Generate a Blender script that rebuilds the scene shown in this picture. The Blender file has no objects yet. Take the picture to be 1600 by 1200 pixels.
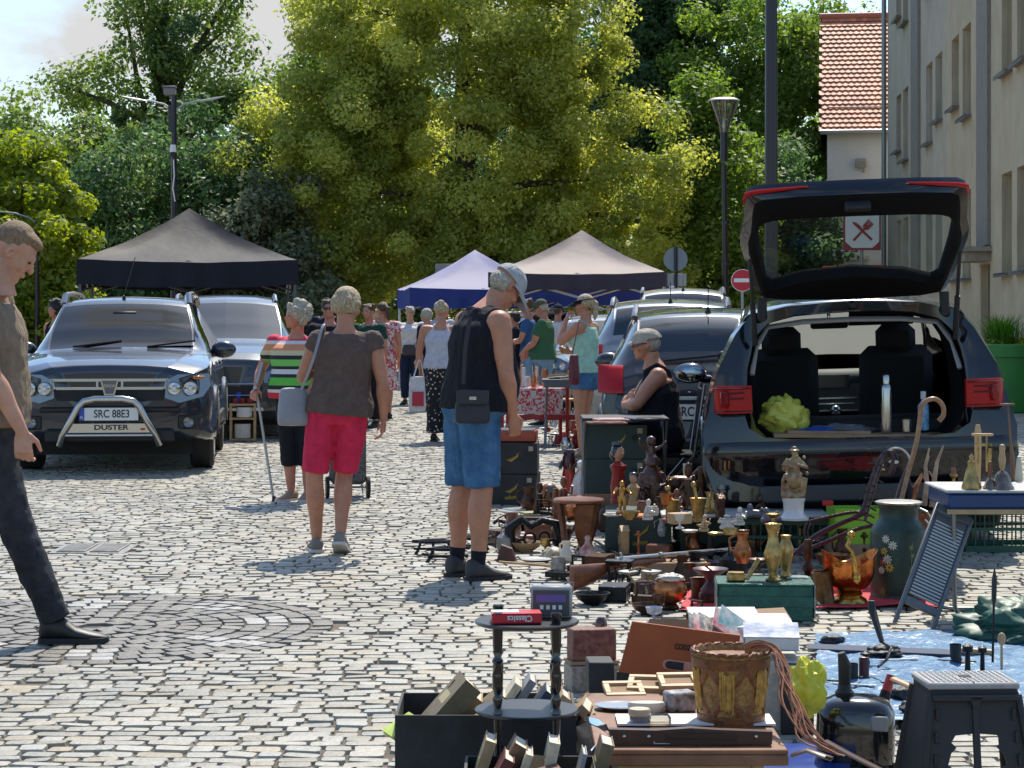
import bpy,bmesh,math,random
import numpy as np
from mathutils import Matrix,Vector,Euler,noise
S=bpy.context.scene
random.seed(7)
R=math.radians
PI=math.pi
# ---------------------------------------------------------------- camera
F_PX,HOR,CAMH=3300.0,495.0,1.42
cam_d=bpy.data.cameras.new('camera')
cam_d.lens=36.0*F_PX/1600.0
cam_d.sensor_width=36.0
cam_d.shift_y=-(600-HOR)/1600.0
cam_d.clip_start=0.1
cam_d.clip_end=3000
cam=bpy.data.objects.new('camera',cam_d)
S.collection.objects.link(cam)
cam.location=(0,0,CAMH)
cam.rotation_euler=(R(90),0,0)
S.camera=cam
# ---------------------------------------------------------------- sky and sun
SUN_EL,SUN_AZ=56.0,13.0
w=bpy.data.worlds.new('World')
S.world=w
w.use_nodes=True
nt=w.node_tree
N=nt.nodes
N.clear()
out=N.new('ShaderNodeOutputWorld')
sky=N.new('ShaderNodeTexSky')
sky.sky_type='NISHITA'
sky.sun_disc=False
sky.sun_elevation=R(SUN_EL)
sky.sun_rotation=R(SUN_AZ)
sky.air_density=1.2
sky.dust_density=1.0
bg=N.new('ShaderNodeBackground')
bg.inputs[1].default_value=0.16
tm=N.new('ShaderNodeVectorMath')
tm.operation='MULTIPLY'
tm.inputs[1].default_value=(.74,.86,.97)
nt.links.new(sky.outputs[0],tm.inputs[0])
nt.links.new(tm.outputs[0],bg.inputs[0])
tc=N.new('ShaderNodeTexCoord')
mp=N.new('ShaderNodeMapping')
mp.inputs['Scale'].default_value=(1.6,1.6,3.2)
mp.inputs['Location'].default_value=(3.4,1.1,.25)
nt.links.new(tc.outputs['Generated'],mp.inputs[0])
nz=N.new('ShaderNodeTexNoise')
nz.inputs['Scale'].default_value=2.5
nz.inputs['Detail'].default_value=9
nz.inputs['Roughness'].default_value=0.58
nt.links.new(mp.outputs[0],nz.inputs['Vector'])
rp=N.new('ShaderNodeValToRGB')
rp.color_ramp.elements[0].position=0.53
rp.color_ramp.elements[1].position=0.67
nt.links.new(nz.outputs[0],rp.inputs[0])
cb=N.new('ShaderNodeBackground')
cb.inputs[0].default_value=(0.97,0.97,0.98,1)
cb.inputs[1].default_value=0.58
mx=N.new('ShaderNodeMixShader')
nt.links.new(rp.outputs[0],mx.inputs[0])
nt.links.new(bg.outputs[0],mx.inputs[1])
nt.links.new(cb.outputs[0],mx.inputs[2])
nt.links.new(mx.outputs[0],out.inputs[0])
sun_d=bpy.data.lights.new('sun','SUN')
sun_d.energy=4.7
sun_d.angle=R(0.55)
sun_d.color=(1.0,0.93,0.80)
sun=bpy.data.objects.new('sun',sun_d)
S.collection.objects.link(sun)
sv=Vector((math.sin(R(SUN_AZ))*math.cos(R(SUN_EL)),math.cos(R(SUN_AZ))*math.cos(R(SUN_EL)),math.sin(R(SUN_EL))))
sun.rotation_euler=sv.to_track_quat('Z','Y').to_euler()
sun.location=sv*60
S.view_settings.view_transform='Standard'
S.view_settings.look='None'
S.view_settings.gamma=1
S.view_settings.exposure=0.36
S.render.engine='CYCLES'
S.cycles.max_bounces=7
S.cycles.transparent_max_bounces=10
# ---------------------------------------------------------------- placing helpers (real distances, metres)
def px(x,y,d):
 return Vector(((x-800)/F_PX*d,d,CAMH-(y-HOR)/F_PX*d))
def gd(y):
 return F_PX*CAMH/(y-HOR)
def gp(x,y,z=0.0):
 d=F_PX*(CAMH-z)/(y-HOR)
 return Vector(((x-800)/F_PX*d,d,z))
# ---------------------------------------------------------------- materials
_mats={}
def mat(name,col,rough=0.6,metal=0.0,var=0.0,vscale=8.0,bump=0.0,bscale=60.0,spec=0.5,coat=0.0,trans=0.0,col2=None,alpha=1.0,sheen=0.0,detail=4.0,sss=0.0):
 if name in _mats:return _mats[name]
 m=bpy.data.materials.new(name)
 m.use_nodes=True
 t=m.node_tree
 b=t.nodes['Principled BSDF']
 b.inputs['Base Color'].default_value=(*col,1)
 b.inputs['Roughness'].default_value=rough
 b.inputs['Metallic'].default_value=metal
 b.inputs['Specular IOR Level'].default_value=spec
 b.inputs['Coat Weight'].default_value=coat
 b.inputs['Coat Roughness'].default_value=0.04
 b.inputs['Transmission Weight'].default_value=trans
 b.inputs['Alpha'].default_value=alpha
 if sheen:b.inputs['Sheen Weight'].default_value=sheen
 if sss:
  b.inputs['Subsurface Weight'].default_value=sss
  b.inputs['Subsurface Radius'].default_value=(0.02,0.008,0.004)
 tcn=t.nodes.new('ShaderNodeTexCoord')
 if var or col2:
  n=t.nodes.new('ShaderNodeTexNoise')
  n.inputs['Scale'].default_value=vscale
  n.inputs['Detail'].default_value=detail
  n.inputs['Roughness'].default_value=0.65
  t.links.new(tcn.outputs['Object'],n.inputs['Vector'])
  r=t.nodes.new('ShaderNodeValToRGB')
  r.color_ramp.elements[0].position=0.36
  r.color_ramp.elements[1].position=0.64
  c2=col2 if col2 else tuple(min(1,c*(1+var)) for c in col)
  c1=col if col2 else tuple(c*(1-var) for c in col)
  r.color_ramp.elements[0].color=(*c1,1)
  r.color_ramp.elements[1].color=(*c2,1)
  t.links.new(n.outputs[0],r.inputs[0])
  t.links.new(r.outputs[0],b.inputs['Base Color'])
 if bump:
  n2=t.nodes.new('ShaderNodeTexNoise')
  n2.inputs['Scale'].default_value=bscale
  n2.inputs['Detail'].default_value=3
  t.links.new(tcn.outputs['Object'],n2.inputs['Vector'])
  bp=t.nodes.new('ShaderNodeBump')
  bp.inputs['Strength'].default_value=bump
  bp.inputs['Distance'].default_value=0.01
  t.links.new(n2.outputs[0],bp.inputs['Height'])
  t.links.new(bp.outputs[0],b.inputs['Normal'])
 _mats[name]=m
 return m
def nodes_of(m):
 return m.node_tree,m.node_tree.nodes['Principled BSDF']
# ---------------------------------------------------------------- mesh builder
class MB:
 def __init__(s):
  s.v=[];s.f=[];s.mi=[];s.cur=0;s.M=None
 def add(s,vs,fs,M=None):
  o=len(s.v)
  for p in vs:
   p=Vector(p)
   if M is not None:p=M@p
   if s.M is not None:p=s.M@p
   s.v.append(p)
  for f in fs:
   s.f.append([i+o for i in f]);s.mi.append(s.cur)
  return s
 def box(s,c,d,rz=0,rx=0,ry=0,b=0.0,M=None):
  hx,hy,hz=d[0]/2,d[1]/2,d[2]/2
  b=min(b,hx*.9,hy*.9,hz*.9)
  T=Matrix.Translation(c)@Euler((rx,ry,rz)).to_matrix().to_4x4()
  if M is not None:T=M@T
  if b<=0:
   vs=[(x*hx,y*hy,z*hz) for x in (-1,1) for y in (-1,1) for z in (-1,1)]
   fs=[(0,1,3,2),(4,6,7,5),(0,4,5,1),(2,3,7,6),(0,2,6,4),(1,5,7,3)]
   return s.add(vs,fs,T)
  vs=[];idx={}
  for x in (-1,1):
   for y in (-1,1):
    for z in (-1,1):
     idx[(x,y,z,0)]=len(vs);vs.append((x*hx,y*(hy-b),z*(hz-b)))
     idx[(x,y,z,1)]=len(vs);vs.append((x*(hx-b),y*hy,z*(hz-b)))
     idx[(x,y,z,2)]=len(vs);vs.append((x*(hx-b),y*(hy-b),z*hz))
  fs=[]
  for a in range(3):
   for sg in (-1,1):
    q=[]
    for u,v in ((-1,-1),(1,-1),(1,1),(-1,1)):
     k=[0,0,0];k[a]=sg;k[(a+1)%3]=u;k[(a+2)%3]=v
     q.append(idx[(*k,a)])
    fs.append(q)
  for a in range(3):
   e,g=(a+1)%3,(a+2)%3
   for u in (-1,1):
    for v in (-1,1):
     k0=[0,0,0];k0[a]=-1;k0[e]=u;k0[g]=v
     k1=list(k0);k1[a]=1
     fs.append([idx[(*k0,e)],idx[(*k1,e)],idx[(*k1,g)],idx[(*k0,g)]])
  for x in (-1,1):
   for y in (-1,1):
    for z in (-1,1):
     fs.append([idx[(x,y,z,0)],idx[(x,y,z,1)],idx[(x,y,z,2)]])
  ff=[]
  for f in fs:
   p=[Vector(vs[i]) for i in f]
   n=(p[1]-p[0]).cross(p[2]-p[0])
   ff.append(list(f) if n.dot(sum(p,Vector())/len(p))>0 else list(reversed(f)))
  return s.add(vs,ff,T)
 def cyl(s,p0,p1,r0,r1=None,n=16,caps=True,M=None):
  if r1 is None:r1=r0
  return s.tube([p0,p1],[r0,r1],n,caps,M=M)
 def tube(s,pts,r,n=8,caps=True,M=None,closed=False,flat=1.0,up=None):
  pts=[Vector(p) for p in pts]
  L=len(pts)
  rr=r if isinstance(r,(list,tuple)) else [r]*L
  tang=[]
  for i in range(L):
   if closed:t=pts[(i+1)%L]-pts[i-1]
   else :t=pts[min(i+1,L-1)]-pts[max(i-1,0)]
   tang.append(t.normalized() if t.length>1e-9 else Vector((0,0,1)))
  a=Vector(up) if up else (Vector((0,0,1)) if abs(tang[0].z)<0.9 else Vector((1,0,0)))
  u=tang[0].cross(a).normalized()
  vs=[]
  for i in range(L):
   t=tang[i]
   u=(u-t*u.dot(t))
   u=u.normalized() if u.length>1e-6 else t.orthogonal().normalized()
   v=t.cross(u)
   for k in range(n):
    an=2*PI*k/n
    vs.append(pts[i]+u*(math.cos(an)*rr[i])+v*(math.sin(an)*rr[i]*flat))
  fs=[]
  for i in range(L if closed else L-1):
   j=(i+1)%L
   for k in range(n):
    l=(k+1)%n
    fs.append((i*n+k,i*n+l,j*n+l,j*n+k))
  if caps and not closed:
   fs.append(tuple(reversed(range(n))))
   fs.append(tuple(range((L-1)*n,L*n)))
  return s.add(vs,fs,M)
 def lathe(s,prof,c=(0,0,0),n=24,M=None,sx=1.0,sy=1.0):
  T=Matrix.Translation(c)
  if M is not None:T=M@T
  vs=[];fs=[]
  for r,z in prof:
   for k in range(n):
    a=2*PI*k/n
    vs.append((r*math.cos(a)*sx,r*math.sin(a)*sy,z))
  for i in range(len(prof)-1):
   for k in range(n):
    l=(k+1)%n
    fs.append((i*n+k,i*n+l,(i+1)*n+l,(i+1)*n+k))
  if prof[0][0]>1e-5:fs.append(tuple(reversed(range(n))))
  if prof[-1][0]>1e-5:fs.append(tuple(range((len(prof)-1)*n,len(prof)*n)))
  return s.add(vs,fs,T)
 def ell(s,c,r,n=16,m=10,M=None,rot=None):
  if not isinstance(r,(list,tuple)):r=(r,r,r)
  T=Matrix.Translation(c)
  if rot:T=T@Euler(rot).to_matrix().to_4x4()
  if M is not None:T=M@T
  vs=[(0,0,-r[2])];fs=[]
  for i in range(1,m):
   ph=-PI/2+PI*i/m
   for k in range(n):
    a=2*PI*k/n
    vs.append((r[0]*math.cos(ph)*math.cos(a),r[1]*math.cos(ph)*math.sin(a),r[2]*math.sin(ph)))
  vs.append((0,0,r[2]))
  for k in range(n):
   l=(k+1)%n
   fs.append((0,1+l,1+k))
   for i in range(m-2):
    fs.append((1+i*n+k,1+i*n+l,1+(i+1)*n+l,1+(i+1)*n+k))
   fs.append((1+(m-2)*n+k,1+(m-2)*n+l,len(vs)-1))
  return s.add(vs,fs,T)
 def loft(s,rings,caps=True,M=None,closed=True):
  n=len(rings[0]);vs=[p for r in rings for p in r];fs=[]
  for i in range(len(rings)-1):
   for k in range(n if closed else n-1):
    l=(k+1)%n
    fs.append((i*n+k,i*n+l,(i+1)*n+l,(i+1)*n+k))
  if caps:
   fs.append(tuple(reversed(range(n))));fs.append(tuple(range((len(rings)-1)*n,len(rings)*n)))
  return s.add(vs,fs,M)
 def prism(s,poly,t,M=None):
  """poly: (x,z) outline in the XZ plane, thickness t along Y (centred)"""
  n=len(poly)
  vs=[(x,-t/2,z) for x,z in poly]+[(x,t/2,z) for x,z in poly]
  fs=[tuple(range(n)),tuple(reversed(range(n,2*n)))]
  for k in range(n):
   l=(k+1)%n
   fs.append((k,k+n,l+n,l))
  return s.add(vs,fs,M)
 def quad(s,a,b,c,d):return s.add([a,b,c,d],[(0,1,2,3)])
 def build(s,name,mats,parent=None,sharp=38,fix=True,bevel=0,remesh=0,smooth=0,sub=0):
  me=bpy.data.meshes.new(name)
  me.from_pydata([tuple(p) for p in s.v],[],s.f)
  if not isinstance(mats,(list,tuple)):mats=[mats]
  for m in mats:me.materials.append(m)
  if len(mats)>1:me.polygons.foreach_set('material_index',s.mi)
  if fix:
   bm=bmesh.new();bm.from_mesh(me)
   bmesh.ops.recalc_face_normals(bm,faces=bm.faces)
   bm.to_mesh(me);bm.free()
  me.polygons.foreach_set('use_smooth',[True]*len(me.polygons))
  if sharp and not remesh:me.set_sharp_from_angle(angle=R(sharp))
  me.update()
  o=bpy.data.objects.new(name,me)
  S.collection.objects.link(o)
  if parent:o.parent=parent
  if remesh:
   md=o.modifiers.new('remesh','REMESH');md.mode='VOXEL';md.voxel_size=remesh;md.use_smooth_shade=True
   if smooth:
    sm=o.modifiers.new('smooth','SMOOTH');sm.iterations=smooth;sm.factor=0.5
  if bevel:
   md=o.modifiers.new('bevel','BEVEL');md.width=bevel;md.segments=2;md.limit_method='ANGLE'
  if sub:
   md=o.modifiers.new('sub','SUBSURF');md.levels=sub;md.render_levels=sub
  return o
def thing(name,label,cat,loc=(0,0,0),rz=0.0,group=None):
 o=bpy.data.objects.new(name,None)
 o.empty_display_size=0.1
 S.collection.objects.link(o)
 o.location=loc;o.rotation_euler=(0,0,rz)
 o['label']=label;o['category']=cat
 if group:o['group']=group
 return o
def tag(o,label,cat,group=None,loc=None,rz=None):
 o['label']=label;o['category']=cat
 if group:o['group']=group
 if loc is not None:o.location=loc
 if rz is not None:o.rotation_euler[2]=rz
 return o
def struct(o):
 o['kind']='structure';return o
def dup(root,loc,rz,label,group=None):
 r=root.copy();S.collection.objects.link(r);r.location=loc;r.rotation_euler=(0,0,rz)
 r['label']=label
 if group:r['group']=group
 for ch in list(root.children):
  c=ch.copy();S.collection.objects.link(c);c.parent=r
  for g in list(ch.children):
   d=g.copy();S.collection.objects.link(d);d.parent=c
 return r
def text_mesh(name,txt,size,m,parent,M,extrude=0.002,sx=1.0,bold=0.0,align='CENTER',shear=0.0):
 c=bpy.data.curves.new(name,'FONT')
 c.body=txt;c.size=size;c.extrude=extrude;c.align_x=align;c.align_y='CENTER';c.offset=bold;c.shear=shear
 t=bpy.data.objects.new(name,c);S.collection.objects.link(t)
 dg=bpy.context.evaluated_depsgraph_get();dg.update()
 me=bpy.data.meshes.new_from_object(t.evaluated_get(dg))
 bpy.data.objects.remove(t);bpy.data.curves.remove(c)
 me.name=name
 me.transform(M@Matrix.Diagonal((sx,1,1,1)))
 me.materials.clear();me.materials.append(m)
 o=bpy.data.objects.new(name,me);S.collection.objects.link(o)
 if parent:o.parent=parent
 return o
FRONT=Euler((R(90),0,0)).to_matrix().to_4x4()
def TR(x,y,z):return Matrix.Translation((x,y,z))
def RZ(a):return Matrix.Rotation(a,4,'Z')
def RX(a):return Matrix.Rotation(a,4,'X')
def RY(a):return Matrix.Rotation(a,4,'Y')
# ================================================================ GROUND
def sett_material():
 m=bpy.data.materials.new('granite_setts');m.use_nodes=True
 t,b=nodes_of(m)
 at=t.nodes.new('ShaderNodeAttribute');at.attribute_name='tone'
 n=t.nodes.new('ShaderNodeTexNoise');n.inputs['Scale'].default_value=45;n.inputs['Detail'].default_value=5
 tcn=t.nodes.new('ShaderNodeTexCoord');t.links.new(tcn.outputs['Object'],n.inputs['Vector'])
 mr=t.nodes.new('ShaderNodeMapRange');mr.inputs[3].default_value=0.72;mr.inputs[4].default_value=1.22
 t.links.new(n.outputs[0],mr.inputs[0])
 n3=t.nodes.new('ShaderNodeTexNoise');n3.inputs['Scale'].default_value=0.55;n3.inputs['Detail'].default_value=5
 t.links.new(tcn.outputs['Object'],n3.inputs['Vector'])
 mr3=t.nodes.new('ShaderNodeMapRange');mr3.inputs[3].default_value=0.72;mr3.inputs[4].default_value=1.25
 t.links.new(n3.outputs[0],mr3.inputs[0])
 mm=t.nodes.new('ShaderNodeMath');mm.operation='MULTIPLY'
 t.links.new(mr.outputs[0],mm.inputs[0]);t.links.new(mr3.outputs[0],mm.inputs[1])
 vm=t.nodes.new('ShaderNodeVectorMath');vm.operation='SCALE'
 t.links.new(at.outputs['Color'],vm.inputs[0]);t.links.new(mm.outputs[0],vm.inputs['Scale'])
 t.links.new(vm.outputs[0],b.inputs['Base Color'])
 b.inputs['Roughness'].default_value=0.56
 bp=t.nodes.new('ShaderNodeBump');bp.inputs['Strength'].default_value=0.8;bp.inputs['Distance'].default_value=0.007
 t.links.new(n.outputs[0],bp.inputs['Height']);t.links.new(bp.outputs[0],b.inputs['Normal'])
 return m
sett=sett_material()
CIRC=(gp(150,978).x,gp(150,978).y,1.05)
rng=np.random.default_rng(3)
def stones(cells,name,m):
 """cells: array rows (cx, cy, hx, hy, ang, z, r, g, b) -> one mesh of worn setts"""
 c=np.array(cells,dtype=np.float64);n=len(c)
 a=np.array([(-1,-.72),(-.8,-1),(.8,-1),(1,-.72),(1,.72),(.8,1),(-.8,1),(-1,.72)])
 top=np.repeat(a[None],n,0)*rng.uniform(.87,1.0,(n,8,1))*(c[:,None,2:4])
 low=np.repeat(a[None],n,0)*1.03*(c[:,None,2:4])
 low[:,:,:]=np.maximum(np.abs(low),np.abs(top)*1.04)*np.sign(low)
 ca,sa=np.cos(c[:,4])[:,None],np.sin(c[:,4])[:,None]
 def tr(p):
  x=p[...,0]*ca-p[...,1]*sa+c[:,0:1];y=p[...,0]*sa+p[...,1]*ca+c[:,1:2]
  return x,y
 tx=rng.normal(0,.024,(n,1));ty=rng.normal(0,.024,(n,1))
 X1,Y1=tr(top);Z1=c[:,5:6]+top[...,0]*tx+top[...,1]*ty
 X2,Y2=tr(low);Z2=np.repeat(c[:,5:6]-.022,8,1)
 cx,cy=c[:,0:1],c[:,1:2];cz=c[:,5:6]+.003
 V=np.stack([np.concatenate([X1,X2,cx],1),np.concatenate([Y1,Y2,cy],1),np.concatenate([Z1,Z2,cz],1)],-1).reshape(-1,3)
 base=(np.arange(n)*17)[:,None]
 k=np.arange(8);l=(k+1)%8
 tri=np.stack([np.full(8,16),k,l],1).reshape(1,-1)+base
 qd=np.stack([k,k+8,l+8,l],1).reshape(1,-1)+base
 loops=np.concatenate([tri,qd],1).reshape(-1)
 tot=np.tile(np.array([3]*8+[4]*8),n);st=np.concatenate([[0],np.cumsum(tot)[:-1]])
 me=bpy.data.meshes.new(name)
 me.vertices.add(len(V));me.vertices.foreach_set('co',V.reshape(-1).astype(np.float32))
 me.loops.add(len(loops));me.loops.foreach_set('vertex_index',loops.astype(np.int32))
 me.polygons.add(len(tot));me.polygons.foreach_set('loop_start',st.astype(np.int32));me.polygons.foreach_set('loop_total',tot.astype(np.int32))
 me.polygons.foreach_set('use_smooth',np.zeros(len(tot),bool))
 ca_=me.color_attributes.new('tone','FLOAT_COLOR','POINT')
 col=np.ones((n,17,4));col[:,:,0:3]=c[:,None,6:9]
 ca_.data.foreach_set('color',col.reshape(-1).astype(np.float32))
 me.update(calc_edges=True)
 me.materials.append(m)
 o=bpy.data.objects.new(name,me);S.collection.objects.link(o)
 return o
cells=[];dark=[]
y=5.6
GR=gp(147,858)
while y<44:
 h=random.uniform(.072,.094)*(1.0 if y<24 else 1.4)
 xl=-(.25*y+1.6) if y<30 else -.25*y-1.5
 xr=.25*y+1.6
 x=xl+random.uniform(0,.1)
 while x<xr:
  wd=random.choice((.085,.095,.105,.12,.135,.155))*random.uniform(.92,1.08)*(1.0 if y<24 else 1.35)
  cx,cy=x+wd/2,y+h/2+.03*math.sin(x*.9+1.3)+.02*math.sin(x*2.7)
  x+=wd
  dx,dy=cx-CIRC[0],cy-CIRC[1]
  if dx*dx+dy*dy<(CIRC[2]+.05)**2:continue
  if abs(cx-GR.x)<.24 and abs(cy-GR.y)<.26:continue
  t=random.uniform(.21,.31)
  wa=random.uniform(.006,.028)
  if random.random()<.12:wa+=.025
  if random.random()<.012:continue
  t*=1.13
  cells.append((cx,cy,wd/2-random.uniform(.0025,.006),h/2-random.uniform(.0025,.007),random.uniform(-.05,.05),random.uniform(-.004,.003),t+wa,t,t-wa*1.1-.026))
 y+=h
paving=stones(cells,'paving',sett);struct(paving)
cells=[]
r=.12;ring=0
wht=(gp(375,950),gp(292,992),gp(48,1012),gp(10,996),gp(30,938),gp(180,985))
while r<CIRC[2]:
 nn=max(5,int(2*PI*r/.105))
 for k in range(nn):
  a=2*PI*(k+.5*(ring%2))/nn+random.uniform(-.01,.01)
  cx,cy=CIRC[0]+r*math.cos(a),CIRC[1]+r*math.sin(a)
  t=random.uniform(.12,.19)
  sect=(a/(2*PI)*8)%1.0
  pale=(sect<.5 and .62<r<.97 and abs(sect-.25)<.25*(1-abs(r-.8)/.2))
  if pale:t=random.uniform(.28,.36)
  cells.append((cx,cy,PI*r/nn-.006,.047,a+PI/2,random.uniform(-.002,.002),t+.018,t+.004,t-.018))
 r+=.102;ring+=1
struct(stones(cells,'paving_inlay',sett))
g=MB();g.quad((-400,-30,-.012),(400,-30,-.012),(400,900,-.012),(-400,900,-.012))
struct(g.build('ground',mat('joint_sand',(.11,.09,.065),.9,var=.3,vscale=3,bump=.6,bscale=90)))
g=MB();g.quad((-60,45,-.004),(60,45,-.004),(60,140,-.004),(-60,140,-.004))
struct(g.build('far_paving',mat('far_paving',(.30,.28,.25),.8,var=.25,vscale=2)))
t=thing('manhole_cover','rectangular iron drain cover with a worn pale plate set in the cobbles','drain cover',(GR.x,GR.y,0))
m=MB();m.box((0,0,-.006),(.46,.5,.02),b=.003);m.build('frame',mat('worn_iron',(.22,.21,.20),.5,.5,var=.3,vscale=30,bump=.4),t)
m=MB()
for i in range(2):
 m.box((-.1+.2*i,0,.007),(.17,.42,.012),b=.002)
 for j in range(9):m.box((-.1+.2*i,-.18+.045*j,.014),(.15,.02,.006))
m.build('grate',mat('iron_plate',(.33,.31,.28),.45,.6,var=.2,vscale=20),t)
# ================================================================ BUILDINGS
def stucco(name,c,c2):
 m=mat(name,c,.9,col2=c2,vscale=1.2,bump=.8,bscale=14,detail=8)
 t,b=nodes_of(m)
 tcn=t.nodes.new('ShaderNodeTexCoord');mp=t.nodes.new('ShaderNodeMapping');mp.inputs['Scale'].default_value=(9,9,.35)
 n=t.nodes.new('ShaderNodeTexNoise');n.inputs['Scale'].default_value=1.0;n.inputs['Detail'].default_value=6
 t.links.new(tcn.outputs['Object'],mp.inputs[0]);t.links.new(mp.outputs[0],n.inputs['Vector'])
 bp=t.nodes.new('ShaderNodeBump');bp.inputs['Strength'].default_value=.9;bp.inputs['Distance'].default_value=.05
 t.links.new(n.outputs[0],bp.inputs['Height']);t.links.new(bp.outputs[0],b.inputs['Normal'])
 return m
FA=math.atan(267/3300.0)
FX0=5.9
glass_dark=mat('window_glass',(.035,.04,.045),.06,spec=.8)
m_rev2=mat('reveal_plaster',(.30,.27,.23),.9,var=.1)
m_sill=mat('sill_metal',(.20,.19,.19),.5,.5)
m_frame=mat('window_frame_paint',(.20,.17,.13),.6)
def facade(bld,s0,s1,zt,wins,m_wall,off=0.0,nm='wall'):
 """wall plane in local coords: x = off (street side is -x), along y from s0 to s1, height zt; wins (ya, yb, za, zb)"""
 ys=sorted({s0,s1}|{w[0] for w in wins}|{w[1] for w in wins})
 zs=sorted({-.1,zt}|{w[2] for w in wins}|{w[3] for w in wins})
 m=MB()
 for i in range(len(ys)-1):
  for j in range(len(zs)-1):
   yc,zc=(ys[i]+ys[i+1])/2,(zs[j]+zs[j+1])/2
   if any(w[0]<yc<w[1] and w[2]<zc<w[3] for w in wins):continue
   m.quad((off,ys[i],zs[j]),(off,ys[i+1],zs[j]),(off,ys[i+1],zs[j+1]),(off,ys[i],zs[j+1]))
 dp=.26
 for a,b,c,d in wins:
  m.quad((off,a,c),(off+dp,a,c),(off+dp,a,d),(off,a,d));m.quad((off,b,c),(off,b,d),(off+dp,b,d),(off+dp,b,c))
  m.quad((off,a,d),(off,b,d),(off+dp,b,d),(off+dp,a,d));m.quad((off,a,c),(off,b,c),(off+dp,b,c),(off+dp,a,c))
 m.quad((off,s0,-.1),(off+9,s0,-.1),(off+9,s0,zt),(off,s0,zt));m.quad((off,s1,-.1),(off+9,s1,-.1),(off+9,s1,zt),(off,s1,zt))
 m.quad((off+9,s0,-.1),(off+9,s1,-.1),(off+9,s1,zt),(off+9,s0,zt))
 w_=m.build(nm,m_wall,bld,fix=False)
 for a,b,c,d in wins:
  if d<3 and c<.3:continue
  f=MB();x=off+dp-.05
  for (yy,zz,dy,dz) in (((a+b)/2,c+.04,b-a,.08),((a+b)/2,d-.04,b-a,.08),(a+.04,(c+d)/2,.08,d-c-.16),(b-.04,(c+d)/2,.08,d-c-.16),((a+b)/2,(c+d)/2,.07,d-c-.16)):
   f.box((x,yy,zz),(.06,dy,dz))
  wf=f.build('window',m_frame,bld)
  g_=MB();g_.box((x+.035,(a+b)/2,(c+d)/2),(.01,b-a-.02,d-c-.02));g_.build('pane',glass_dark,wf)
  sl=MB();sl.box((off-.03,(a+b)/2,c-.02),(.24,b-a+.16,.045),b=.006);sl.box((off-.14,(a+b)/2,c-.04),(.02,b-a+.18,.07));sl.build('sill',m_sill,wf)
 return w_
def fwin(cols,rows):return [(a,b,c,d) for (a,b,lo) in cols for (c,d) in [(r[0]+(lo if i else 0),r[1]) for i,r in enumerate(rows)]]
rows=((2.22,4.05),(5.57,7.48),(9.2,11.2),(12.7,14.3))
bld=thing('apartment_block','pale grey plastered apartment block with narrow paired windows at the far end','building',(FX0,0,0),-FA)
colsA=((57.3,58.6,.37),(55.5,56.8,0),(50.1,51.4,0),(48.2,49.5,.37))
st1=(52.6,54.2)
wl=facade(bld,47.6,61,15.5,fwin(colsA,rows),stucco('grey_render',(.45,.385,.29),(.54,.47,.36)))
m=MB();m.box((-.03,(st1[0]+st1[1])/2,7.7),(.09,st1[1]-st1[0],15.4));m.build('stair_strip',mat('strip_render',(.24,.215,.18),.8,var=.1),bld)
m=MB();m.tube([(-.12,60.9,15.4),(-.12,60.9,0)],.07,8);m.box((-.1,60.9,5.2),(.2,.18,.06));m.build('downpipe',mat('zinc',(.25,.28,.30),.4,.7),bld)
m=MB();m.box((4.2,54.2,15.6),(9.6,13.6,.25));m.build('roof',mat('roof_felt',(.12,.11,.11),.8),bld)
bld2=thing('ochre_apartment_block','ochre plastered apartment block with tall paired windows and a canopied door, nearest on the right','building',(FX0,0,0),-FA)
colsB=((45.3,46.5,.37),(43.4,44.7,0),(38.0,39.2,.3),(36.1,37.4,.3),(31.5,32.8,.3),(29.6,30.9,.3))
facade(bld2,26.0,47.58,15.5,fwin(colsB,rows)+[(40.7,42.0,0,2.45)],stucco('ochre_render',(.47,.375,.24),(.56,.46,.31)))
m=MB();m.box((-.03,41.35,9.1),(.09,1.5,12.6));m.build('stair_strip',_mats['strip_render'],bld2)
m=MB();m.box((-.30,41.35,2.72),(.62,1.9,.1),b=.01);m.box((-.25,41.35,2.58),(.5,1.6,.18),b=.01);m.build('door_canopy',mat('canopy_stone',(.30,.26,.21),.8,var=.15),bld2)
dr=MB();dr.box((.18,41.35,1.2),(.06,1.28,2.4));dro=dr.build('door',mat('door_wood',(.13,.10,.07),.6,var=.2,vscale=6),bld2)
m=MB();m.tube([(.12,41.0,.95),(.10,41.0,1.25)],.015,8);m.build('handle',m_sill,dro)
m=MB();m.box((4.2,36.8,15.6),(9.6,21.4,.25));m.build('roof',_mats['roof_felt'],bld2)
wh=thing('white_house','white plastered house with a red tiled roof closing the end of the street','building',(9.55,64,0),R(-8.5))
m=MB();m.box((4,4,3.6),(8,8,7.2));m.prism([(0,7.2),(0,7.21),(0,7.22)],.01)
m.build('wall',mat('white_render',(.62,.63,.64),.9,var=.05,vscale=.8,bump=.4,bscale=20),wh)
m=MB();m.box((-.05,-.06,3.2),(2.6,.12,.12));m.box((4,-.03,1.4),(8.0,.06,2.9));m.build('plinth',mat('plinth_render',(.55,.55,.50),.9,var=.06),wh)
def tile_mat():
 m=bpy.data.materials.new('roof_tiles');m.use_nodes=True;t,b=nodes_of(m)
 at=t.nodes.new('ShaderNodeAttribute');at.attribute_name='tone';t.links.new(at.outputs['Color'],b.inputs['Base Color'])
 b.inputs['Roughness'].default_value=.6
 return m
V=[];Fc=[];C=[]
rise,run=4.0,4.1
L=math.hypot(rise,run);rows_n=26;dirv=Vector((0,run/L,rise/L));nrm=Vector((0,-rise/L,run/L))
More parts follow.
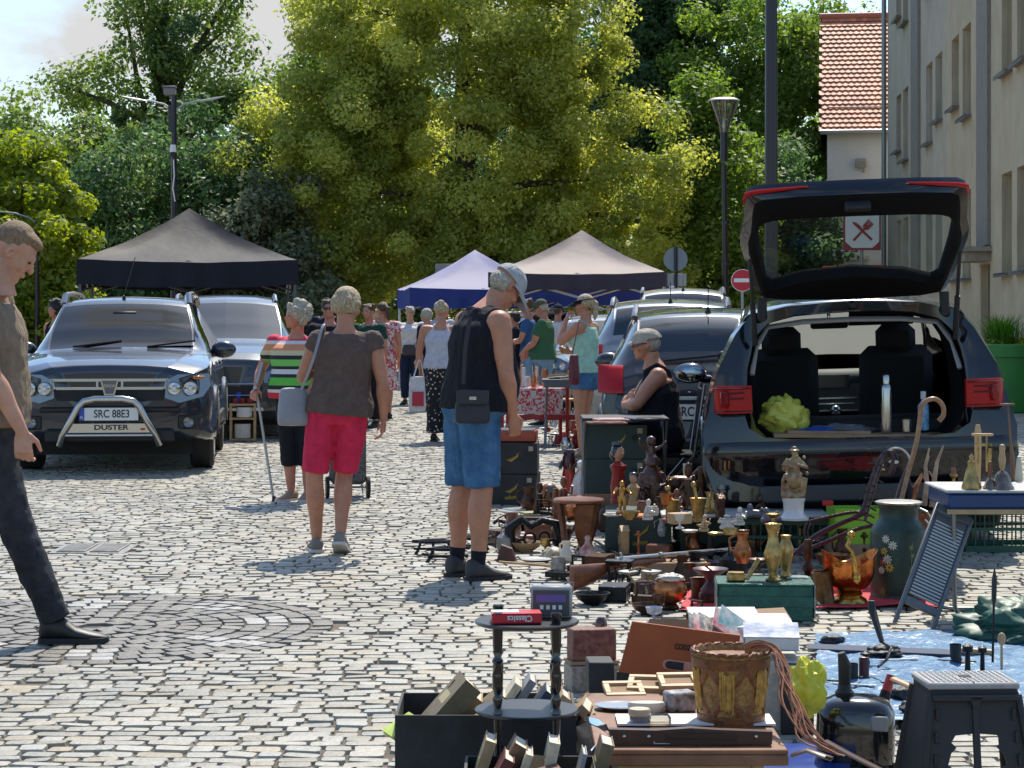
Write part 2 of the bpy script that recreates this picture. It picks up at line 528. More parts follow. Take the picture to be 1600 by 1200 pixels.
for i in range(rows_n):
 for j in range(46):
  u=-.25+(j+.5*(i%2))*.18
  o0=Vector((u,-.32,7.0))+dirv*(i*L/rows_n)
  k=len(V)
  hh=L/rows_n
  pts=[(0,0,.035),(.045,-.035,.045),(.09,-.05,.05),(.135,-.035,.045),(.18,0,.035),(.18,hh,.004),(0,hh,.004)]
  for a,bb,c in pts:V.append(o0+Vector((a-.003*(a>.1),0,0))+dirv*bb+nrm*c)
  Fc.append([k+q for q in range(7)])
  t_=random.uniform(.6,1.2);C+=[(.54*t_,.19*t_,.10*t_)]*7
me=bpy.data.meshes.new('roof');me.from_pydata([tuple(v) for v in V],[],Fc)
ca=me.color_attributes.new('tone','FLOAT_COLOR','POINT');ca.data.foreach_set('color',[x for c in C for x in (*c,1)])
me.materials.append(tile_mat());ro=bpy.data.objects.new('roof',me);S.collection.objects.link(ro);ro.parent=wh
m=MB();m.add([(-.2,-.3,6.98),(8.2,-.3,6.98),(8.2,3.85,10.98),(-.2,3.85,10.98),(-.2,8,6.98),(8.2,8,6.98)],[(0,1,2,3),(3,2,5,4),(0,3,4),(1,5,2)])
m.build('roof_deck',mat('roof_under',(.30,.10,.07),.8),wh)
m=MB();m.tube([(-.25,3.8,11.06),(8.2,3.8,11.06)],.1,8);m.build('ridge',mat('ridge_tile',(.36,.12,.09),.6),wh)
m=MB();m.tube([(-.2,-.42,6.98),(8.2,-.42,6.98)],.075,8);m.tube([(0,-.1,7.75),(8.2,-.1,7.75)],.02,6);m.build('gutter',mat('gutter_zinc',(.35,.33,.33),.45,.5),wh)
m=MB();m.box((1.0,-.18,6.05),(.34,.16,.26),rx=.4,b=.02);m.tube([(1.1,0,5.8),(1.1,-.12,5.85),(1.05,-.16,5.95)],.02,6);m.build('floodlight',mat('lamp_grey',(.3,.3,.29),.5),wh)
pc=px(1347,361,55)
t=thing('restaurant_sign','square white sign with red crossed knife and fork, seen through the raised tailgate glass','sign',(pc.x,pc.y,0),0)
w_,h_=.98,.84
zc=pc.z
white=mat('sign_white',(.80,.80,.78),.45);redp=mat('sign_red',(.33,.045,.05),.45)
m=MB();m.box((0,0,zc),(w_,.04,h_+.16),b=.01);m.build('board',redp,t)
m=MB();a,b_=w_/2-.05,(h_+.16)/2-.06
m.prism([(-a,-b_+.16),(-a+.18,-b_),(a-.18,-b_),(a,-b_+.16),(a,b_),(-a,b_)],.01,TR(0,-.027,zc));m.build('face',white,t)
m=MB()
kn=[(-.03,-.34),(.03,-.34),(.035,.02),(.06,.1),(.055,.25),(.0,.36),(-.03,.3)]
m.prism(kn,.008,TR(0,-.038,zc)@RY(R(-47)))
fk=[(-.03,-.34),(.03,-.34),(.025,.06),(.09,.12),(.09,.33),(.055,.33),(.055,.2),(.04,.2),(.04,.33),(.012,.33),(.012,.2),(-.012,.2),(-.012,.33),(-.04,.33),(-.04,.2),(-.055,.2),(-.055,.33),(-.09,.33),(-.09,.12),(-.025,.06)]
m.prism(fk,.008,TR(0,-.048,zc)@RY(R(43)))
m.build('pictogram',mat('sign_red_dark',(.36,.04,.04),.5),t)
m=MB();m.cyl((0,.05,0),(0,.05,zc+.5),.04,n=8);m.build('pole',mat('post_grey',(.3,.31,.32),.5,.5),t)
# ================================================================ TREES
def leaf_mat(name,c1,c2,tr=.45):
 m=bpy.data.materials.new(name);m.use_nodes=True;t=m.node_tree
 b=t.nodes['Principled BSDF'];o=t.nodes['Material Output']
 at=t.nodes.new('ShaderNodeAttribute');at.attribute_name='tone'
 mixc=t.nodes.new('ShaderNodeMix');mixc.data_type='RGBA'
 mixc.inputs[6].default_value=(*c1,1);mixc.inputs[7].default_value=(*c2,1)
 t.links.new(at.outputs['Fac'],mixc.inputs[0])
 t.links.new(mixc.outputs[2],b.inputs['Base Color']);b.inputs['Roughness'].default_value=.5;b.inputs['Specular IOR Level'].default_value=.35
 tl=t.nodes.new('ShaderNodeBsdfTranslucent')
 hs=t.nodes.new('ShaderNodeHueSaturation');hs.inputs['Hue'].default_value=.5;hs.inputs['Saturation'].default_value=1.15;hs.inputs['Value'].default_value=1.9
 t.links.new(mixc.outputs[2],hs.inputs['Color']);t.links.new(hs.outputs[0],tl.inputs[0])
 ms=t.nodes.new('ShaderNodeMixShader');ms.inputs[0].default_value=tr
 t.links.new(b.outputs[0],ms.inputs[1]);t.links.new(tl.outputs[0],ms.inputs[2]);t.links.new(ms.outputs[0],o.inputs[0])
 return m
bark=mat('bark',(.07,.055,.04),.9,var=.35,vscale=12,bump=1,bscale=30)
def leaves_mesh(name,centres,radii,per,size,m,parent,flat=.8,droop=.3):
 """per leaves on the shell of each clump; each leaf a folded rhombus"""
 rg=np.random.default_rng(len(centres)+per)
 c=np.repeat(np.array(centres),per,0);r=np.repeat(np.array(radii),per,0)[:,None]
 n=len(c)
 d=rg.normal(size=(n,3));d/=np.linalg.norm(d,axis=1)[:,None]
 rad=rg.uniform(.25,1.18,(n,1))**.7
 p=c+d*rad*r*np.array([1,1,flat])
 nr=d+rg.normal(size=(n,3))*.6+np.array([0,0,.5]);nr/=np.linalg.norm(nr,axis=1)[:,None]
 a=np.cross(nr,rg.normal(size=(n,3)));a/=np.linalg.norm(a,axis=1)[:,None];b=np.cross(nr,a)
 s=size*rg.uniform(.5,1.4,(n,1))
 V=np.stack([p-a*s*.6,p+b*s*.38-nr*s*.12,p+a*s*.6-nr*s*.1,p-b*s*.38-nr*s*.12],1).reshape(-1,3)
 me=bpy.data.meshes.new(name)
 me.vertices.add(len(V));me.vertices.foreach_set('co',V.reshape(-1).astype(np.float32))
 me.loops.add(len(V));me.loops.foreach_set('vertex_index',np.arange(len(V),dtype=np.int32))
 me.polygons.add(n);me.polygons.foreach_set('loop_start',(np.arange(n)*4).astype(np.int32));me.polygons.foreach_set('loop_total',np.full(n,4,np.int32))
 tone=np.clip(np.repeat(np.random.default_rng(5).uniform(0,.55,len(centres)),per)+rg.uniform(0,.45,n),0,1)
 ca=me.color_attributes.new('tone','FLOAT_COLOR','POINT')
 col=np.repeat(np.repeat(tone[:,None],4,0),4,1);col[:,3]=1
 ca.data.foreach_set('color',col.reshape(-1).astype(np.float32))
 me.update(calc_edges=True);me.materials.append(m)
 o=bpy.data.objects.new(name,me);S.collection.objects.link(o);o.parent=parent
 return o
def tree(label,X,Y,top,bot,rx,m,seed,nclump=120,per=300,leaf=.16,cr=(.5,.9),ry=None,trunk_r=.25,fill=.45,shape=1.0,name='tree',limbs=7,group=None,lobes=None):
 rd=random.Random(seed)
 t=thing(name,label,'tree',(X,Y,0),0,group)
 ry=ry or rx
 cz,hz=(top+bot)/2,(top-bot)/2
 cs=[];rs=[]
 lob=lobes or [(0,0,cz,rx,ry,hz)]
 vols=[l[3]*l[5] for l in lob]
 while len(cs)<nclump:
  l=rd.choices(lob,vols)[0]
  d=Vector((rd.gauss(0,1),rd.gauss(0,1),rd.gauss(0,1))).normalized()
  k=rd.uniform(fill,1.0)
  k*=1+.16*math.sin(3.1*d.x+seed)*math.cos(4.3*d.z+seed*2)
  q=Vector((l[0]+d.x*l[3]*k,l[1]+d.y*l[4]*k,l[2]+d.z*l[5]*k))
  if shape!=1.0:
   f=1-(1-shape)*max(0,(q.z-cz)/hz);q.x*=f;q.y*=f
  if d.y>.45 and rd.random()<.6:continue
  cs.append(tuple(q));rs.append(rd.uniform(*cr))
 leaves_mesh('crown',cs,rs,per,leaf,m,t)
 tm=MB()
 tm.tube([(0,0,-.1),(.05,0,bot*.7+.5),(-.06,.05,cz),(.05,0,top-.18*(top-bot))],[trunk_r*1.25,trunk_r,trunk_r*.6,trunk_r*.12],10)
 for i in range(limbs):
  c=rd.choice(cs);z0=max(bot*.6+.4,min(c[2]-.5,cz*rd.uniform(.6,1.1)))
  mid=(c[0]*.5+rd.uniform(-.3,.3),c[1]*.5,(z0+c[2])/2+.15)
  tm.tube([(0,0,z0),mid,c],[trunk_r*.42,trunk_r*.26,trunk_r*.06],7)
 tm.build('trunk',bark,t)
 return t,cs
lime=leaf_mat('linden_leaves',(.16,.20,.045),(.56,.56,.15),.5)
green=leaf_mat('green_leaves',(.07,.12,.03),(.20,.26,.07),.5)
darkg=leaf_mat('dark_leaves',(.05,.10,.04),(.12,.19,.07),.45)
yell=leaf_mat('light_leaves',(.13,.18,.02),(.34,.38,.06),.5)
fresh=leaf_mat('fresh_leaves',(.08,.14,.03),(.22,.30,.06),.5)
tree('huge yellow-green flowering linden filling the middle of the view behind the tents',-1.2,55.2,14.2,1.2,5.7,lime,3,nclump=720,per=420,leaf=.10,cr=(.32,.72),ry=3.6,trunk_r=.38,name='linden_tree',limbs=14,lobes=[(0,0,7.0,4.3,3.2,6.0),(-3.9,0,4.5,2.9,2.6,3.6),(3.68,0,3.93,2.5,2.4,2.9),(2.0,0,7.6,2.5,2.4,2.6),(-2.6,.3,8.2,2.2,2.2,3.0),(0,0,2.8,5.6,2.4,1.8)])
tree('loose tall ash tree with dark mistletoe balls at the upper left',-10.2,62,12.3,4.2,3.4,green,8,nclump=120,per=170,leaf=.13,cr=(.45,.85),trunk_r=.3,name='ash_tree',limbs=22,fill=.25,lobes=[(.3,0,8.6,2.2,2,3.4),(-2.4,0,8.1,1.6,1.4,1.0),(2.0,0,7.0,2.0,2,2.6),(-.8,0,10.5,1.2,1.3,1.4),(1.8,0,10.6,1.4,1.2,1.2)])
for i,(x,y,d,r_) in enumerate(((281,50,60.5,.42),(246,62,61,.22),(272,85,61,.35),(252,28,61,.2),(186,185,61,.25),(205,225,58,.4),(298,38,61,.3),(180,262,57,.35))):
 p=px(x,y,d)
 o=leaves_mesh('mistletoe',[(0,0,0)],[r_],900,.07,darkg,None,1.0)
 lab=('largest dark mistletoe ball in the top left tree','small mistletoe ball left of the largest one','mistletoe clump just below the largest ball','topmost small mistletoe ball','mistletoe ball low on the left limb','mistletoe clump above the black tent in deep shade','mistletoe ball touching the largest one from the right','lowest mistletoe clump at the far left')[i]
 tag(o,lab,'mistletoe','mistletoe balls in the tree',loc=p)
tree('light yellow-green maple at the left edge beside the black tent',-7.9,34,4.5,.1,1.45,yell,5,nclump=170,per=340,leaf=.085,cr=(.2,.42),trunk_r=.12,name='maple_tree',lobes=[(0,0,2.4,1.5,1.2,1.9),(-.9,0,3.2,1.0,1,1.1),(.55,0,1.3,1.1,1,1.2)])
tree('mid green tree behind the maple at the left edge',-12.2,56,7.2,.5,2.8,green,6,nclump=110,per=340,leaf=.13,cr=(.5,.9),name='leafy_tree')
tree('dark green tree behind the black tent',-8.6,55,6.6,.3,2.8,darkg,7,nclump=130,per=330,leaf=.13,cr=(.5,.9),name='leafy_tree')
tree('pale flowering dogwood right of the lamp post with two arms',-6.2,53,5.0,.3,1.9,leaf_mat('pale_leaves',(.06,.09,.04),(.24,.26,.16),.35),9,nclump=70,per=340,leaf=.12,cr=(.4,.7),name='dogwood_tree')
tree('dark tree between the ash and the linden',-5.6,60,9.5,.5,2.2,green,10,nclump=110,per=330,leaf=.13,cr=(.5,.9),name='leafy_tree')
tree('tall dark chestnut tree right of the linden top',5.0,74,15.0,5,3.2,darkg,11,nclump=210,per=330,leaf=.16,cr=(.5,.95),ry=2.2,name='chestnut_tree',fill=.15)
tree('fresh green tree right of the linden above the no entry sign',5.3,58,7.9,.3,2.0,fresh,12,nclump=150,per=250,leaf=.12,cr=(.4,.8),name='leafy_tree',shape=.55)
tree('mid green tree behind the tall black pole',8.9,72,13.2,.5,3.6,fresh,13,nclump=190,per=340,leaf=.15,cr=(.5,.95),name='leafy_tree')
tree('dark green tree between the pole and the white house',6.8,62,6.6,.2,2.6,darkg,14,nclump=170,per=340,leaf=.13,cr=(.5,.9),name='leafy_tree')
tree('tree top rising behind the red tiled roof',12.5,82,13.4,3,3.4,green,15,nclump=120,per=220,leaf=.16,cr=(.6,1),name='leafy_tree')
tree('dark tree far behind the ash at the left',-14.5,80,9.0,.3,4.0,green,16,nclump=120,per=330,leaf=.17,cr=(.6,1.1),name='leafy_tree')
tree('dark tree deep behind the linden on the left',-4.5,78,12.5,.3,4.2,darkg,17,nclump=150,per=330,leaf=.17,cr=(.6,1.1),name='leafy_tree')
tree('dark tree deep behind the linden on the right',2.5,80,11.5,.3,4.2,darkg,18,nclump=150,per=330,leaf=.17,cr=(.6,1.1),name='leafy_tree')
cs=[];rs=[]
rd=random.Random(4)
for i in range(300):
 cs.append((rd.uniform(-19,13),66+rd.uniform(-.8,.8),rd.uniform(.2,3.4)));rs.append(rd.uniform(.5,.8))
hd=leaves_mesh('hedge',cs,rs,170,.2,darkg,None)
tag(hd,'long dark hedge closing the far side of the square','hedge')
# ================================================================ PEOPLE
skin_a=mat('skin_tanned',(.47,.21,.125),.5,var=.10,vscale=14,sss=.12)
skin_b=mat('skin_fair',(.52,.27,.18),.5,var=.10,vscale=14,sss=.12)
skin_r=mat('skin_reddened',(.47,.19,.12),.5,var=.12,vscale=14,sss=.12)
eye_m=mat('eye_dark',(.03,.02,.02),.2)
def cloth_tex(size):
 nm='folds%.2f'%size
 if nm in bpy.data.textures:return bpy.data.textures[nm]
 tx=bpy.data.textures.new(nm,'CLOUDS');tx.noise_scale=size;tx.noise_depth=3
 return tx
def disp(o,strength,size,sub=False):
 md=o.modifiers.new('folds','DISPLACE');md.texture=cloth_tex(size);md.strength=strength;md.mid_level=.5
 md.texture_coords='LOCAL'
def ring(c,t,rx,ry,n=20,xdir=Vector((1,0,0)),pw=2.3):
 t=Vector(t).normalized();x=(xdir-t*xdir.dot(t)).normalized();y=t.cross(x)
 r=[]
 for k in range(n):
  a=2*PI*k/n;ca,sa=math.cos(a),math.sin(a)
  q=(abs(ca)**pw+abs(sa)**pw)**(-1/pw)
  r.append(Vector(c)+x*(rx*ca*q)+y*(ry*sa*q))
 return r
def lerp(a,b,t):return Vector(a)*(1-t)+Vector(b)*t
def limb(m,pts,rad,n=12,flat=1.0):
 """smooth chain through pts with radii, ends rounded"""
 P=[Vector(p) for p in pts];out=[];rr=[]
 for i in range(len(P)-1):
  for k in range(6):
   t=k/6
   p0=P[max(i-1,0)];p1=P[i];p2=P[i+1];p3=P[min(i+2,len(P)-1)]
   q=.5*((2*p1)+(p2-p0)*t+(2*p0-5*p1+4*p2-p3)*t*t+(3*p1-p0-3*p2+p3)*t**3)
   out.append(lerp(lerp(p1,p2,t),q,.7));s=t*t*(3-2*t);rr.append(rad[i]*(1-s)+rad[i+1]*s)
 out.append(P[-1]);rr.append(rad[-1])
 m.tube(out,rr,n,flat=flat)
 m.ell(P[-1],rad[-1]*.98,10,8)
def hand(m,H,wr,dr,palm_n,side,curl=.35,spread=.12):
 """wr wrist, dr direction of fingers, palm_n direction the palm faces, side +1 when the thumb leaves towards palm_n x dr"""
 d=Vector(dr).normalized();pn=Vector(palm_n);pn=(pn-d*pn.dot(d)).normalized();sd=pn.cross(d)*side
 h=H
 L=.052*h
 T=Matrix(((sd.x,d.x,pn.x,0),(sd.y,d.y,pn.y,0),(sd.z,d.z,pn.z,0),(0,0,0,1)))
 m.tube([wr-d*.006*h,wr+d*L*.35,wr+d*L*.95],[.0135*h,.021*h,.0225*h],12,flat=.5,up=tuple(pn))
 m.ell(wr+d*L*.6,(.022*h,.03*h,.0095*h),12,8,M=Matrix.Identity(4)) if False else None
 lens=(.040,.045,.042,.033)
 for i in range(4):
  off=(1.5-i)*.0112*h
  b=wr+d*L*.92+sd*off
  fl=lens[i]*h;dd=(d+sd*(1.5-i)*spread*.3).normalized();p=b;pts=[wr+d*L*.5+sd*off*.8,b]
  an=0
  for k,fr in enumerate((.44,.31,.25)):
   an+=curl*(0.9+.12*i)*(1.0 if k else .7)
   p=p+(dd*math.cos(an)+pn*math.sin(an))*fl*fr;pts.append(p)
  m.tube(pts,[.0056*h,.0056*h,.0051*h,.0047*h,.0040*h],8);m.ell(p,.0041*h,8,6)
 b=wr+d*L*.18+sd*.014*h
 p1=b+(sd*.75+d*.75+pn*.35).normalized()*.026*h;p2=p1+(sd*.15+d*.9+pn*.55*(curl+.4)).normalized()*.026*h
 m.tube([b,p1,p2],[.0085*h,.0062*h,.0046*h],8);m.ell(p2,.0047*h,8,6)
def person(label,x,y_feet,H,rz,pose=None,w=1.0,belly=0.0,skin=skin_b,vox=.007,parts=None,group=None,loc=None,cat='person',bust=0.0):
 """local frame: +Y forward, +X the person's right; all lengths in fractions of H"""
 pose=pose or {}
 if loc is None:loc=gp(x,y_feet)
 t=thing('person',label,cat,loc,R(rz),group)
 J=dict(pelvis=(0,0,.53),waist=(0,.0,.61),chest=(0,.002,.72),sh=(0,-.002,.805),neck=(0,.0,.845),head=(0,.016,.928),hipR=(.05,0,.515),hipL=(-.05,0,.515),kneeR=(.056,.012,.285),kneeL=(-.056,.012,.285),ankR=(.055,-.006,.045),ankL=(-.055,-.006,.045),shR=(.108*w**.5,-.004,.803),shL=(-.108*w**.5,-.004,.803),elR=(.135*w**.5,-.012,.64),elL=(-.135*w**.5,-.012,.64),wrR=(.14*w**.5,.022,.495),wrL=(-.14*w**.5,.022,.495),footR=(.12,1,0),footL=(-.12,1,0))
 J.update({k:v for k,v in pose.items() if k in J})
 P={k:Vector(v)*(1 if k.startswith('foot') else H) for k,v in J.items()}
 hp,hy,hr=(R(a) for a in pose.get('headrot',(0,0,0)))
 HM=Matrix.Translation(P['head'])@RZ(hy)@RX(-hp)@RY(hr)@Matrix.Scale(H*pose.get('hs',1.0),4)
 sk=skin
 b=MB()
 bw=w
 def spine_rings(o,z0=0,z1=99,arm=1.0):
  s=[(lerp(P['pelvis'],P['hipR']*.5+P['hipL']*.5,1)-Vector((0,0,.035*H)),.060,.050,.0),(P['pelvis']+Vector((0,0,-.012*H)),.092,.063,.25),(lerp(P['pelvis'],P['waist'],.5),.090,.060,.8),(P['waist'],.078,.055,1.0),(lerp(P['waist'],P['chest'],.5),.082,.058,.8),(P['chest'],.092,.062,.35),(lerp(P['chest'],P['sh'],.55),.094,.058,.1),(P['sh']+Vector((0,0,-.012*H)),.082,.047,0),(P['sh']+Vector((0,0,.012*H)),.052,.036,0),(P['neck'],.033,.034,0)]
  rg=[]
  for i,(c,rx,ry,bl) in enumerate(s):
   if not (z0<=i<=z1):continue
   tn=s[min(i+1,len(s)-1)][0]-s[max(i-1,0)][0]
   fy=belly*bl*H*.5
   k=bw if i<7 else ((bw-1)*.5+1 if i<9 else 1)
   if arm<1 and i>=6:k*=arm
   elif arm<1:k*=1.02
   bx=0.0
   if i in (5,6) and bust:fy+=bust*H*.5
   rg.append(ring(c+Vector((0,fy,0)),tn,(rx*k*(1+bl*belly*2)+o)*H,(ry*(k*.7+.3)+o)*H+fy))
  return rg
 b.loft(spine_rings(0))
 lw=(w-1)*.4+1
 for sd in 'RL':
  h_,k_,a_=P['hip'+sd],P['knee'+sd],P['ank'+sd]
  back=(RZ(0)@Vector((0,-1,0)))
  cf=lerp(k_,a_,.3)+back*.006*H
  limb(b,[h_,lerp(h_,k_,.5)+Vector((0,.004*H,0)),k_,cf,lerp(k_,a_,.7),a_],[.050*H*lw,.043*H*lw,.031*H*lw,.034*H*lw,.024*H*lw,.019*H])
  f=P['foot'+sd].normalized()
  b.tube([a_-f*.004*H,a_+f*.03*H-Vector((0,0,.020*H)),a_+f*.07*H-Vector((0,0,.029*H))],[.016*H,.013*H,.008*H],8)
  s_,e_,w_=P['sh'+sd],P['el'+sd],P['wr'+sd]
  aw=(w-1)*.55+1
  b.ell(s_+Vector((0,0,-.010*H)),(.034*H*aw,.034*H*aw,.034*H*aw),12,8)
  limb(b,[lerp(P['sh'],s_,.55)-Vector((0,0,.008*H)),s_-Vector((0,0,.012*H)),lerp(s_,e_,.45),e_,lerp(e_,w_,.28),lerp(e_,w_,.7),w_],[.032*H,.033*H*aw,.029*H*aw,.0225*H*aw,.0245*H*aw,.018*H*aw,.0145*H])
  hd=pose.get('hand'+sd,None)
  sg=1 if sd=='R' else -1
  if hd!='none':
   dr,pn,cu=hd if hd else ((0,.12,-1),(-sg,0,0),.32)
   hand(b,H,w_,dr,pn,-sg if not hd or len(hd)<4 else hd[3],cu)
 b.tube([P['neck']-Vector((0,0,.03*H)),P['neck'],lerp(P['neck'],P['head'],.55)-(HM.to_3x3()@Vector((0,.012,0)))],[.040*H,.033*H,.031*H],14)
 def hell(c,r,n=16,m=12):b.ell(c,r,n,m,M=HM)
 hell((0,-.010,.014),(.0425,.052,.047));hell((0,.010,-.008),(.037,.037,.043));hell((0,.016,-.030),(.029,.030,.030));hell((0,.036,-.048),(.014,.013,.012))
 hell((0,.036,.012),(.030,.012,.012));b.tube([(0,.044,.008),(0,.056,-.012),(0,.053,-.017)],[.004,.0075,.006],8,M=HM)
 hell((0,.0475,-.029),(.0135,.0055,.0065));hell((.024,.034,-.014),(.011,.010,.012));hell((-.024,.034,-.014),(.011,.010,.012))
 for s in (-1,1):
  b.tube([(s*.043,-.002,.008),(s*.048,-.009,.006),(s*.047,-.010,-.008),(s*.042,-.001,-.017),(s*.041,.002,-.004)],[.005,.0055,.005,.0045,.004],8,M=HM)
 bo=b.build('body',sk,t,remesh=vox,smooth=3)
 if parts is None:parts=()
 ctx=dict(t=t,P=P,H=H,HM=HM,w=w,lw=lw,spine=spine_rings,vox=vox,belly=belly,pose=pose,skin=sk)
 e=MB()
 for s in (-1,1):e.ell((s*.017,.0425,.004),(.0062,.004,.0035),8,6,M=HM)
 e.build('eyes',eye_m,t)
 for fn,*a in parts:fn(ctx,*a)
 ctx['body']=bo
 return ctx
def p_shirt(c,m,sleeve=.5,hem=1,off=.008,folds=.014,neck_lo=False,name='shirt',tank=False,loose=0.0,fs=.09):
 b=MB();P,H=c['P'],c['H']
 wide=tank=='wide'
 rg=c['spine'](off,hem,8 if (not tank or wide) else 7,1.0 if not tank else .96 if wide else .86)
 if wide:
  tank=False
  for s in (-1,1):b.tube([lerp(P['sh'],P['shR' if s>0 else 'shL'],.3)+Vector((0,0,-.004*H)),lerp(P['sh'],P['shR' if s>0 else 'shL'],.86)+Vector((0,0,-.006*H))],[.046*H,.040*H],14)
 if loose:
  for i in range(3):
   cc=sum(rg[i],Vector())/len(rg[i]);rg[i]=[cc+(p-cc)*(1+loose*(3-i)/3) for p in rg[i]]
 for i in range(len(rg)):
  gi=i+hem;e_x=1.0+(.07 if gi<=3 else 0)+(.05 if gi>=7 else 0)
  cc=sum(rg[i],Vector())/len(rg[i]);rg[i]=[cc+(p-cc)*e_x for p in rg[i]]
 b.loft(rg)
 if tank:
  for s in (-1,1):
   q=P['sh']+Vector((s*.052*H,0,.016*H))
   ch=c['P']['chest']
   b.tube([ch+Vector((s*.058*H,.056*H,.02*H)),q+Vector((0,.036*H,-.012*H)),q+Vector((0,0,.006*H)),q+Vector((0,-.036*H,-.014*H)),ch+Vector((s*.058*H,-.052*H,.02*H))],tank*H,8,flat=.35)
 if sleeve>0:
  for sd in 'RL':
   s_,e_,w_=P['sh'+sd],P['el'+sd],P['wr'+sd]
   pts=[lerp(P['sh'],s_,.5)-Vector((0,0,.012*H)),s_-Vector((0,0,.008*H)),lerp(s_,e_,.5)];rr=[.032*H,.038*H,.038*H]
   if sleeve>.5:pts+=[e_ if sleeve>1 else lerp(s_,e_,sleeve)];rr+=[.034*H]
   if sleeve>1:pts+=[lerp(e_,w_,sleeve-1)];rr+=[.026*H]
   if sleeve<.5:pts[-1]=lerp(s_,e_,sleeve)
   aw=(c['w']-1)*.55+1
   b.tube(pts,[r*aw for r in rr],14)
   b.ell(s_-Vector((0,0,.008*H)),.0415*H*aw,12,8);b.ell(lerp(P['sh'],s_,.5)-Vector((0,0,.008*H)),(.05*H,.042*H,.034*H),12,8)
 o=b.build(name,m,c['t'],remesh=max(.009,c['vox']*1.2),smooth=4);disp(o,folds,fs);return o
def p_legs(c,m,to=.5,top=3,off=.009,flare=0.0,name='trousers',folds=.014,fs=.08,lowr=None):
 """to: 0..1 thigh, 1..2 shin"""
 b=MB();P,H,lw=c['P'],c['H'],c['lw']
 b.loft(c['spine'](off,0,top))
 for sd in 'RL':
  h_,k_,a_=P['hip'+sd],P['knee'+sd],P['ank'+sd]
  pts=[h_+Vector((0,0,.02*H))];rr=[.056*lw*H]
  N_=5
  for i in range(1,N_+1):
   q=to*i/N_
   pts.append(lerp(h_,k_,q) if q<=1 else lerp(k_,a_,q-1))
   base=(.050+(.033-.050)*min(q,1))*lw if q<=1 else (lowr or (.034+(.026-.034)*(q-1))*lw)
   rr.append((base+off+flare*i/N_)*H)
  b.tube(pts,rr,16)
 o=b.build(name,m,c['t'],remesh=max(.009,c['vox']*1.2),smooth=4);disp(o,folds,fs);return o
def p_skirt(c,m,zlow=.2,wtop=.08,wlow=.13,name='dress',folds=.03,sleeve=.4):
 b=MB();P,H=c['P'],c['H']
 b.loft(c['spine'](.010,1,8))
 pv=P['pelvis']
 rg=[]
 for i in range(7):
  q=i/6
  r=[]
  for k in range(36):
   a=2*PI*k/36;rad=(wtop+.02+(wlow-wtop)*q)*(1+.06*q*math.sin(7*a))
   r.append(Vector((pv.x+math.cos(a)*rad*H*c['w'],pv.y+math.sin(a)*rad*.75*H*c['w'],(.60+(zlow-.60)*q)*H)))
  rg.append(r)
 b.loft(rg)
 if sleeve:
  for sd in 'RL':b.tube([lerp(P['sh'],P['sh'+sd],.5),P['sh'+sd],lerp(P['sh'+sd],P['el'+sd],sleeve)],[.038*H,.042*H,.045*H],14)
 o=b.build(name,m,c['t'],remesh=.012,smooth=3);disp(o,folds*.5,.1)
def p_shoes(c,m,sole=None,low=False,hi=0.0):
 P,H=c['P'],c['H']
 for sd in 'RL':
  a=P['ank'+sd];f=Vector((P['foot'+sd].x,P['foot'+sd].y,P['foot'+sd].z)).normalized()
  fh=Vector((f.x,f.y,0)).normalized()
  pit=math.asin(max(-1,min(1,f.z)))
  M=Matrix.Translation(a)@RZ(math.atan2(-fh.x,fh.y))@RX(pit)
  k=H*1.12
  M=M@Matrix.Translation((0,0,.005*H))
  def rg(y,wd,zt,zb):return [Vector((wd*math.cos(q)*k,y*k,((zt+zb)/2+(zt-zb)/2*math.sin(q))*k)) for q in [2*PI*i/14 for i in range(14)]]
  u=MB();tp=.0 if low else .012
  u.loft([rg(-.036,.010,-.008,-.036),rg(-.030,.019,.002+tp+hi,-.041),rg(-.010,.0225,.006+tp+hi,-.041),rg(.015,.023,.000+tp*.6,-.041),rg(.04,.026,-.013,-.041),rg(.068,.028,-.021,-.041),rg(.090,.024,-.026,-.041),rg(.104,.012,-.032,-.040)],M=M)
  so=u.build('shoe',m,c['t'],sharp=60)
  s=MB()
  out=[(-.038,.012),(-.032,.022),(-.01,.026),(.02,.025),(.05,.029),(.075,.031),(.095,.026),(.107,.012)]
  pl=[(x_*k,y_*k) for y_,x_ in out]+[(-x_*k,y_*k) for y_,x_ in reversed(out)]
  n=len(pl)
  zb,zt=-.0445*k,-.034*k
  s.add([(x_,y_,zb) for x_,y_ in pl]+[(x_,y_,zt) for x_,y_ in pl],[tuple(range(n)),tuple(reversed(range(n,2*n)))]+[(i,(i+1)%n,(i+1)%n+n,i+n) for i in range(n)],M)
  s.build('sole',sole or m,so)
def p_socks(c,m,top=.04):
 for sd in 'RL':
  a=c['P']['ank'+sd];k=c['P']['knee'+sd];H=c['H'];d=(k-a).normalized()
  b=MB();b.tube([a-d*.02*H,a,a+d*top*H,a+d*(top+.003)*H],[.022*H,.0215*H,.0245*H,.0225*H],14);b.build('sock',m,c['t'])
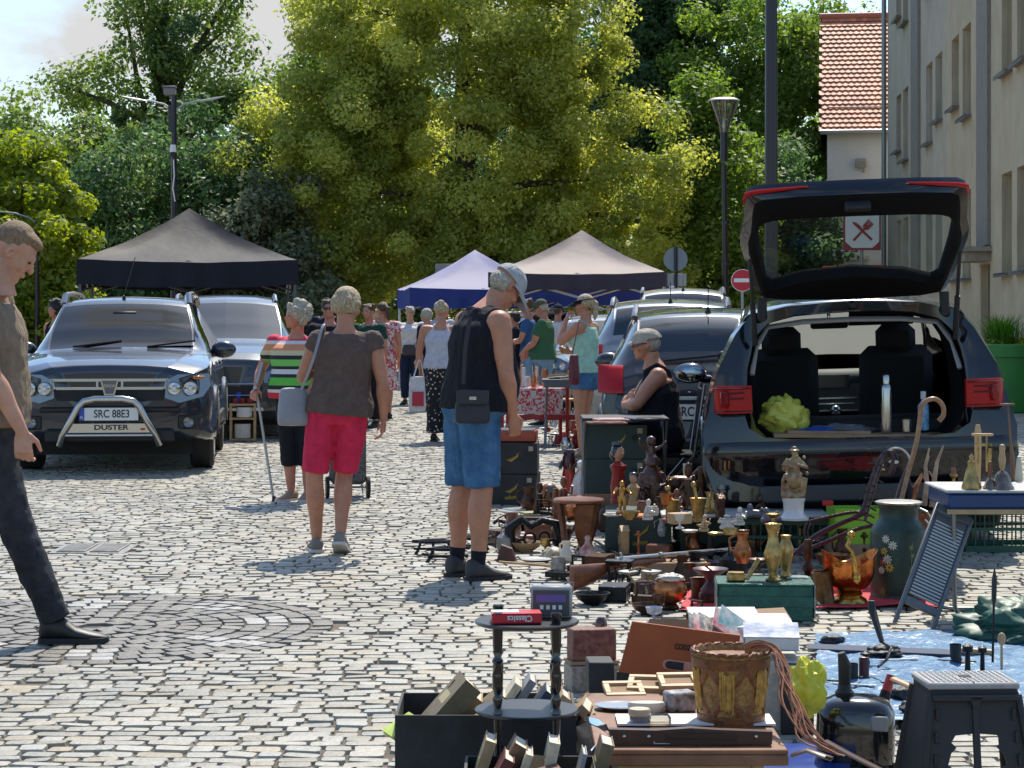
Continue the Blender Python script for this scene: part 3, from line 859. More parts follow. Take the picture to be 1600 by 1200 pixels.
def p_hair(c,m,style='short',seed=1):
 HM=c['HM'];b=MB();rd=random.Random(seed);dsp=.0035;vx=.005
 if style=='buzz':
  b.ell((0,-.016,.022),(.0435,.049,.046),18,12,M=HM);dsp=.001
  b.ell((0,.002,.044),(.036,.042,.018),16,10,M=HM)
 elif style=='short':
  b.ell((0,-.015,.019),(.046,.053,.049),18,12,M=HM)
  for i in range(16):
   a=rd.uniform(-2.6,2.6)-PI/2
   b.ell((math.cos(a)*.036,-.012+math.sin(a)*.040,.030+rd.uniform(-.012,.022)),.018,8,6,M=HM)
 elif style=='bob':
  b.ell((0,-.015,.018),(.050,.056,.050),18,12,M=HM);b.ell((0,-.028,-.014),(.048,.038,.038),16,10,M=HM)
  for i in range(26):
   a=rd.uniform(PI*.93,2.07*PI);b.tube([(math.cos(a)*.040,-.012+math.sin(a)*.042,.03),(math.cos(a)*.052,-.014+math.sin(a)*.052,0),(math.cos(a)*.046,-.014+math.sin(a)*.048,-.036+rd.uniform(-.008,.012))],[.011,.010,.005],6,M=HM)
 elif style=='curly':
  b.ell((0,-.015,.020),(.056,.060,.054),18,12,M=HM)
  for i in range(90):
   d=Vector((rd.gauss(0,1),rd.gauss(0,1)-.5,rd.gauss(0,1)+.35)).normalized()
   if d.y>.55 and d.z<.5:continue
   b.ell((d.x*.064,-.014+d.y*.066,.020+d.z*.060),rd.uniform(.010,.017),8,6,M=HM)
  dsp=.012
 elif style=='bun':
  b.ell((0,-.015,.019),(.046,.053,.048),18,12,M=HM);b.ell((0,-.052,.048),(.026,.024,.022),12,8,M=HM)
 elif style=='pony':
  b.ell((0,-.015,.019),(.0465,.053,.048),18,12,M=HM);b.tube([(0,-.055,.03),(0,-.078,.0),(0,-.072,-.06),(.005,-.06,-.10)],[.014,.019,.017,.006],10,M=HM)
 elif style=='fringe':
  b.ell((0,-.020,-.002),(.0450,.045,.034),18,12,M=HM)
 o=b.build('hair',m,c['t'],remesh=max(vx,c['vox']*.8),smooth=1);disp(o,dsp*c['H']*.8,.022)
 return o
def p_cap(c,m,style='cap',m2=None,tilt=0):
 HM=c['HM'];b=MB()
 T=HM@RX(R(-tilt*.5))@TR(0,.002,-.007)
 if style in ('cap','flat'):
  rg=[]
  for i in range(8):
   q=i/7*PI/2
   rr=math.cos(q) if i<7 else .03
   rg.append([Vector((math.cos(a)*.0485*rr,-.012+math.sin(a)*(.0585 if style=='cap' else .062)*rr+(.006*math.sin(q) if style=='flat' else 0),.026+(.052 if style=='cap' else .046)*math.sin(q))) for a in [2*PI*k/24 for k in range(24)]])
  b.loft(rg,M=T)
 if style=='visor' or style=='cap' or style=='flat':
  L=.046 if style!='flat' else .022
  th=[PI*k/14 for k in range(15)]
  inner=[Vector((math.cos(a)*.047,-.012+math.sin(a)*.056,.028)) for a in th]
  outer=[Vector((math.cos(a)*.045,-.004+math.sin(a)*(.056+L),.024-.010*math.sin(a)-.010*abs(math.cos(a)))) for a in th]
  mid=[(p+q)/2+Vector((0,0,.003)) for p,q in zip(inner,outer)]
  n=15
  vs=[]
  for dz in (0,.0028):
   for r in (inner,mid,outer):vs+=[p+Vector((0,0,dz)) for p in r]
  fs=[]
  for lay in (0,3):
   for r in (0,1):
    for k in range(n-1):
     a0=(lay+r)*n+k;fs.append((a0,a0+1,a0+n+1,a0+n))
  for k in range(n-1):
   fs.append((2*n+k,2*n+k+1,5*n+k+1,5*n+k));fs.append((k,k+1,3*n+k+1,3*n+k))
  b.add(vs,fs,T)
 if style=='visor':
  b.tube([Vector((math.cos(2*PI*k/24)*.050,-.012+math.sin(2*PI*k/24)*.060,.034)) for k in range(24)],.010,8,M=T,closed=True,flat=.3)
 o=b.build('cap' if style!='visor' else 'visor',m,c['t'],sharp=50)
 return o
def p_glasses(c,m,dark=True):
 HM=c['HM'];b=MB()
 for s in (-1,1):
  b.tube([Vector((s*.0185+math.cos(a)*.0145,.0535,.004+math.sin(a)*.0105)) for a in [2*PI*k/14 for k in range(14)]],.0013,6,M=HM,closed=True)
  b.tube([(s*.033,.052,.006),(s*.0455,.02,.006),(s*.048,-.01,.004)],.0016,6,M=HM)
 b.tube([(-.005,.0555,.006),(.005,.0555,.006)],.0014,6,M=HM)
 g=b.build('glasses',m,c['t'])
 if dark:
  l=MB()
  for s in (-1,1):l.ell((s*.0185,.0535,.004),(.0140,.002,.0102),14,8,M=HM)
  l.build('lens',mat('sunglass_lens',(.02,.015,.015),.08),g)
def p_strap(c,m,pts,r=.008,flat=.25,name='strap'):
 b=MB();H=c['H']
 P=[Vector(p)*H for p in pts];out=[]
 for i in range(len(P)-1):
  for k in range(6):out.append(lerp(P[i],P[i+1],k/6))
 out.append(P[-1])
 b.tube(out,r,8,flat=flat);b.build(name,m,c['t'])
def aniso_bump(m,sc,dist,strength=.6):
 t,b=nodes_of(m)
 tcn=t.nodes.new('ShaderNodeTexCoord');mp=t.nodes.new('ShaderNodeMapping');mp.inputs['Scale'].default_value=sc
 n=t.nodes.new('ShaderNodeTexNoise');n.inputs['Scale'].default_value=1.0;n.inputs['Detail'].default_value=3;n.inputs['Distortion'].default_value=.6
 t.links.new(tcn.outputs['Object'],mp.inputs[0]);t.links.new(mp.outputs[0],n.inputs['Vector'])
 bp=t.nodes.new('ShaderNodeBump');bp.inputs['Strength'].default_value=strength;bp.inputs['Distance'].default_value=dist
 t.links.new(n.outputs[0],bp.inputs['Height'])
 if b.inputs['Normal'].links:t.links.new(b.inputs['Normal'].links[0].from_socket,bp.inputs['Normal'])
 t.links.new(bp.outputs[0],b.inputs['Normal']);return m
def fabric(name,c,var=.12,rough=.88,v=20):return aniso_bump(mat(name,c,rough,var=var,vscale=v,bump=.25,bscale=300,spec=.25),(15,15,5),.06)
def world_pt(c,v):
 t=c['t'];bpy.context.view_layer.update()
 return t.matrix_world@(Vector(v)*c['H'])
denim_b=aniso_bump(mat('blue_denim',(.032,.105,.22),.85,col2=(.08,.19,.34),vscale=6,bump=.4,bscale=260,spec=.2),(16,16,7),.07)
denim_l=mat('light_denim',(.12,.21,.32),.85,col2=(.22,.32,.43),vscale=10,spec=.2)
denim_k=mat('charcoal_denim',(.022,.024,.030),.9,col2=(.05,.053,.062),vscale=8,bump=.4,bscale=220,spec=.2)
black_c=fabric('black_cloth',(.012,.012,.018));navy_c=fabric('navy_cloth',(.012,.022,.05))
khaki_c=fabric('khaki_tee_cloth',(.23,.175,.125));taupe_c=fabric('taupe_blouse_cloth',(.12,.085,.072));pink_c=fabric('raspberry_cloth',(.62,.03,.085))
white_c=fabric('white_cloth',(.62,.61,.62));lilac_c=fabric('pale_lilac_cloth',(.50,.50,.56));mint_c=fabric('mint_cloth',(.34,.55,.44));green_c=fabric('moss_green_cloth',(.045,.12,.06))
royal_c=fabric('blue_tee_cloth',(.03,.09,.22));grey_c=fabric('grey_cap_cloth',(.36,.37,.38));beige_c=fabric('beige_cap_cloth',(.42,.37,.30))
black_sh=mat('black_shoe',(.012,.012,.013),.5);rub=mat('dark_sole',(.02,.02,.022),.8);grey_sh=mat('grey_slip_on',(.20,.18,.17),.8,var=.1);tan_sh=mat('tan_sandal',(.28,.19,.13),.7)
pale_sole=mat('pale_sole',(.55,.52,.48),.7)
blond=mat('blond_hair',(.30,.20,.10),.6,col2=(.62,.52,.36),vscale=60,spec=.4);blond_dummy=0;greyh=mat('grey_blond_hair',(.30,.26,.19),.65,col2=(.58,.54,.44),vscale=55)
brownh=mat('brown_hair',(.055,.028,.015),.5,col2=(.12,.065,.035),vscale=60);darkh=mat('dark_hair',(.02,.014,.012),.5,var=.3,vscale=60);lighth=mat('sandy_stubble',(.20,.125,.07),.75,col2=(.33,.22,.13),vscale=70)
for h_ in (blond,greyh,brownh,darkh,lighth):aniso_bump(h_,(230,230,26),.012,.9)
wireg=mat('spectacle_frame',(.03,.025,.025),.3)
def stripes(name,bands,scale,off):
 m=bpy.data.materials.new(name);m.use_nodes=True;t,b=nodes_of(m);b.inputs['Roughness'].default_value=.85
 tcn=t.nodes.new('ShaderNodeTexCoord');sp=t.nodes.new('ShaderNodeSeparateXYZ');t.links.new(tcn.outputs['Object'],sp.inputs[0])
 mr=t.nodes.new('ShaderNodeMapRange');mr.inputs[1].default_value=off;mr.inputs[2].default_value=off+scale;t.links.new(sp.outputs['Z'],mr.inputs[0])
 r=t.nodes.new('ShaderNodeValToRGB');r.color_ramp.interpolation='CONSTANT';t.links.new(mr.outputs[0],r.inputs[0])
 e=r.color_ramp.elements
 e[0].position=0;e[0].color=(*bands[0][1],1);e[1].position=bands[1][0];e[1].color=(*bands[1][1],1)
 for p,c in bands[2:]:k=e.new(p);k.color=(*c,1)
 t.links.new(r.outputs[0],b.inputs['Base Color']);return m
def dots(name,base,dot,scale,thr,soft=.02,rand=False):
 m=bpy.data.materials.new(name);m.use_nodes=True;t,b=nodes_of(m);b.inputs['Roughness'].default_value=.85
 tcn=t.nodes.new('ShaderNodeTexCoord');v=t.nodes.new('ShaderNodeTexVoronoi');v.inputs['Scale'].default_value=scale;t.links.new(tcn.outputs['Object'],v.inputs['Vector'])
 if rand:
  n=t.nodes.new('ShaderNodeTexNoise');n.inputs['Scale'].default_value=scale*1.3;n.inputs['Distortion'].default_value=2;t.links.new(tcn.outputs['Object'],n.inputs['Vector'])
 r=t.nodes.new('ShaderNodeValToRGB');r.color_ramp.elements[0].position=thr;r.color_ramp.elements[1].position=thr+soft
 r.color_ramp.elements[0].color=(*dot,1);r.color_ramp.elements[1].color=(*base,1)
 t.links.new((n.outputs[0] if rand else v.outputs['Distance']),r.inputs[0]);t.links.new(r.outputs[0],b.inputs['Base Color']);return m
left=person('young man in khaki tee and charcoal jeans stepping in at the left edge',0,1000,1.86,-84,dict(pelvis=(0,-.0,.52),waist=(0,.002,.605),chest=(0,.0,.715),sh=(0,-.012,.80),neck=(0,.018,.842),head=(0,.052,.915),headrot=(40,0,0),hs=1.04,hipR=(.05,-.01,.51),hipL=(-.05,.01,.51),kneeR=(.052,.055,.29),ankR=(.05,.155,.047),footR=(0,1,.0),kneeL=(-.052,-.03,.29),ankL=(-.05,-.14,.075),footL=(0,1,-.35),shR=(.112,-.015,.80),elR=(.135,.015,.635),wrR=(.13,.085,.50),handR=((0,.06,-1),(-1,.1,0),.75),elL=(-.135,-.06,.64),wrL=(-.13,-.06,.49)),w=1.08,belly=.01,skin=skin_b,vox=.006,loc=Vector((px(-12,1000,9.25).x-.0,9.25,0)),parts=((p_shirt,khaki_c,.62,1,.011,.016),(p_legs,denim_k,1.97,3,.008,0,'jeans',.02,.06),(p_shoes,black_sh,rub),(p_hair,lighth,'buzz')))
pinkw=person('blonde woman in taupe blouse and raspberry shorts walking away from the camera',516,864,1.61,2,dict(pelvis=(.030,0,.53),waist=(.042,0,.61),chest=(.050,.002,.72),sh=(.056,.002,.805),neck=(.056,.004,.845),head=(.066,.030,.925),shR=(.158,0,.798),shL=(-.046,0,.798),headrot=(22,-34,0),kneeR=(.050,.045,.287),kneeL=(-.058,.0,.285),ankR=(.040,-.045,.068),ankL=(-.052,.035,.046),footR=(.1,1,-.40),footL=(-.15,1,0),hipR=(.085,0,.515),hipL=(-.030,0,.515),elR=(.195,-.015,.64),wrR=(.200,.01,.50),handR=((-.1,.1,-1),(-1,0,0),.45),elL=(-.105,.03,.655),wrL=(-.055,.10,.70),handL=((.6,.5,.5),(.3,-.6,.6),1.1)),w=1.10,belly=.02,skin=skin_a,vox=.006,parts=((p_shirt,taupe_c,.28,1,.013,.016,False,'blouse',False,.06,.05),(p_legs,pink_c,.93,2,.010,.004,'shorts',.012,.07),(p_shoes,grey_sh,pale_sole,True),(p_hair,blond,'bob',3)))
stripe_m=stripes('striped_jersey',[(0,(.55,.02,.05)),(.06,(.6,.6,.58)),(.10,(.02,.02,.03)),(.15,(.10,.45,.06)),(.25,(.02,.02,.03)),(.29,(.6,.6,.58)),(.35,(.02,.02,.03)),(.39,(.16,.5,.10)),(.47,(.02,.02,.03)),(.52,(.55,.50,.30)),(.58,(.6,.24,.12)),(.66,(.65,.62,.6)),(.70,(.60,.03,.08)),(.84,(.65,.62,.60)),(.88,(.16,.16,.2)),(.93,(.65,.63,.6))],.62,.80)
strip=person('curly grey-haired woman in striped shirt and black capris leaning on a crutch',464,782,1.53,168,dict(head=(0,.02,.93),headrot=(0,-52,0),elR=(.20,-.03,.66),wrR=(.185,.09,.565),handR=((0,.8,-.5),(0,-.4,-1),.9),elL=(-.15,.03,.66),wrL=(-.10,.11,.56),kneeR=(.04,.02,.285),ankR=(.03,.0,.045),footR=(.35,1,0),footL=(-.1,1,0)),w=1.22,belly=.05,skin=skin_r,vox=.008,bust=.02,parts=((p_shirt,stripe_m,.62,1,.013,.012,False,'striped_shirt',False,.05),(p_legs,black_c,1.45,3,.009,0,'capri_trousers'),(p_shoes,tan_sh,pale_sole,True),(p_hair,greyh,'curly',5)))
tankm=person('elderly man in grey cap, black tank top and denim shorts looking down at the goods',742,903,1.76,-62,dict(pelvis=(0,-.01,.53),waist=(0,.0,.615),chest=(0,.012,.72),sh=(0,.026,.802),neck=(0,.062,.845),head=(0,.112,.897),headrot=(50,-4,0),hs=1.03,shR=(.112,.026,.80),shL=(-.112,.026,.80),elR=(.14,.035,.635),wrR=(.115,.072,.505),handR=((-.15,.25,-1),(-1,0,0),.7),elL=(-.14,.03,.64),wrL=(-.12,.08,.51),hipR=(.05,-.01,.515),hipL=(-.05,-.01,.515),kneeR=(.06,-.005,.285),kneeL=(-.06,-.012,.285),ankR=(.06,-.02,.045),ankL=(-.065,-.03,.045),footR=(-.12,1,0),footL=(-.45,1,0)),w=1.22,belly=.055,skin=skin_a,vox=.006,parts=((p_shirt,black_c,0,1,.010,.012,False,'tank_top','wide'),(p_legs,denim_b,1.0,2,.013,.007,'denim_shorts',.016,.07),(p_socks,black_c,.045),(p_shoes,mat('grey_trainer',(.035,.035,.037),.7,var=.2),rub),(p_hair,greyh,'fringe'),(p_cap,grey_c,'cap',None,6),(p_glasses,wireg,False)))
seat=person('seated man in beige flat cap and black tank top with crossed arms',0,0,1.72,88,dict(pelvis=(0,0,.30),waist=(0,.01,.38),chest=(0,.02,.49),sh=(0,.03,.575),neck=(0,.05,.615),head=(0,.078,.69),headrot=(8,4,0),hipR=(.05,.0,.285),hipL=(-.05,.0,.285),kneeR=(.075,.23,.285),kneeL=(-.075,.23,.285),ankR=(.08,.25,.05),ankL=(-.08,.25,.05),shR=(.112,.03,.57),shL=(-.112,.03,.57),elR=(.15,.115,.455),wrR=(.0,.145,.47),handR=((-1,.0,.1),(0,-1,-.2),.3),elL=(-.15,.115,.45),wrL=(.02,.165,.44),handL=((1,.0,0),(0,-1,.1),.4)),w=1.2,belly=.07,skin=skin_a,vox=.007,loc=Vector((px(1038,0,14.9).x,14.9,.04)),parts=((p_shirt,black_c,0,1,.010,.012,False,'tank_top',.022),(p_legs,navy_c,1.0,2,.012,.006,'shorts'),(p_shoes,black_sh,rub),(p_hair,greyh,'fringe'),(p_cap,beige_c,'flat',None,2),(p_glasses,wireg,False)))
mint=person('tanned woman in mint top, denim shorts and dark visor, hand at her mouth',915,716,1.66,62,dict(head=(0,.015,.928),headrot=(6,8,0),shR=(.105,0,.80),elR=(.155,.02,.665),wrR=(.06,.135,.64),handR=((-.7,.6,.2),(0,-1,.1),.35),elL=(-.11,.115,.70),wrL=(-.055,.105,.835),handL=((.35,-.25,.9),(.4,-.9,0),.8),hipR=(.052,0,.515),kneeR=(.056,.03,.285),ankR=(.05,.0,.045)),w=1.08,bust=.035,skin=skin_a,vox=.009,parts=((p_shirt,mint_c,0,1,.009,.010,False,'camisole',.012),(p_legs,denim_b,.42,2,.012,.010,'denim_shorts'),(p_shoes,tan_sh,None,True),(p_hair,blond,'pony'),(p_cap,black_c,'visor',None,6),(p_glasses,wireg,True)))
polka=person('woman from behind in white tank top and black trousers with white dots',690,690,1.60,-12,dict(elL=(-.165,.0,.64),wrL=(-.16,.02,.51),handL=((0,.1,-1),(1,0,0),.9),head=(0,.03,.922),headrot=(25,-10,0),elR=(.15,.02,.64),wrR=(.12,.09,.52)),w=1.25,skin=skin_a,vox=.010,parts=((p_shirt,lilac_c,0,1,.010,.010,False,'tank_top',.02),(p_legs,dots('dotted_cloth',(.012,.012,.014),(.6,.6,.6),26,.26),1.93,2,.014,.006,'dotted_trousers',.02,.1,.036),(p_shoes,black_sh,None,True),(p_hair,blond,'bun',8)))
whitew=person('grey-haired woman in white top with dark waist bag facing the camera',641,632,1.60,175,dict(elR=(.145,-.01,.64),elL=(-.145,-.01,.64)),w=1.15,bust=.03,skin=skin_b,vox=.012,parts=((p_shirt,white_c,.75,1,.012,.01,False,'blouse'),(p_legs,navy_c,1.9,3,.010,.002,'trousers'),(p_shoes,black_sh,None,True),(p_hair,greyh,'short',2)))
floral=dots('floral_cloth',(.60,.55,.54),(.50,.06,.07),11,.47,.05,True)
person('brown-haired woman in a red and white floral dress beside the shorts woman',598,655,1.63,20,dict(head=(0,.02,.93),headrot=(10,20,0)),w=1.1,skin=skin_a,vox=.011,parts=((p_skirt,floral,.25,.08,.10),(p_shoes,black_sh,None,True),(p_hair,brownh,'pony',8),(p_strap,brownh,[(-.06,-.03,.83),(.0,-.075,.72),(.10,-.06,.60)],.012)))
person('woman in dark green top half hidden behind the blonde woman in taupe blouse',577,668,1.60,150,{},w=1.1,skin=skin_r,vox=.012,parts=((p_shirt,fabric('bottle_green_cloth',(.012,.06,.045)),.6),(p_legs,black_c,1.9),(p_shoes,black_sh),(p_hair,brownh,'short',4)))
person('man with dark sunglasses seen between the curly woman and the blonde woman',515,700,1.62,170,dict(headrot=(0,10,0)),w=1.1,skin=skin_r,vox=.012,parts=((p_shirt,black_c,.6),(p_legs,navy_c,1.9),(p_shoes,black_sh),(p_hair,brownh,'short',5),(p_glasses,wireg,True)))
person('person in navy cap far behind the man with dark sunglasses',511,640,1.72,165,{},skin=skin_r,vox=.014,parts=((p_shirt,navy_c,.6),(p_legs,denim_b,1.9),(p_shoes,black_sh),(p_hair,brownh,'fringe'),(p_cap,navy_c,'cap')))
person('fair-haired person in pale top behind the floral dress woman',588,628,1.56,20,{},skin=skin_b,vox=.014,parts=((p_shirt,white_c,.6),(p_legs,denim_l,1.9),(p_shoes,black_sh),(p_hair,blond,'short',6)))
person('woman in black cardigan and grey hair reaching left behind the dotted trousers woman',667,642,1.56,60,dict(elR=(.16,.05,.66),wrR=(.10,.16,.68)),w=1.1,skin=skin_b,vox=.013,parts=((p_shirt,black_c,1.9),(p_legs,navy_c,1.9),(p_shoes,black_sh),(p_hair,greyh,'bob',6)))
person('person in white sun hat behind the dotted trousers woman',686,640,1.66,10,{},skin=skin_b,vox=.014,parts=((p_shirt,lilac_c,.6),(p_legs,navy_c,1.9),(p_shoes,black_sh),(p_hair,greyh,'fringe'),(p_cap,beige_c,'cap')))
person('man in moss green tee, camouflage cap and light denim shorts browsing the stalls',850,664,1.66,78,dict(elR=(.13,.06,.645),wrR=(.07,.15,.60),elL=(-.13,.06,.645),wrL=(-.05,.15,.59),head=(0,.03,.925),headrot=(22,0,0)),w=1.18,belly=.03,skin=skin_r,vox=.010,parts=((p_shirt,green_c,.62,1,.014,.012,False,'tee_shirt',False,.08),(p_legs,denim_l,.95,2,.014,.008,'denim_shorts'),(p_shoes,black_sh,rub),(p_hair,greyh,'fringe'),(p_cap,dots('camouflage',(.10,.11,.05),(.03,.05,.03),30,.5,.02,True),'cap')))
person('man in blue tee behind the man in moss green tee',826,655,1.67,82,dict(elR=(.13,.05,.66),wrR=(.03,.13,.65),elL=(-.13,.05,.66),wrL=(-.02,.13,.63),headrot=(20,0,0)),skin=skin_r,vox=.011,parts=((p_shirt,royal_c,.6),(p_legs,denim_l,1.9),(p_shoes,black_sh),(p_hair,brownh,'short',9)))
person('dark-haired person all in black at the left of the man in blue tee',805,640,1.52,90,{},skin=skin_r,vox=.014,parts=((p_shirt,black_c,1.8),(p_legs,black_c,1.9),(p_shoes,black_sh),(p_hair,darkh,'bob',9)))
person('person in white tee and navy cap seen from behind under the beige tent',872,634,1.63,-10,dict(headrot=(10,-30,0)),skin=skin_r,vox=.012,parts=((p_shirt,white_c,.7,1,.014,.01,False,'tee_shirt',False,.08),(p_legs,black_c,1.9),(p_shoes,black_sh),(p_hair,brownh,'fringe'),(p_cap,navy_c,'cap')))
person('dark-haired woman in red-brown vest standing behind the left car',88,668,1.63,140,{},skin=skin_r,vox=.012,parts=((p_shirt,black_c,0,1,.01,.01,False,'vest',.02),(p_legs,black_c,1.9),(p_shoes,black_sh),(p_hair,darkh,'curly',9)))
# ================================================================ CARS
def paint(name,c,metal=.3):
 return mat(name,c,.28,metal,coat=1.0,spec=.6)
def glass_mat(name,tint,refl=1.0,dark=0.0):
 m=bpy.data.materials.new(name);m.use_nodes=True;t=m.node_tree;t.nodes.clear()
 o=t.nodes.new('ShaderNodeOutputMaterial');tr=t.nodes.new('ShaderNodeBsdfTransparent');tr.inputs[0].default_value=(*tint,1)
 gl=t.nodes.new('ShaderNodeBsdfGlossy');gl.inputs['Roughness'].default_value=.02;gl.inputs[0].default_value=(refl,refl,refl,1)
 fr=t.nodes.new('ShaderNodeFresnel');fr.inputs[0].default_value=1.52
 mt=t.nodes.new('ShaderNodeMath');mt.operation='MULTIPLY_ADD';mt.inputs[1].default_value=1.3;mt.inputs[2].default_value=dark;mt.use_clamp=True
 mx=t.nodes.new('ShaderNodeMixShader');t.links.new(fr.outputs[0],mt.inputs[0]);t.links.new(mt.outputs[0],mx.inputs[0]);t.links.new(tr.outputs[0],mx.inputs[1]);t.links.new(gl.outputs[0],mx.inputs[2]);t.links.new(mx.outputs[0],o.inputs[0])
 _mats[name]=m
 return m
car_glass=glass_mat('car_glass',(.05,.08,.10),1,.0);tint_glass=glass_mat('tinted_glass',(.06,.07,.08),1,.03);clear_glass=glass_mat('clear_glass',(.78,.84,.82),1)
blackp=mat('black_plastic',(.012,.012,.014),.55,bump=.2,bscale=300);tyre_m=mat('tyre_rubber',(.018,.018,.018),.8,bump=.3,bscale=80);alloy=mat('alloy',(.55,.56,.58),.25,.9);chrome=mat('chrome',(.72,.72,.72),.08,1.0)
steel=mat('brushed_steel',(.50,.48,.45),.22,1.0);inner_m=mat('car_interior',(.022,.022,.025),.8);red_l=mat('red_lamp',(.40,.004,.006),.25,coat=.15,spec=.3);lamp_c=mat('lamp_clear',(.20,.21,.22),.12,.6,coat=1);silverp=mat('grille_silver',(.45,.46,.48),.2,.9)
plate_w=mat('plate_white',(.72,.73,.72),.45);plate_b=mat('plate_blue',(.02,.08,.42),.4);ink=mat('black_ink',(.01,.01,.012),.5)
orange_l=mat('amber_lamp',(.45,.14,.02),.2,coat=1)
def cr(p0,p1,p2,p3,t):
 return .5*((2*p1)+(p2-p0)*t+(2*p0-5*p1+4*p2-p3)*t*t+(3*p1-p0-3*p2+p3)*t**3)
def wheel(parent,x,y,r,w_,side,spokes=5,tw=None,rimm=None):
 M=TR(x,y,r)@RY(R(90)*side)
 m=MB();ri=r*.66
 m.lathe([(ri,-w_/2),(r*.93,-w_/2),(r,-w_/2+.03),(r,w_/2-.03),(r*.93,w_/2),(ri*1.02,w_/2),(ri,w_/2-.01)],n=36,M=M)
 wh_=m.build('wheel',tyre_m,parent)
 m=MB();m.lathe([(ri*1.01,w_/2+.003),(ri*.95,w_/2-.005),(ri*.93,w_/2-.07),(.001,w_/2-.09)],n=36,M=M)
 m.cur=0
 for i in range(spokes):
  for dd in (-.16,.16):
   a=2*PI*i/spokes+dd*(1 if spokes<8 else .5);ca,sa=math.cos(a),math.sin(a);cb_,sb=math.cos(a-dd*.5),math.sin(a-dd*.5)
   m.tube([(cb_*.05,sb*.05,w_/2-.035),(ca*ri*.95,sa*ri*.95,w_/2-.006)],[.028,.020],6,M=M,flat=.6,up=(0,0,1))
 m.lathe([(.001,w_/2-.012),(.05,w_/2-.014),(.06,w_/2-.04)][::-1],n=16,M=M)
 m.build('rim',rimm or alloy,wh_)
def car_shell(t,st,wheels,wr,pm,regions,nu=7,nv=5,glass=None,closed_tail=True,cut_from=None,tail_open=False):
 """st rows: f, zb, xs, xm, zm, xb, zbelt, xr, zr, zc  (f measured back from the nose; local +Y is forward, origin under the nose)
    regions: list (name, fmin, fmax, kmin, kmax) of windows"""
 prof=[]
 for (f,zb,xs,xm,zm,xb,zt,xr,zr,zc) in st:
  b4=Vector((xb,-f,zt));r7=Vector((xr,-f,zr));d=r7-b4
  out_=Vector((d.z,0,-d.x)).normalized()*(.10*d.length*(1 if abs(d.z)>abs(d.x)*.5 else .25))
  prof.append([Vector((0,-f,zb+.02)),Vector((xs,-f,zb)),Vector((xm*.995,-f,zb+(zm-zb)*.45)),Vector((xm,-f,zm)),b4,b4+d*.07+out_*.1,b4+d*.90+out_*.45,r7,Vector((xr*.6,-f,zr+(zc-zr)*.72)),Vector((0,-f,zc))])
 ns,nk=len(prof),10
 fine=[]
 sp=[]
 for i in range(ns-1):
  for a in range(nu):
   t_=a/nu;row=[]
   g_=lambda q:prof[max(0,min(ns-1,q))]
   for k in range(nk):
    v=cr(g_(i-1)[k],g_(i)[k],g_(i+1)[k],g_(i+2)[k],t_)
    l=g_(i)[k].lerp(g_(i+1)[k],t_);v=l.lerp(v,.7);v.y=l.y
    row.append(v)
   sp.append(row)
 sp.append(prof[-1])
 for row in sp:
  o=[]
  for k in range(nk-1):
   for a in range(nv):
    t_=a/nv;g_=lambda q:row[max(0,min(nk-1,q))]
    if k==nk-2:p3=Vector((-row[nk-2].x,row[nk-1].y,row[nk-2].z))
    else :p3=g_(k+2)
    v=cr(g_(k-1),g_(k),g_(k+1),p3,t_);l=g_(k).lerp(g_(k+1),t_);o.append(l.lerp(v,.6))
  o.append(row[-1]);fine.append(o)
 nr,nc=len(fine),len(fine[0])
 body=MB();wins={}
 vs=[]
 for o in fine:
  vs+=o+[Vector((-p.x,p.y,p.z)) for p in o]
 W2=nc*2
 for r_ in range(nr-1):
  for c in range(nc-1):
   kk=(c+.5)/nv
   cen=(fine[r_][c]+fine[r_+1][c+1])/2;f=-cen.y
   if 0.6<kk<4.2 and any((cen.y+wy)**2+(cen.z-wr)**2<(wr+.055)**2 for wy in wheels):continue
   hit=None
   for (nm,f0,f1,k0,k1) in regions:
    if f0<=f<=f1 and k0<=kk<=k1:hit=nm;break
   for side in (0,nc):
    q=[r_*W2+c+side,r_*W2+c+1+side,(r_+1)*W2+c+1+side,(r_+1)*W2+c+side]
    if side:q=q[::-1]
    if hit:
     key=hit if hit in ('windscreen','rear_window','sunroof') else hit+('R' if side==0 else 'L')
     wins.setdefault(key,[]).append(q)
    else :body.f.append(q);body.mi.append(0)
 if True:body.f.append(([c for c in range(nc)]+[nc+c for c in reversed(range(nc))])[::-1]);body.mi.append(0)
 if closed_tail:b0=(nr-1)*W2;body.f.append(([b0+nc+c for c in range(nc)]+[b0+c for c in reversed(range(nc))])[::-1]);body.mi.append(0)
 body.v=vs
 bo=body.build('body',pm,t,sharp=42,fix=False)
 for k,fs in wins.items():
  m=MB();m.v=vs;m.f=fs;m.mi=[0]*len(fs)
  nm=k if k in ('windscreen','rear_window','sunroof') else 'side_window'
  used=sorted({i for q in fs for i in q});mp_={a:b for b,a in enumerate(used)}
  m.v=[vs[i] for i in used];m.f=[[mp_[i] for i in q] for q in fs]
  m.build(nm,glass if nm!='rear_window' else glass,t,sharp=60,fix=False)
 hw=max(s[3] for s in st);ao=[]
 for wy in wheels:
  for s in (-1,1):
   a=MB();ao.append(a)
   a.tube([(s*(hw-.012),-wy+math.cos(q)*(wr+.06),wr+math.sin(q)*(wr+.06)) for q in [PI*k/20-.12+.24*(k/20) for k in range(21)]],.038,8,flat=1.0)
 w2=MB()
 for wy in wheels:w2.box((0,-wy,wr+.10),(2*hw-.40,2*wr*1.02,2*wr*.85))
 w2.box((0,-(st[0][0]+st[-1][0])/2,.36),(2*hw-.5,st[-1][0]-.6,.16))
 w2.build('underbody',inner_m,t)
 return bo,ao,fine
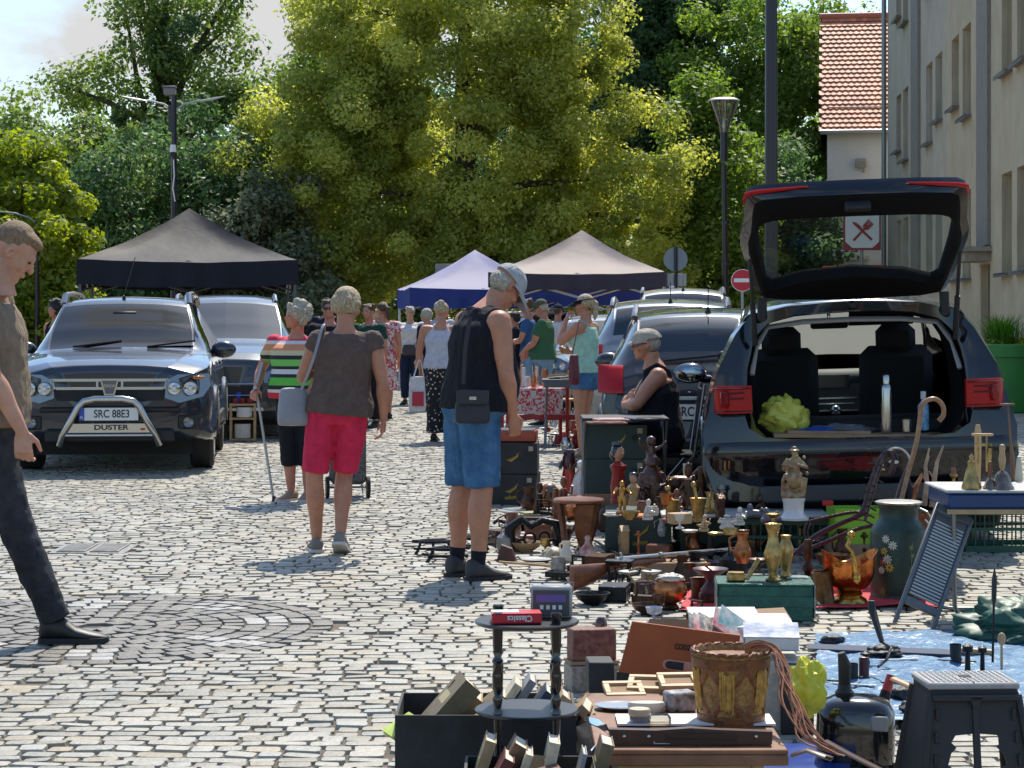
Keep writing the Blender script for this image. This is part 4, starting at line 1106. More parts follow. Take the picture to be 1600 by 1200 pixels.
def plate(t,txt,M,sz=(.52,.114)):
 m=MB();m.box((0,0,0),(sz[0]+.02,.012,sz[1]+.02),M=M,b=.004);po=m.build('number_plate',blackp,t)
 m=MB();m.box((0,-.008,0),(sz[0],.006,sz[1]),M=M,b=.002);m.build('plate_face',plate_w,po)
 m=MB();m.box((-sz[0]/2+.022,-.0125,0),(.044,.004,sz[1]),M=M);m.build('plate_band',plate_b,po)
 text_mesh('plate_text',txt,.098,ink,po,M@TR(.026,-.0125,0)@FRONT,.001,.80*9/max(9,len(txt)),.0012)
 text_mesh('country_letters','PL',.034,plate_w,po,M@TR(-sz[0]/2+.022,-.015,-.032)@FRONT,.0006)
def seats(t,rows,z0=.35,hw=.36,m_=None):
 for y in rows:
  for s in (-1,1):
   m=MB();m.box((s*hw,-y,z0+.18),(.46,.5,.2),b=.06);m.box((s*hw,-y-.25,z0+.52),(.46,.14,.62),rx=.16,b=.06);m.box((s*hw,-y-.31,z0+.92),(.25,.10,.17),b=.045)
   m.build('seat',m_ or inner_m,t)
def to_world(t):bpy.context.view_layer.update();return t.matrix_world
def mirror(t,s,x,y,z,pm,face):
 m=MB();m.ell((s*(x+.13),y,z+.02),(.125,.07,.085),16,10);m.tube([(s*(x-.04),y,z-.04),(s*(x+.06),y,z-.02)],.03,8);mo=m.build('mirror',pm,t)
 g_=MB();g_.ell((s*(x+.13),y+face*.058,z+.02),(.105,.016,.068),16,8);g_.build('mirror_glass',chrome,mo)
def rails(t,xr,f0,f1,z,m_,r=.022,h=.06):
 for s in (-1,1):
  m=MB();m.tube([(s*(xr+.01),-f0,z-.03),(s*xr,-f0-.07,z+h*.8),(s*xr,-f0-.2,z+h),(s*xr,-(f0+f1)/2,z+h+.012),(s*xr,-f1+.2,z+h),(s*xr,-f1+.07,z+h*.7),(s*(xr+.01),-f1,z-.03)],[r*1.3,r*1.3,r,r,r,r*1.3,r*1.3],8);m.build('roof_rail',m_,t)
# ---------- dark blue off-roader with a bull bar, front towards the camera
dkblue=paint('midnight_paint',(.012,.018,.032))
def offroader(label,loc,rz,pm,group=None):
 t=thing('parked_car',label,'car',loc,R(rz),group)
 st=[(0.00,.38,.60,.68,.62,.64,.86,.42,.905,.92),(.05,.33,.74,.80,.62,.76,.90,.50,.965,.985),(.22,.30,.86,.885,.66,.86,.945,.56,1.005,1.03),(.50,.28,.90,.91,.68,.875,.99,.60,1.045,1.065),(.85,.28,.90,.912,.70,.87,1.03,.63,1.08,1.095),(1.20,.28,.89,.91,.72,.86,1.06,.67,1.105,1.13),(1.50,.28,.89,.91,.72,.865,1.05,.66,1.29,1.325),(1.92,.28,.89,.91,.72,.87,1.05,.585,1.545,1.58),(2.4,.28,.89,.91,.74,.87,1.06,.575,1.585,1.625),(3.1,.28,.89,.91,.74,.87,1.08,.57,1.59,1.63),(3.8,.30,.89,.905,.76,.855,1.12,.55,1.565,1.60),(4.12,.36,.86,.89,.76,.83,1.12,.52,1.46,1.49),(4.25,.40,.82,.86,.76,.80,1.05,.50,1.15,1.18),(4.31,.42,.70,.74,.7,.70,.95,.40,1.0,1.02)]
 bo,ar,fine=car_shell(t,st,(.84,3.51),.345,pm,[('windscreen',1.22,1.86,7.05,9.1),('front',1.62,2.45,5.0,6.3),('rear',2.53,3.3,5.0,6.3),('back',3.38,3.8,5.1,6.2),('rear_window',3.85,4.2,7.2,9.1)],glass=car_glass)
 for a_ in ar:a_.build('wheel_arch_trim',pm,t)
 for wy in (.84,3.51):
  for s in (-1,1):wheel(t,s*.79,-wy,.345,.215,s,6)
 seats(t,(2.05,3.0),.42);
 m=MB();m.box((0,-1.5,.98),(1.45,.45,.16),b=.05);m.tube([(.36+.18*math.cos(a),-1.72,1.05+.18*math.sin(a)) for a in [2*PI*k/20 for k in range(20)]],.016,6,closed=True);m.build('dashboard',inner_m,t)
 m=MB();m.box((0,-1.72,1.44),(.24,.04,.07),b=.015);m.build('interior_mirror',blackp,t)
 for s in (-1,1):
  mirror(t,s,.83,-1.62,1.08,pm,-1)
  m=MB();m.loft([[Vector((s*x,y,z)) for x,y,z in ((.50,.055+dy,.845),(.49,.055+dy,.69),(.62,.045+dy,.645),(.83,-.04+dy,.70),(.895,-.13+dy,.80),(.87,-.13+dy,.905),(.60,.03+dy,.90))] for dy in (.0,-.22)])
  ho=m.build('headlight',lamp_c,t,sharp=30)
  m=MB()
  for cx_,r_ in ((.575,.062),(.715,.066)):
   M=TR(s*cx_,.062-(.01 if cx_<.6 else .045),.775)@RX(R(-90))@RY(0)
   m.lathe([(r_,-.005),(r_*.9,.018),(r_*.75,.006),(.001,-.01)],n=24,M=M);m.ell((s*cx_,.066-(.01 if cx_<.6 else .045),.775),(.022,.02,.022),12,8)
  m.build('reflector',chrome,ho)
  m=MB();m.box((s*.79,-.005,.872),(.12,.03,.03),rz=-s*.6,b=.01);m.build('indicator',orange_l,ho)
  m=MB();m.lathe([(.048,0),(.046,.014),(.036,.006),(.001,-.002)],n=20,M=TR(s*.70,.012,.47)@RX(R(-90)));m.build('fog_lamp',lamp_c,t)
  m=MB();m.box((s*.70,-.004,.47),(.20,.03,.13),b=.03);m.build('fog_lamp_surround',blackp,t)
 m=MB();m.prism([(-.47,.665),(.47,.665),(.50,.79),(-.50,.79)],.05,TR(0,.0,0))
 m.build('grille_opening',inner_m,t)
 m=MB()
 m.prism([(-.52,.86),(.52,.86),(.50,.835),(.07,.835),(-.07,.835),(-.50,.835)],.05,TR(0,.02,.004));m.prism([(-.47,.765),(.47,.765),(.49,.79),(-.49,.79)],.05,TR(0,.02,0))
 for s in (-1,1):m.prism([(s*.48,.77),(s*.51,.77),(s*.53,.86),(s*.50,.86)][::s],.05,TR(0,.02,0));m.prism([(s*.10,.79),(s*.12,.79),(s*.12,.84),(s*.10,.84)][::s],.05,TR(0,.02,0))
 go=m.build('grille_trim',silverp,t)
 m=MB()
 for i in range(5):m.box((0,.018,.68+i*.02),(.92,.02,.006))
 m.build('grille_bars',blackp,go)
 m=MB();m.prism([(-.085,.865),(.085,.865),(.045,.715),(-.045,.715)],.05,TR(0,.045,0));eo=m.build('emblem',chrome,t)
 m=MB();m.prism([(-.066,.848),(.066,.848),(.034,.730),(-.034,.730)],.01,TR(0,.073,0));m.build('emblem_field',mat('emblem_grey',(.12,.13,.15),.3,.7),eo)
 text_mesh('emblem_text','DACIA',.036,chrome,eo,TR(0,.079,.80)@RZ(PI)@FRONT,.001,.9,.0008)
 m=MB();m.box((0,.0,.585),(1.25,.06,.05),b=.015);m.box((0,.02,.35),(1.15,.05,.12),b=.02);m.build('bumper_insert',blackp,t)
 m=MB();r_=.032
 m.tube([(-.44,.06,.27),(-.41,.11,.36),(-.33,.14,.50),(-.27,.14,.62),(-.22,.14,.665),(-.12,.14,.685),(.12,.14,.685),(.22,.14,.665),(.27,.14,.62),(.33,.14,.50),(.41,.11,.36),(.44,.06,.27)],r_,14)
 m.box((0,.125,.425),(.74,.012,.085),b=.003);m.tube([(-.385,.12,.36),(.385,.12,.36)],.018,10)
 bb=m.build('bull_bar',steel,t)
 text_mesh('bar_lettering','DUSTER',.062,ink,bb,TR(-.02,.133,.43)@RZ(PI)@FRONT,.0008,1.35,.002)
 m=MB();m.box((-.30,.133,.415),(.04,.002,.02));m.build('bar_mark',mat('mark_red',(.5,.04,.04),.4),bb)
 plate(t,'SRC 88E3',TR(0,.118,.55)@RZ(PI))
 rails(t,.60,2.0,3.75,1.57,steel,.03,.07)
 m=MB();m.tube([(.03,-2.0,1.60),(.03,-1.98,1.63)],[.02,.008],8);m.tube([(.03,-1.98,1.62),(-.06,-2.25,2.02)],.0045,6);m.build('aerial',blackp,t)
 for s in (-1,1):
  m=MB();m.tube([(s*.35+.1,-1.20,1.135),(s*.35-.35,-1.30,1.19)],.01,6);m.build('wiper',blackp,t)
  for yy in (2.1,3.0):
   m=MB();m.box((s*.905,-yy-.25,.96),(.03,.16,.03),b=.01);m.build('door_handle',pm,t)
 for yy in (1.50,2.49,3.36):
  pass
 m=MB()
 for s in (-1,1):m.box((s*.912,-2.1,.40),(.03,2.0,.14),b=.012)
 m.build('sill_trim',blackp,t)
 return t
off=offroader('dark blue off-roader with chrome bull bar facing the camera at the left',(px(172,0,19.0).x,19.0,0),186,dkblue)
# ---------- people carrier behind it
def carrier(label,loc,rz,pm,name='parked_car',L=4.5,W=.915,Hh=1.64,front=True,group=None,glass=None,tint=None,roofr=alloy):
 t=thing(name,label,'car',loc,R(rz),group)
 k=Hh/1.64;w_=W/.915
 st=[(0.00,.34,.55,.62,.52,.58,.74,.36,.80,.82),(.06,.26,.72,.78,.55,.74,.80,.46,.88,.90),(.25,.22,.86,.88,.60,.84,.88,.55,.95,.975),(.60,.22,.89,.91,.66,.86,.96,.60,1.02,1.045),(1.05,.22,.89,.915,.70,.865,1.02,.66,1.075,1.10),(1.45,.22,.89,.915,.72,.87,1.03,.66,1.26,1.30),(2.0,.22,.89,.915,.74,.87,1.04,.60,1.53,1.57),(2.6,.22,.89,.915,.75,.87,1.06,.60,1.60,1.64),(3.4,.24,.89,.91,.76,.865,1.09,.58,1.58,1.62),(4.0,.28,.89,.90,.78,.85,1.12,.56,1.50,1.535),(4.30,.30,.86,.885,.80,.82,1.10,.56,1.24,1.27),(4.44,.34,.80,.86,.74,.80,1.0,.52,1.06,1.08),(4.5,.38,.70,.76,.66,.70,.86,.42,.93,.95)]
 st=[(a[0]*L/4.5,a[1],a[2]*w_,a[3]*w_,a[4],a[5]*w_,a[6]*k,a[7]*w_,a[8]*k,a[9]*k) for a in st]
 q=L/4.5
 bo,ar,fine=car_shell(t,st,(.90*q,3.65*q),.325,pm,[('windscreen',1.08*q,1.95*q,7.05,9.1),('front',1.6*q,2.35*q,5.0,6.3),('rear',2.42*q,3.25*q,5.0,6.3),('back',3.33*q,3.95*q,5.1,6.2),('rear_window',4.03*q,4.27*q,7.0,9.1)],glass=glass or car_glass)
 for a_ in ar:a_.build('wheel_arch_trim',pm,t)
 for wy in (.90*q,3.65*q):
  for s in (-1,1):wheel(t,s*(W-.115),-wy,.325,.21,s,10)
 seats(t,(2.1*q,3.1*q),.40)
 m=MB();m.box((0,-1.45*q,.95*k),(1.4,.5,.16),b=.05);m.build('dashboard',inner_m,t)
 for s in (-1,1):
  mirror(t,s,W-.02,-1.62*q,1.06*k,pm,-1)
  m=MB();m.loft([[Vector((s*x,y+dy,z)) for x,y,z in ((.44,.06,.77),(.46,.055,.66),(.70,.02,.68),(.88,-.12,.74),(.92,-.36,.92),(.82,-.22,.90),(.60,-.02,.84))] for dy in (.0,-.2)]);ho=m.build('headlight',lamp_c,t,sharp=30)
  m=MB()
  for cx_,yy in ((.58,.045),(.72,.0)):m.lathe([(.05,-.005),(.045,.02),(.035,.005),(.001,-.01)],n=20,M=TR(s*cx_,yy,.74)@RX(R(-90)))
  m.build('reflector',chrome,ho)
  m=MB();m.box((s*.72,-L+.03,.86*k),(.26,.16,.22),b=.04);m.build('tail_light',red_l,t)
 m=MB();m.prism([(-.40,.42),(.40,.42),(.44,.62),(-.44,.62)],.06,TR(0,.03,0));m.build('grille_opening',inner_m,t)
 m=MB();m.tube([(-.42,.065,.65),(.42,.065,.65)],.012,6);m.tube([(-.38,.065,.52),(.38,.065,.52)],.008,6);m.box((0,.03,.36),(.9,.07,.05),b=.01);m.build('grille_trim',silverp,t)
 rails(t,.60*w_,2.1*q,3.9*q,1.58*k,roofr,.02,.05)
 return t
carrier('dark grey people carrier parked right behind the off-roader with the bull bar',(px(350,0,24.2).x,24.2,0),187,paint('graphite_paint',(.045,.05,.055),.6),Hh=1.70)
# ---------- dark estate with tailgate closed, seen from behind
def estate_rear(label,loc,rz,pm,L=4.6,W=.89,Hh=1.50,txt=None,rail=steel,big_lamp=True,glass=None,group=None):
 t=thing('parked_car',label,'car',loc,R(rz),group);k=Hh/1.5;w_=W/.89
 st=[(0.00,.34,.55,.62,.52,.58,.72,.36,.76,.78),(.06,.26,.72,.78,.55,.74,.78,.46,.83,.85),(.3,.22,.86,.87,.60,.83,.86,.55,.91,.93),(.9,.22,.87,.885,.66,.84,.94,.62,.98,1.0),(1.25,.22,.87,.89,.70,.845,.96,.66,1.0,1.03),(1.7,.22,.87,.89,.72,.85,.97,.64,1.20,1.24),(2.1,.22,.87,.89,.72,.85,.97,.585,1.40,1.44),(2.7,.22,.87,.89,.72,.85,.98,.58,1.46,1.50),(3.5,.24,.87,.89,.74,.845,1.0,.57,1.445,1.485),(4.1,.28,.87,.885,.76,.83,1.02,.56,1.40,1.44),(4.30,.30,.86,.88,.80,.82,1.02,.57,1.28,1.315),(4.47,.32,.84,.875,.80,.81,1.01,.60,1.08,1.10),(4.56,.34,.80,.86,.74,.80,.93,.58,.98,1.0),(4.6,.38,.72,.80,.62,.75,.84,.50,.90,.915)]
 st=[(a[0]*L/4.6,a[1],a[2]*w_,a[3]*w_,a[4],a[5]*w_,a[6]*k,a[7]*w_,a[8]*k,a[9]*k) for a in st];q=L/4.6
 bo,ar,fine=car_shell(t,st,(.92*q,3.62*q),.32,pm,[('windscreen',1.28*q,2.05*q,7.05,9.1),('front',1.75*q,2.5*q,5.0,6.3),('rear',2.57*q,3.4*q,5.0,6.3),('back',3.48*q,4.1*q,5.1,6.2),('rear_window',4.13*q,4.42*q,7.0,9.1)],glass=glass or tint_glass)
 for a_ in ar:a_.build('wheel_arch_trim',pm,t)
 for wy in (.92*q,3.62*q):
  for s in (-1,1):wheel(t,s*(W-.115),-wy,.32,.21,s,7)
 seats(t,(2.2*q,3.1*q),.35)
 m=MB();m.box((0,-1.55*q,.9*k),(1.4,.5,.14),b=.05);m.build('dashboard',inner_m,t)
 for s in (-1,1):
  mirror(t,s,W-.16,-1.85*q,1.0*k,pm,1)
  m=MB();m.loft([[Vector((s*x*w_,y,z*k)) for x,y,z in ((.70,-4.645*q+max(0,zz-.88)*.9,zz),(.80,-4.62*q+max(0,zz-.88)*.9,zz),(.905,-4.50*q+max(0,zz-.88)*.5,zz),(.86,-4.30*q,zz),(.70,-4.42*q,zz))] for zz in (.84,.86,.96,1.02,1.05)]);m.build('tail_light',red_l,t,sharp=50)
 m=MB();m.box((0,-L-.005,.80*k),(1.0,.02,.035),b=.008);m.build('chrome_strip',silverp,t)
 m=MB();m.box((0,-L-.02,.46),(1.5*w_,.14,.10),b=.03);m.box((0,-L+.02,.34),(1.3*w_,.14,.12),b=.03);m.build('bumper',pm,t)
 m=MB();m.ell((.10,-4.42*q-.05,1.13*k),(.04,.03,.03),10,8);m.tube([(.10,-4.43*q-.06,1.13*k),(-.35,-4.46*q-.04,1.085*k)],.011,6);m.build('rear_wiper',blackp,t)
 rails(t,.60*w_,2.2*q,4.05*q,1.44*k,rail,.022,.055)
 m=MB();m.tube([(.0,-4.0*q,1.44*k),(.0,-4.02*q,1.50*k)],[.03,.008],8);m.tube([(.0,-4.02*q,1.50*k),(.0,-4.12*q,1.66*k)],.004,6);m.build('aerial',blackp,t)
 if txt:plate(t,txt,TR(-.10,-L-.03,.70*k))
 return t
def at_rear(x,d,L,yaw):
 a=R(yaw);p=px(x,0,d)
 return (p.x-math.sin(a)*L,d+math.cos(a)*L,0)
estate_rear('dark grey estate car with chrome roof rails parked behind the seated man',at_rear(1110,16.0,4.6,-3.5),-3.5,paint('dark_grey_paint',(.018,.02,.024),.5),Hh=1.50,W=.84,txt='SRC 5WK8')
estate_rear('silver-grey car whose roof shows above the dark estate car',at_rear(1048,21.8,4.4,-4),-4,paint('silver_paint',(.22,.235,.25),.7),L=4.4,Hh=1.62,W=.90)
estate_rear('white delivery car with its roof showing above the silver-grey car',at_rear(1068,30.5,4.4,-4),-4,paint('white_paint',(.62,.63,.64),0),L=4.4,Hh=1.86,W=.88)
carrier('pale blue small car far behind the crowd by the blue tent',(px(672,0,39).x,39,0),120,paint('pale_blue_paint',(.20,.26,.33),.4),L=3.9,Hh=1.50,W=.85)
carrier('grey hatchback under the beige tent at its right corner',(px(945,0,29).x,29,0),176,paint('grey_paint',(.13,.15,.18),.5),L=4.0,Hh=1.46,W=.86)
# ================================================================ TENTS, LAMPS, SIGNS, PLANTER
def canopy_mat(name,c,tr=.25,bump=.5):
 m=mat(name,c,.65,bump=bump,bscale=2.2,spec=.3)
 t,b=nodes_of(m);o=t.nodes['Material Output'];tl=t.nodes.new('ShaderNodeBsdfTranslucent');tl.inputs[0].default_value=(*c,1);ms=t.nodes.new('ShaderNodeMixShader');ms.inputs[0].default_value=tr
 for n in t.nodes:
  if n.type=='BUMP':n.inputs['Distance'].default_value=.035
 t.links.new(b.outputs[0],ms.inputs[1]);t.links.new(tl.outputs[0],ms.inputs[2]);t.links.new(ms.outputs[0],o.inputs[0]);return m
def tent(label,loc,rz,sx,sy,eave,peak,mroof,mval,vh=.28,ridge=0.0,mframe=None,seed=0,group=None):
 t=thing('canopy_tent',label,'tent',loc,R(rz),group)
 m=MB();n=28
 def zz(u,v):
  """u, v in -1..1 over the footprint"""
  x,y=u*sx/2,v*sy/2
  ax=max(0,abs(x)-ridge/2)/(sx/2-ridge/2);d=max(ax,abs(v))
  e=min(ax,abs(v))
  h=(1-d)
  sag=.82*h+.18*h*h*1.0
  z=eave+(peak-eave)*(sag-.16*math.sin(PI*h)*(1-.75*(e/max(d,1e-4))**6))
  return z-.05*(1-(e if d>.97 else 1))*0-.04*max(0,(d-.8)/.2)*math.cos(e*PI/2)+.012*noise.noise(Vector((u*3+seed,v*3,0)))
 vs=[(-1+2*i/n) for i in range(n+1)]
 V=[(u*sx/2,v*sy/2,zz(u,v)) for u in vs for v in vs]
 F_=[]
 for i in range(n):
  for j in range(n):
   a,b,c,d=i*(n+1)+j,(i+1)*(n+1)+j,(i+1)*(n+1)+j+1,i*(n+1)+j+1
   F_+=[(a,b,c),(a,c,d)] if (vs[i]+.01)*(vs[j]+.01)>0 else [(a,b,d),(b,c,d)]
 m.add(V,F_);r_=m.build('roof_canopy',mroof,t,sharp=24)
 m=MB()
 for k in range(4):
  P=[]
  for i in range(41):
   q=-1+2*i/40
   u,v=((q,-1),(1,q),(-q,1),(-1,-q))[k]
   x,y=u*sx/2*1.004,v*sy/2*1.004;z=zz(u,v)
   w_=.018*math.sin(q*21+seed+k)*(1-q*q)
   nx,ny=((0,-1),(1,0),(0,1),(-1,0))[k]
   P.append([(x,y,z+.004),(x+nx*w_,y+ny*w_,z-vh*.5),(x+nx*w_*1.8,y+ny*w_*1.8,z-vh-.02*abs(math.sin(q*PI*1.0)))])
  for i in range(40):
   for j in range(2):m.quad(P[i][j],P[i+1][j],P[i+1][j+1],P[i][j+1])
 m.build('valance',mval,t,sharp=60,fix=False)
 fm=mframe or mat('tent_frame',(.10,.10,.11),.4,.6)
 for a in (-1,1):
  for b in (-1,1):
   m=MB();m.box((a*(sx/2-.04),b*(sy/2-.04),eave/2),(.045,.045,eave),b=.006);m.box((a*(sx/2-.04),b*(sy/2-.04),.01),(.12,.12,.02));m.build('leg',fm,t)
 m=MB();z0=eave-.22
 for k in range(4):
  for i in range(2):
   q0,q1=(-1,0) if i==0 else (0,1)
   A=[((q0,-1),(q1,-1)),((1,q0),(1,q1)),((q0,1),(q1,1)),((-1,q0),(-1,q1))][k]
   p0=Vector((A[0][0]*(sx/2-.06),A[0][1]*(sy/2-.06),z0));p1=Vector((A[1][0]*(sx/2-.06),A[1][1]*(sy/2-.06),z0))
   up_=Vector((0,0,.2))
   m.tube([p0+up_,p1-up_],.014,5);m.tube([p0-up_,p1+up_],.014,5)
 m.build('truss',fm,t)
 return t
def yawp(x,y,d):q=px(x,y,d);return (q.x,q.y,0)
p_=px(296,0,30.3)
tent('black peaked market tent at the left behind the dark people carrier',(p_.x,p_.y,0),8,2.98,2.98,2.20,2.98,canopy_mat('black_canopy',(.020,.020,.028),.05),canopy_mat('black_valance',(.010,.011,.02),.02),.33,seed=2)
p_=px(909,0,36.5)
tent('beige peaked market tent right of the middle with a dark valance',(p_.x,p_.y,0),-5,2.95,2.95,2.16,2.92,canopy_mat('beige_canopy',(.42,.35,.33),.25),canopy_mat('dark_valance',(.05,.042,.06),.1),.24,seed=5,mframe=mat('tent_frame_white',(.5,.5,.5),.4,.4))
p_=px(862,0,47)
tent('second blue and lilac peaked tent, half hidden behind the beige one',(p_.x,p_.y,0),4,2.95,2.95,2.0,2.82,canopy_mat('lilac_canopy',(.72,.70,.90),.6),canopy_mat('blue_valance',(.03,.05,.22),.15),.30,seed=3,mframe=_mats['tent_frame_white'])
p_=px(742,0,43.5)
tent('blue and lilac peaked market tent behind the head of the tank top man',(p_.x,p_.y,0),8,2.95,2.95,2.0,2.80,_mats['lilac_canopy'],_mats['blue_valance'],.36,seed=9,mframe=_mats['tent_frame_white'])
p_=px(940,0,41)
tent('dark blue market tent showing only its valance under the beige tent',(p_.x,p_.y,0),-2,2.9,2.9,1.97,2.55,canopy_mat('navy_canopy',(.03,.05,.2),.2),_mats['blue_valance'],.24,seed=4,mframe=_mats['tent_frame_white'])
pole_m=mat('black_pole_paint',(.018,.014,.022),.35,.4,coat=.3)
b0=px(1205,0,24.0)
t=thing('tall_lamp_pole','very tall dark steel pole cut by the top of the frame, behind the open car','lamp post',(b0.x,b0.y,0))
m=MB();m.cyl((0,0,0),(0,0,9.0),.085,.055,16);m.cyl((0,0,0),(0,0,.9),.11,.10,16);m.build('pole',pole_m,t)
m=MB();m.box((0,-.095,.6),(.10,.03,.30),b=.01);m.build('access_door',pole_m,t)
d_=36.0;b0=px(1134,0,d_)
t=thing('street_lantern','slim black street lamp with a clear cone-shaped lantern','street lamp',(b0.x,b0.y,0));k=d_/F_PX
zt=CAMH+(HOR-158)*k;zn=CAMH+(HOR-207)*k
m=MB();m.cyl((0,0,0),(0,0,1.3),.075,.06,14);m.cyl((0,0,1.3),(-.03,0,zn-.55),.05,.045,14);m.cyl((-.03,0,zn-.5),(-.03,0,zn),.065,.065,14)
for zz_ in (1.3,2.3,3.0):m.cyl((0,0,zz_),(0,0,zz_+.05),.075,.075,12)
m.build('pole',pole_m,t)
m=MB();m.lathe([(.075,zn),(.09,zn+.12),(.245,zt-.03),(.25,zt)],c=(-.03,0,0),n=28);m.build('lantern_glass',glass_mat('lantern_glass',(.72,.74,.66),1,.12),t,fix=False)
m=MB();m.lathe([(.275,zt),(.28,zt+.012),(.20,zt+.05),(.001,zt+.055)],c=(-.03,0,0),n=28);m.build('lantern_cap',mat('lantern_cap_grey',(.42,.42,.40),.4,.3),t)
m=MB();m.lathe([(.02,zn),(.035,zn+.1),(.02,zn+.22),(.001,zn+.3)],c=(-.03,0,0),n=12);m.build('bulb_reflector',alloy,t)
d_=40.0;b0=px(272,0,d_);k=d_/F_PX;Z=lambda y:CAMH+(HOR-y)*k
t=thing('two_armed_street_lamp','dark lamp post with two curved arms and a white camera, behind the black tent','street lamp',(b0.x,b0.y,0))
m=MB();m.cyl((0,0,0),(0,0,Z(150)),.075,.05,12);m.box((-.05,-.02,Z(185)),(.10,.1,.5));m.build('pole',pole_m,t)
for s in (-1,1):
 m=MB();m.tube([(0,0,Z(175)),(s*.18,0,Z(163)),(s*.45,-.03,Z(158)),(s*.62,-.04,Z(156.5))],.022,8,flat=.8);a_=m.build('lamp_arm',mat('lamp_arm_grey',(.38,.40,.41),.4,.5),t)
 m=MB();m.tube([(s*.50,-.03,Z(158)),(s*.7,-.05,Z(156)),(s*.98,-.08,Z(151))],[.03,.075,.03],10,flat=.35,up=(0,0,1));m.build('lamp_head',_mats['lamp_arm_grey'],a_)
m=MB();m.box((-.08,0,Z(143)),(.22,.2,.13),b=.02);m.box((-.08,0,Z(136)),(.24,.22,.03),b=.01);m.build('control_box',mat('box_grey',(.22,.21,.20),.6),t)
m=MB();m.lathe([(.05,.12),(.06,.03),(.065,-.02)],c=(0,-.13,Z(237)),n=14);m.build('camera_housing',white,t)
m=MB();m.ell((0,-.13,Z(237)-.05),(.06,.06,.06),12,8);m.build('camera_dome',blackp,t)
m=MB();m.tube([(0,-.08,Z(250)),(.02,-.1,Z(275)),(-.01,-.09,Z(295)),(.03,-.08,Z(315))],.012,6);m.build('cable',white,t)
d_=33.0;b0=px(58,0,d_);k=d_/F_PX
t=thing('low_street_lamp','thin street lamp with one pale arm at the left edge beside the maple','street lamp',(b0.x,b0.y,0))
m=MB();m.cyl((0,0,0),(0,0,Z(345)),.045,.035,10);m.build('pole',pole_m,t)
m=MB();m.tube([(0,0,Z(350)),(-.12,0,Z(340)),(-.35,0,Z(333)),(-.8,0,Z(329))],.022,8,flat=.6);m.build('lamp_arm',_mats['lamp_arm_grey'],t)
d_=31.0;b0=px(1160,0,d_)
t=thing('no_entry_sign','round red no entry sign with a white bar, left of the open tailgate','sign',(b0.x,b0.y,0),R(-3));zc=CAMH+(HOR-438)*d_/F_PX;r_=.165
m=MB();m.cyl((0,.03,0),(0,.03,zc+.15),.022,n=8);m.build('post',mat('galvanised',(.38,.39,.40),.45,.7),t)
m=MB();m.cyl((0,0,zc),(0,.012,zc),r_,n=40);m.build('sign_rim',white,t)
m=MB();m.cyl((0,-.006,zc),(0,-.001,zc),r_*.94,n=40);m.build('sign_face',mat('signal_red',(.55,.012,.03),.4),t)
m=MB();m.box((0,-.010,zc),(r_*1.5,.006,r_*.34));m.build('white_bar',white,t)
d_=35.0;b0=px(1056,0,d_);zc=CAMH+(HOR-405)*d_/F_PX
t=thing('sign_from_behind','grey back of a round traffic sign with a small square plate under it','sign',(b0.x,b0.y,0),R(4))
m=MB();m.cyl((0,-.02,0),(0,-.02,zc+.20),.028,n=8);m.build('post',pole_m,t)
m=MB();m.cyl((0,.02,zc),(0,.032,zc),.20,n=36);m.build('sign_plate',mat('sign_back_grey',(.20,.23,.27),.5,.4),t)
m=MB();m.box((.02,.026,zc-.34),(.32,.012,.20),b=.003);m.build('lower_plate',mat('lower_plate_grey',(.30,.31,.33),.5,.3),t)
d_=47.0;b0=px(698,0,d_);zc=CAMH+(HOR-425)*d_/F_PX
t=thing('board_from_behind','grey back of a rectangular board left of the blue tent','sign',(b0.x,b0.y,0))
m=MB();m.cyl((0,0,0),(0,0,zc+.2),.03,n=8);m.build('post',pole_m,t)
m=MB();m.box((0,-.05,zc),(.50,.03,.36),b=.006);m.build('board',mat('board_grey',(.24,.25,.24),.6),t)
b0=px(1578,0,31.5)
t=thing('green_planter','big bright green planter with long grass at the right edge','planter',(b0.x,b0.y,0))
gp_m=mat('planter_green',(.03,.20,.035),.45,var=.06,vscale=3)
m=MB();m.lathe([(.40,0),(.42,.02),(.50,.82),(.55,.83),(.56,1.0),(.53,1.02),(.50,1.0),(.48,.9),(.001,.9)],n=40);m.build('pot',gp_m,t,sharp=30)
m=MB();rd=random.Random(2)
for i in range(420):
 a=rd.uniform(0,2*PI);r_=rd.uniform(0,.30);o_=Vector((-.10+r_*math.cos(a),r_*math.sin(a),.95));l_=rd.uniform(.25,.58);q=Vector((math.cos(a),math.sin(a),0))*rd.uniform(.05,.32)+Vector((rd.uniform(-.1,.1),0,0))
 s_=Vector((-math.sin(a),math.cos(a),0))*.006
 p1=o_+q*.35+Vector((0,0,l_*.7));p2=o_+q+Vector((0,0,l_*.95))
 m.add([o_-s_,o_+s_,p1+s_,p1-s_,p2],[(0,1,2,3),(3,2,4)])
m.build('grass',leaf_mat('grass_blades',(.06,.16,.02),(.20,.34,.05),.5),t,fix=False)
cs=[(rd.uniform(-.5,.5),rd.uniform(-.45,.2),1.0+rd.uniform(0,.06)) for _ in range(26)]
leaves_mesh('trailing_plants',cs,[.09]*26,60,.05,yell,t)
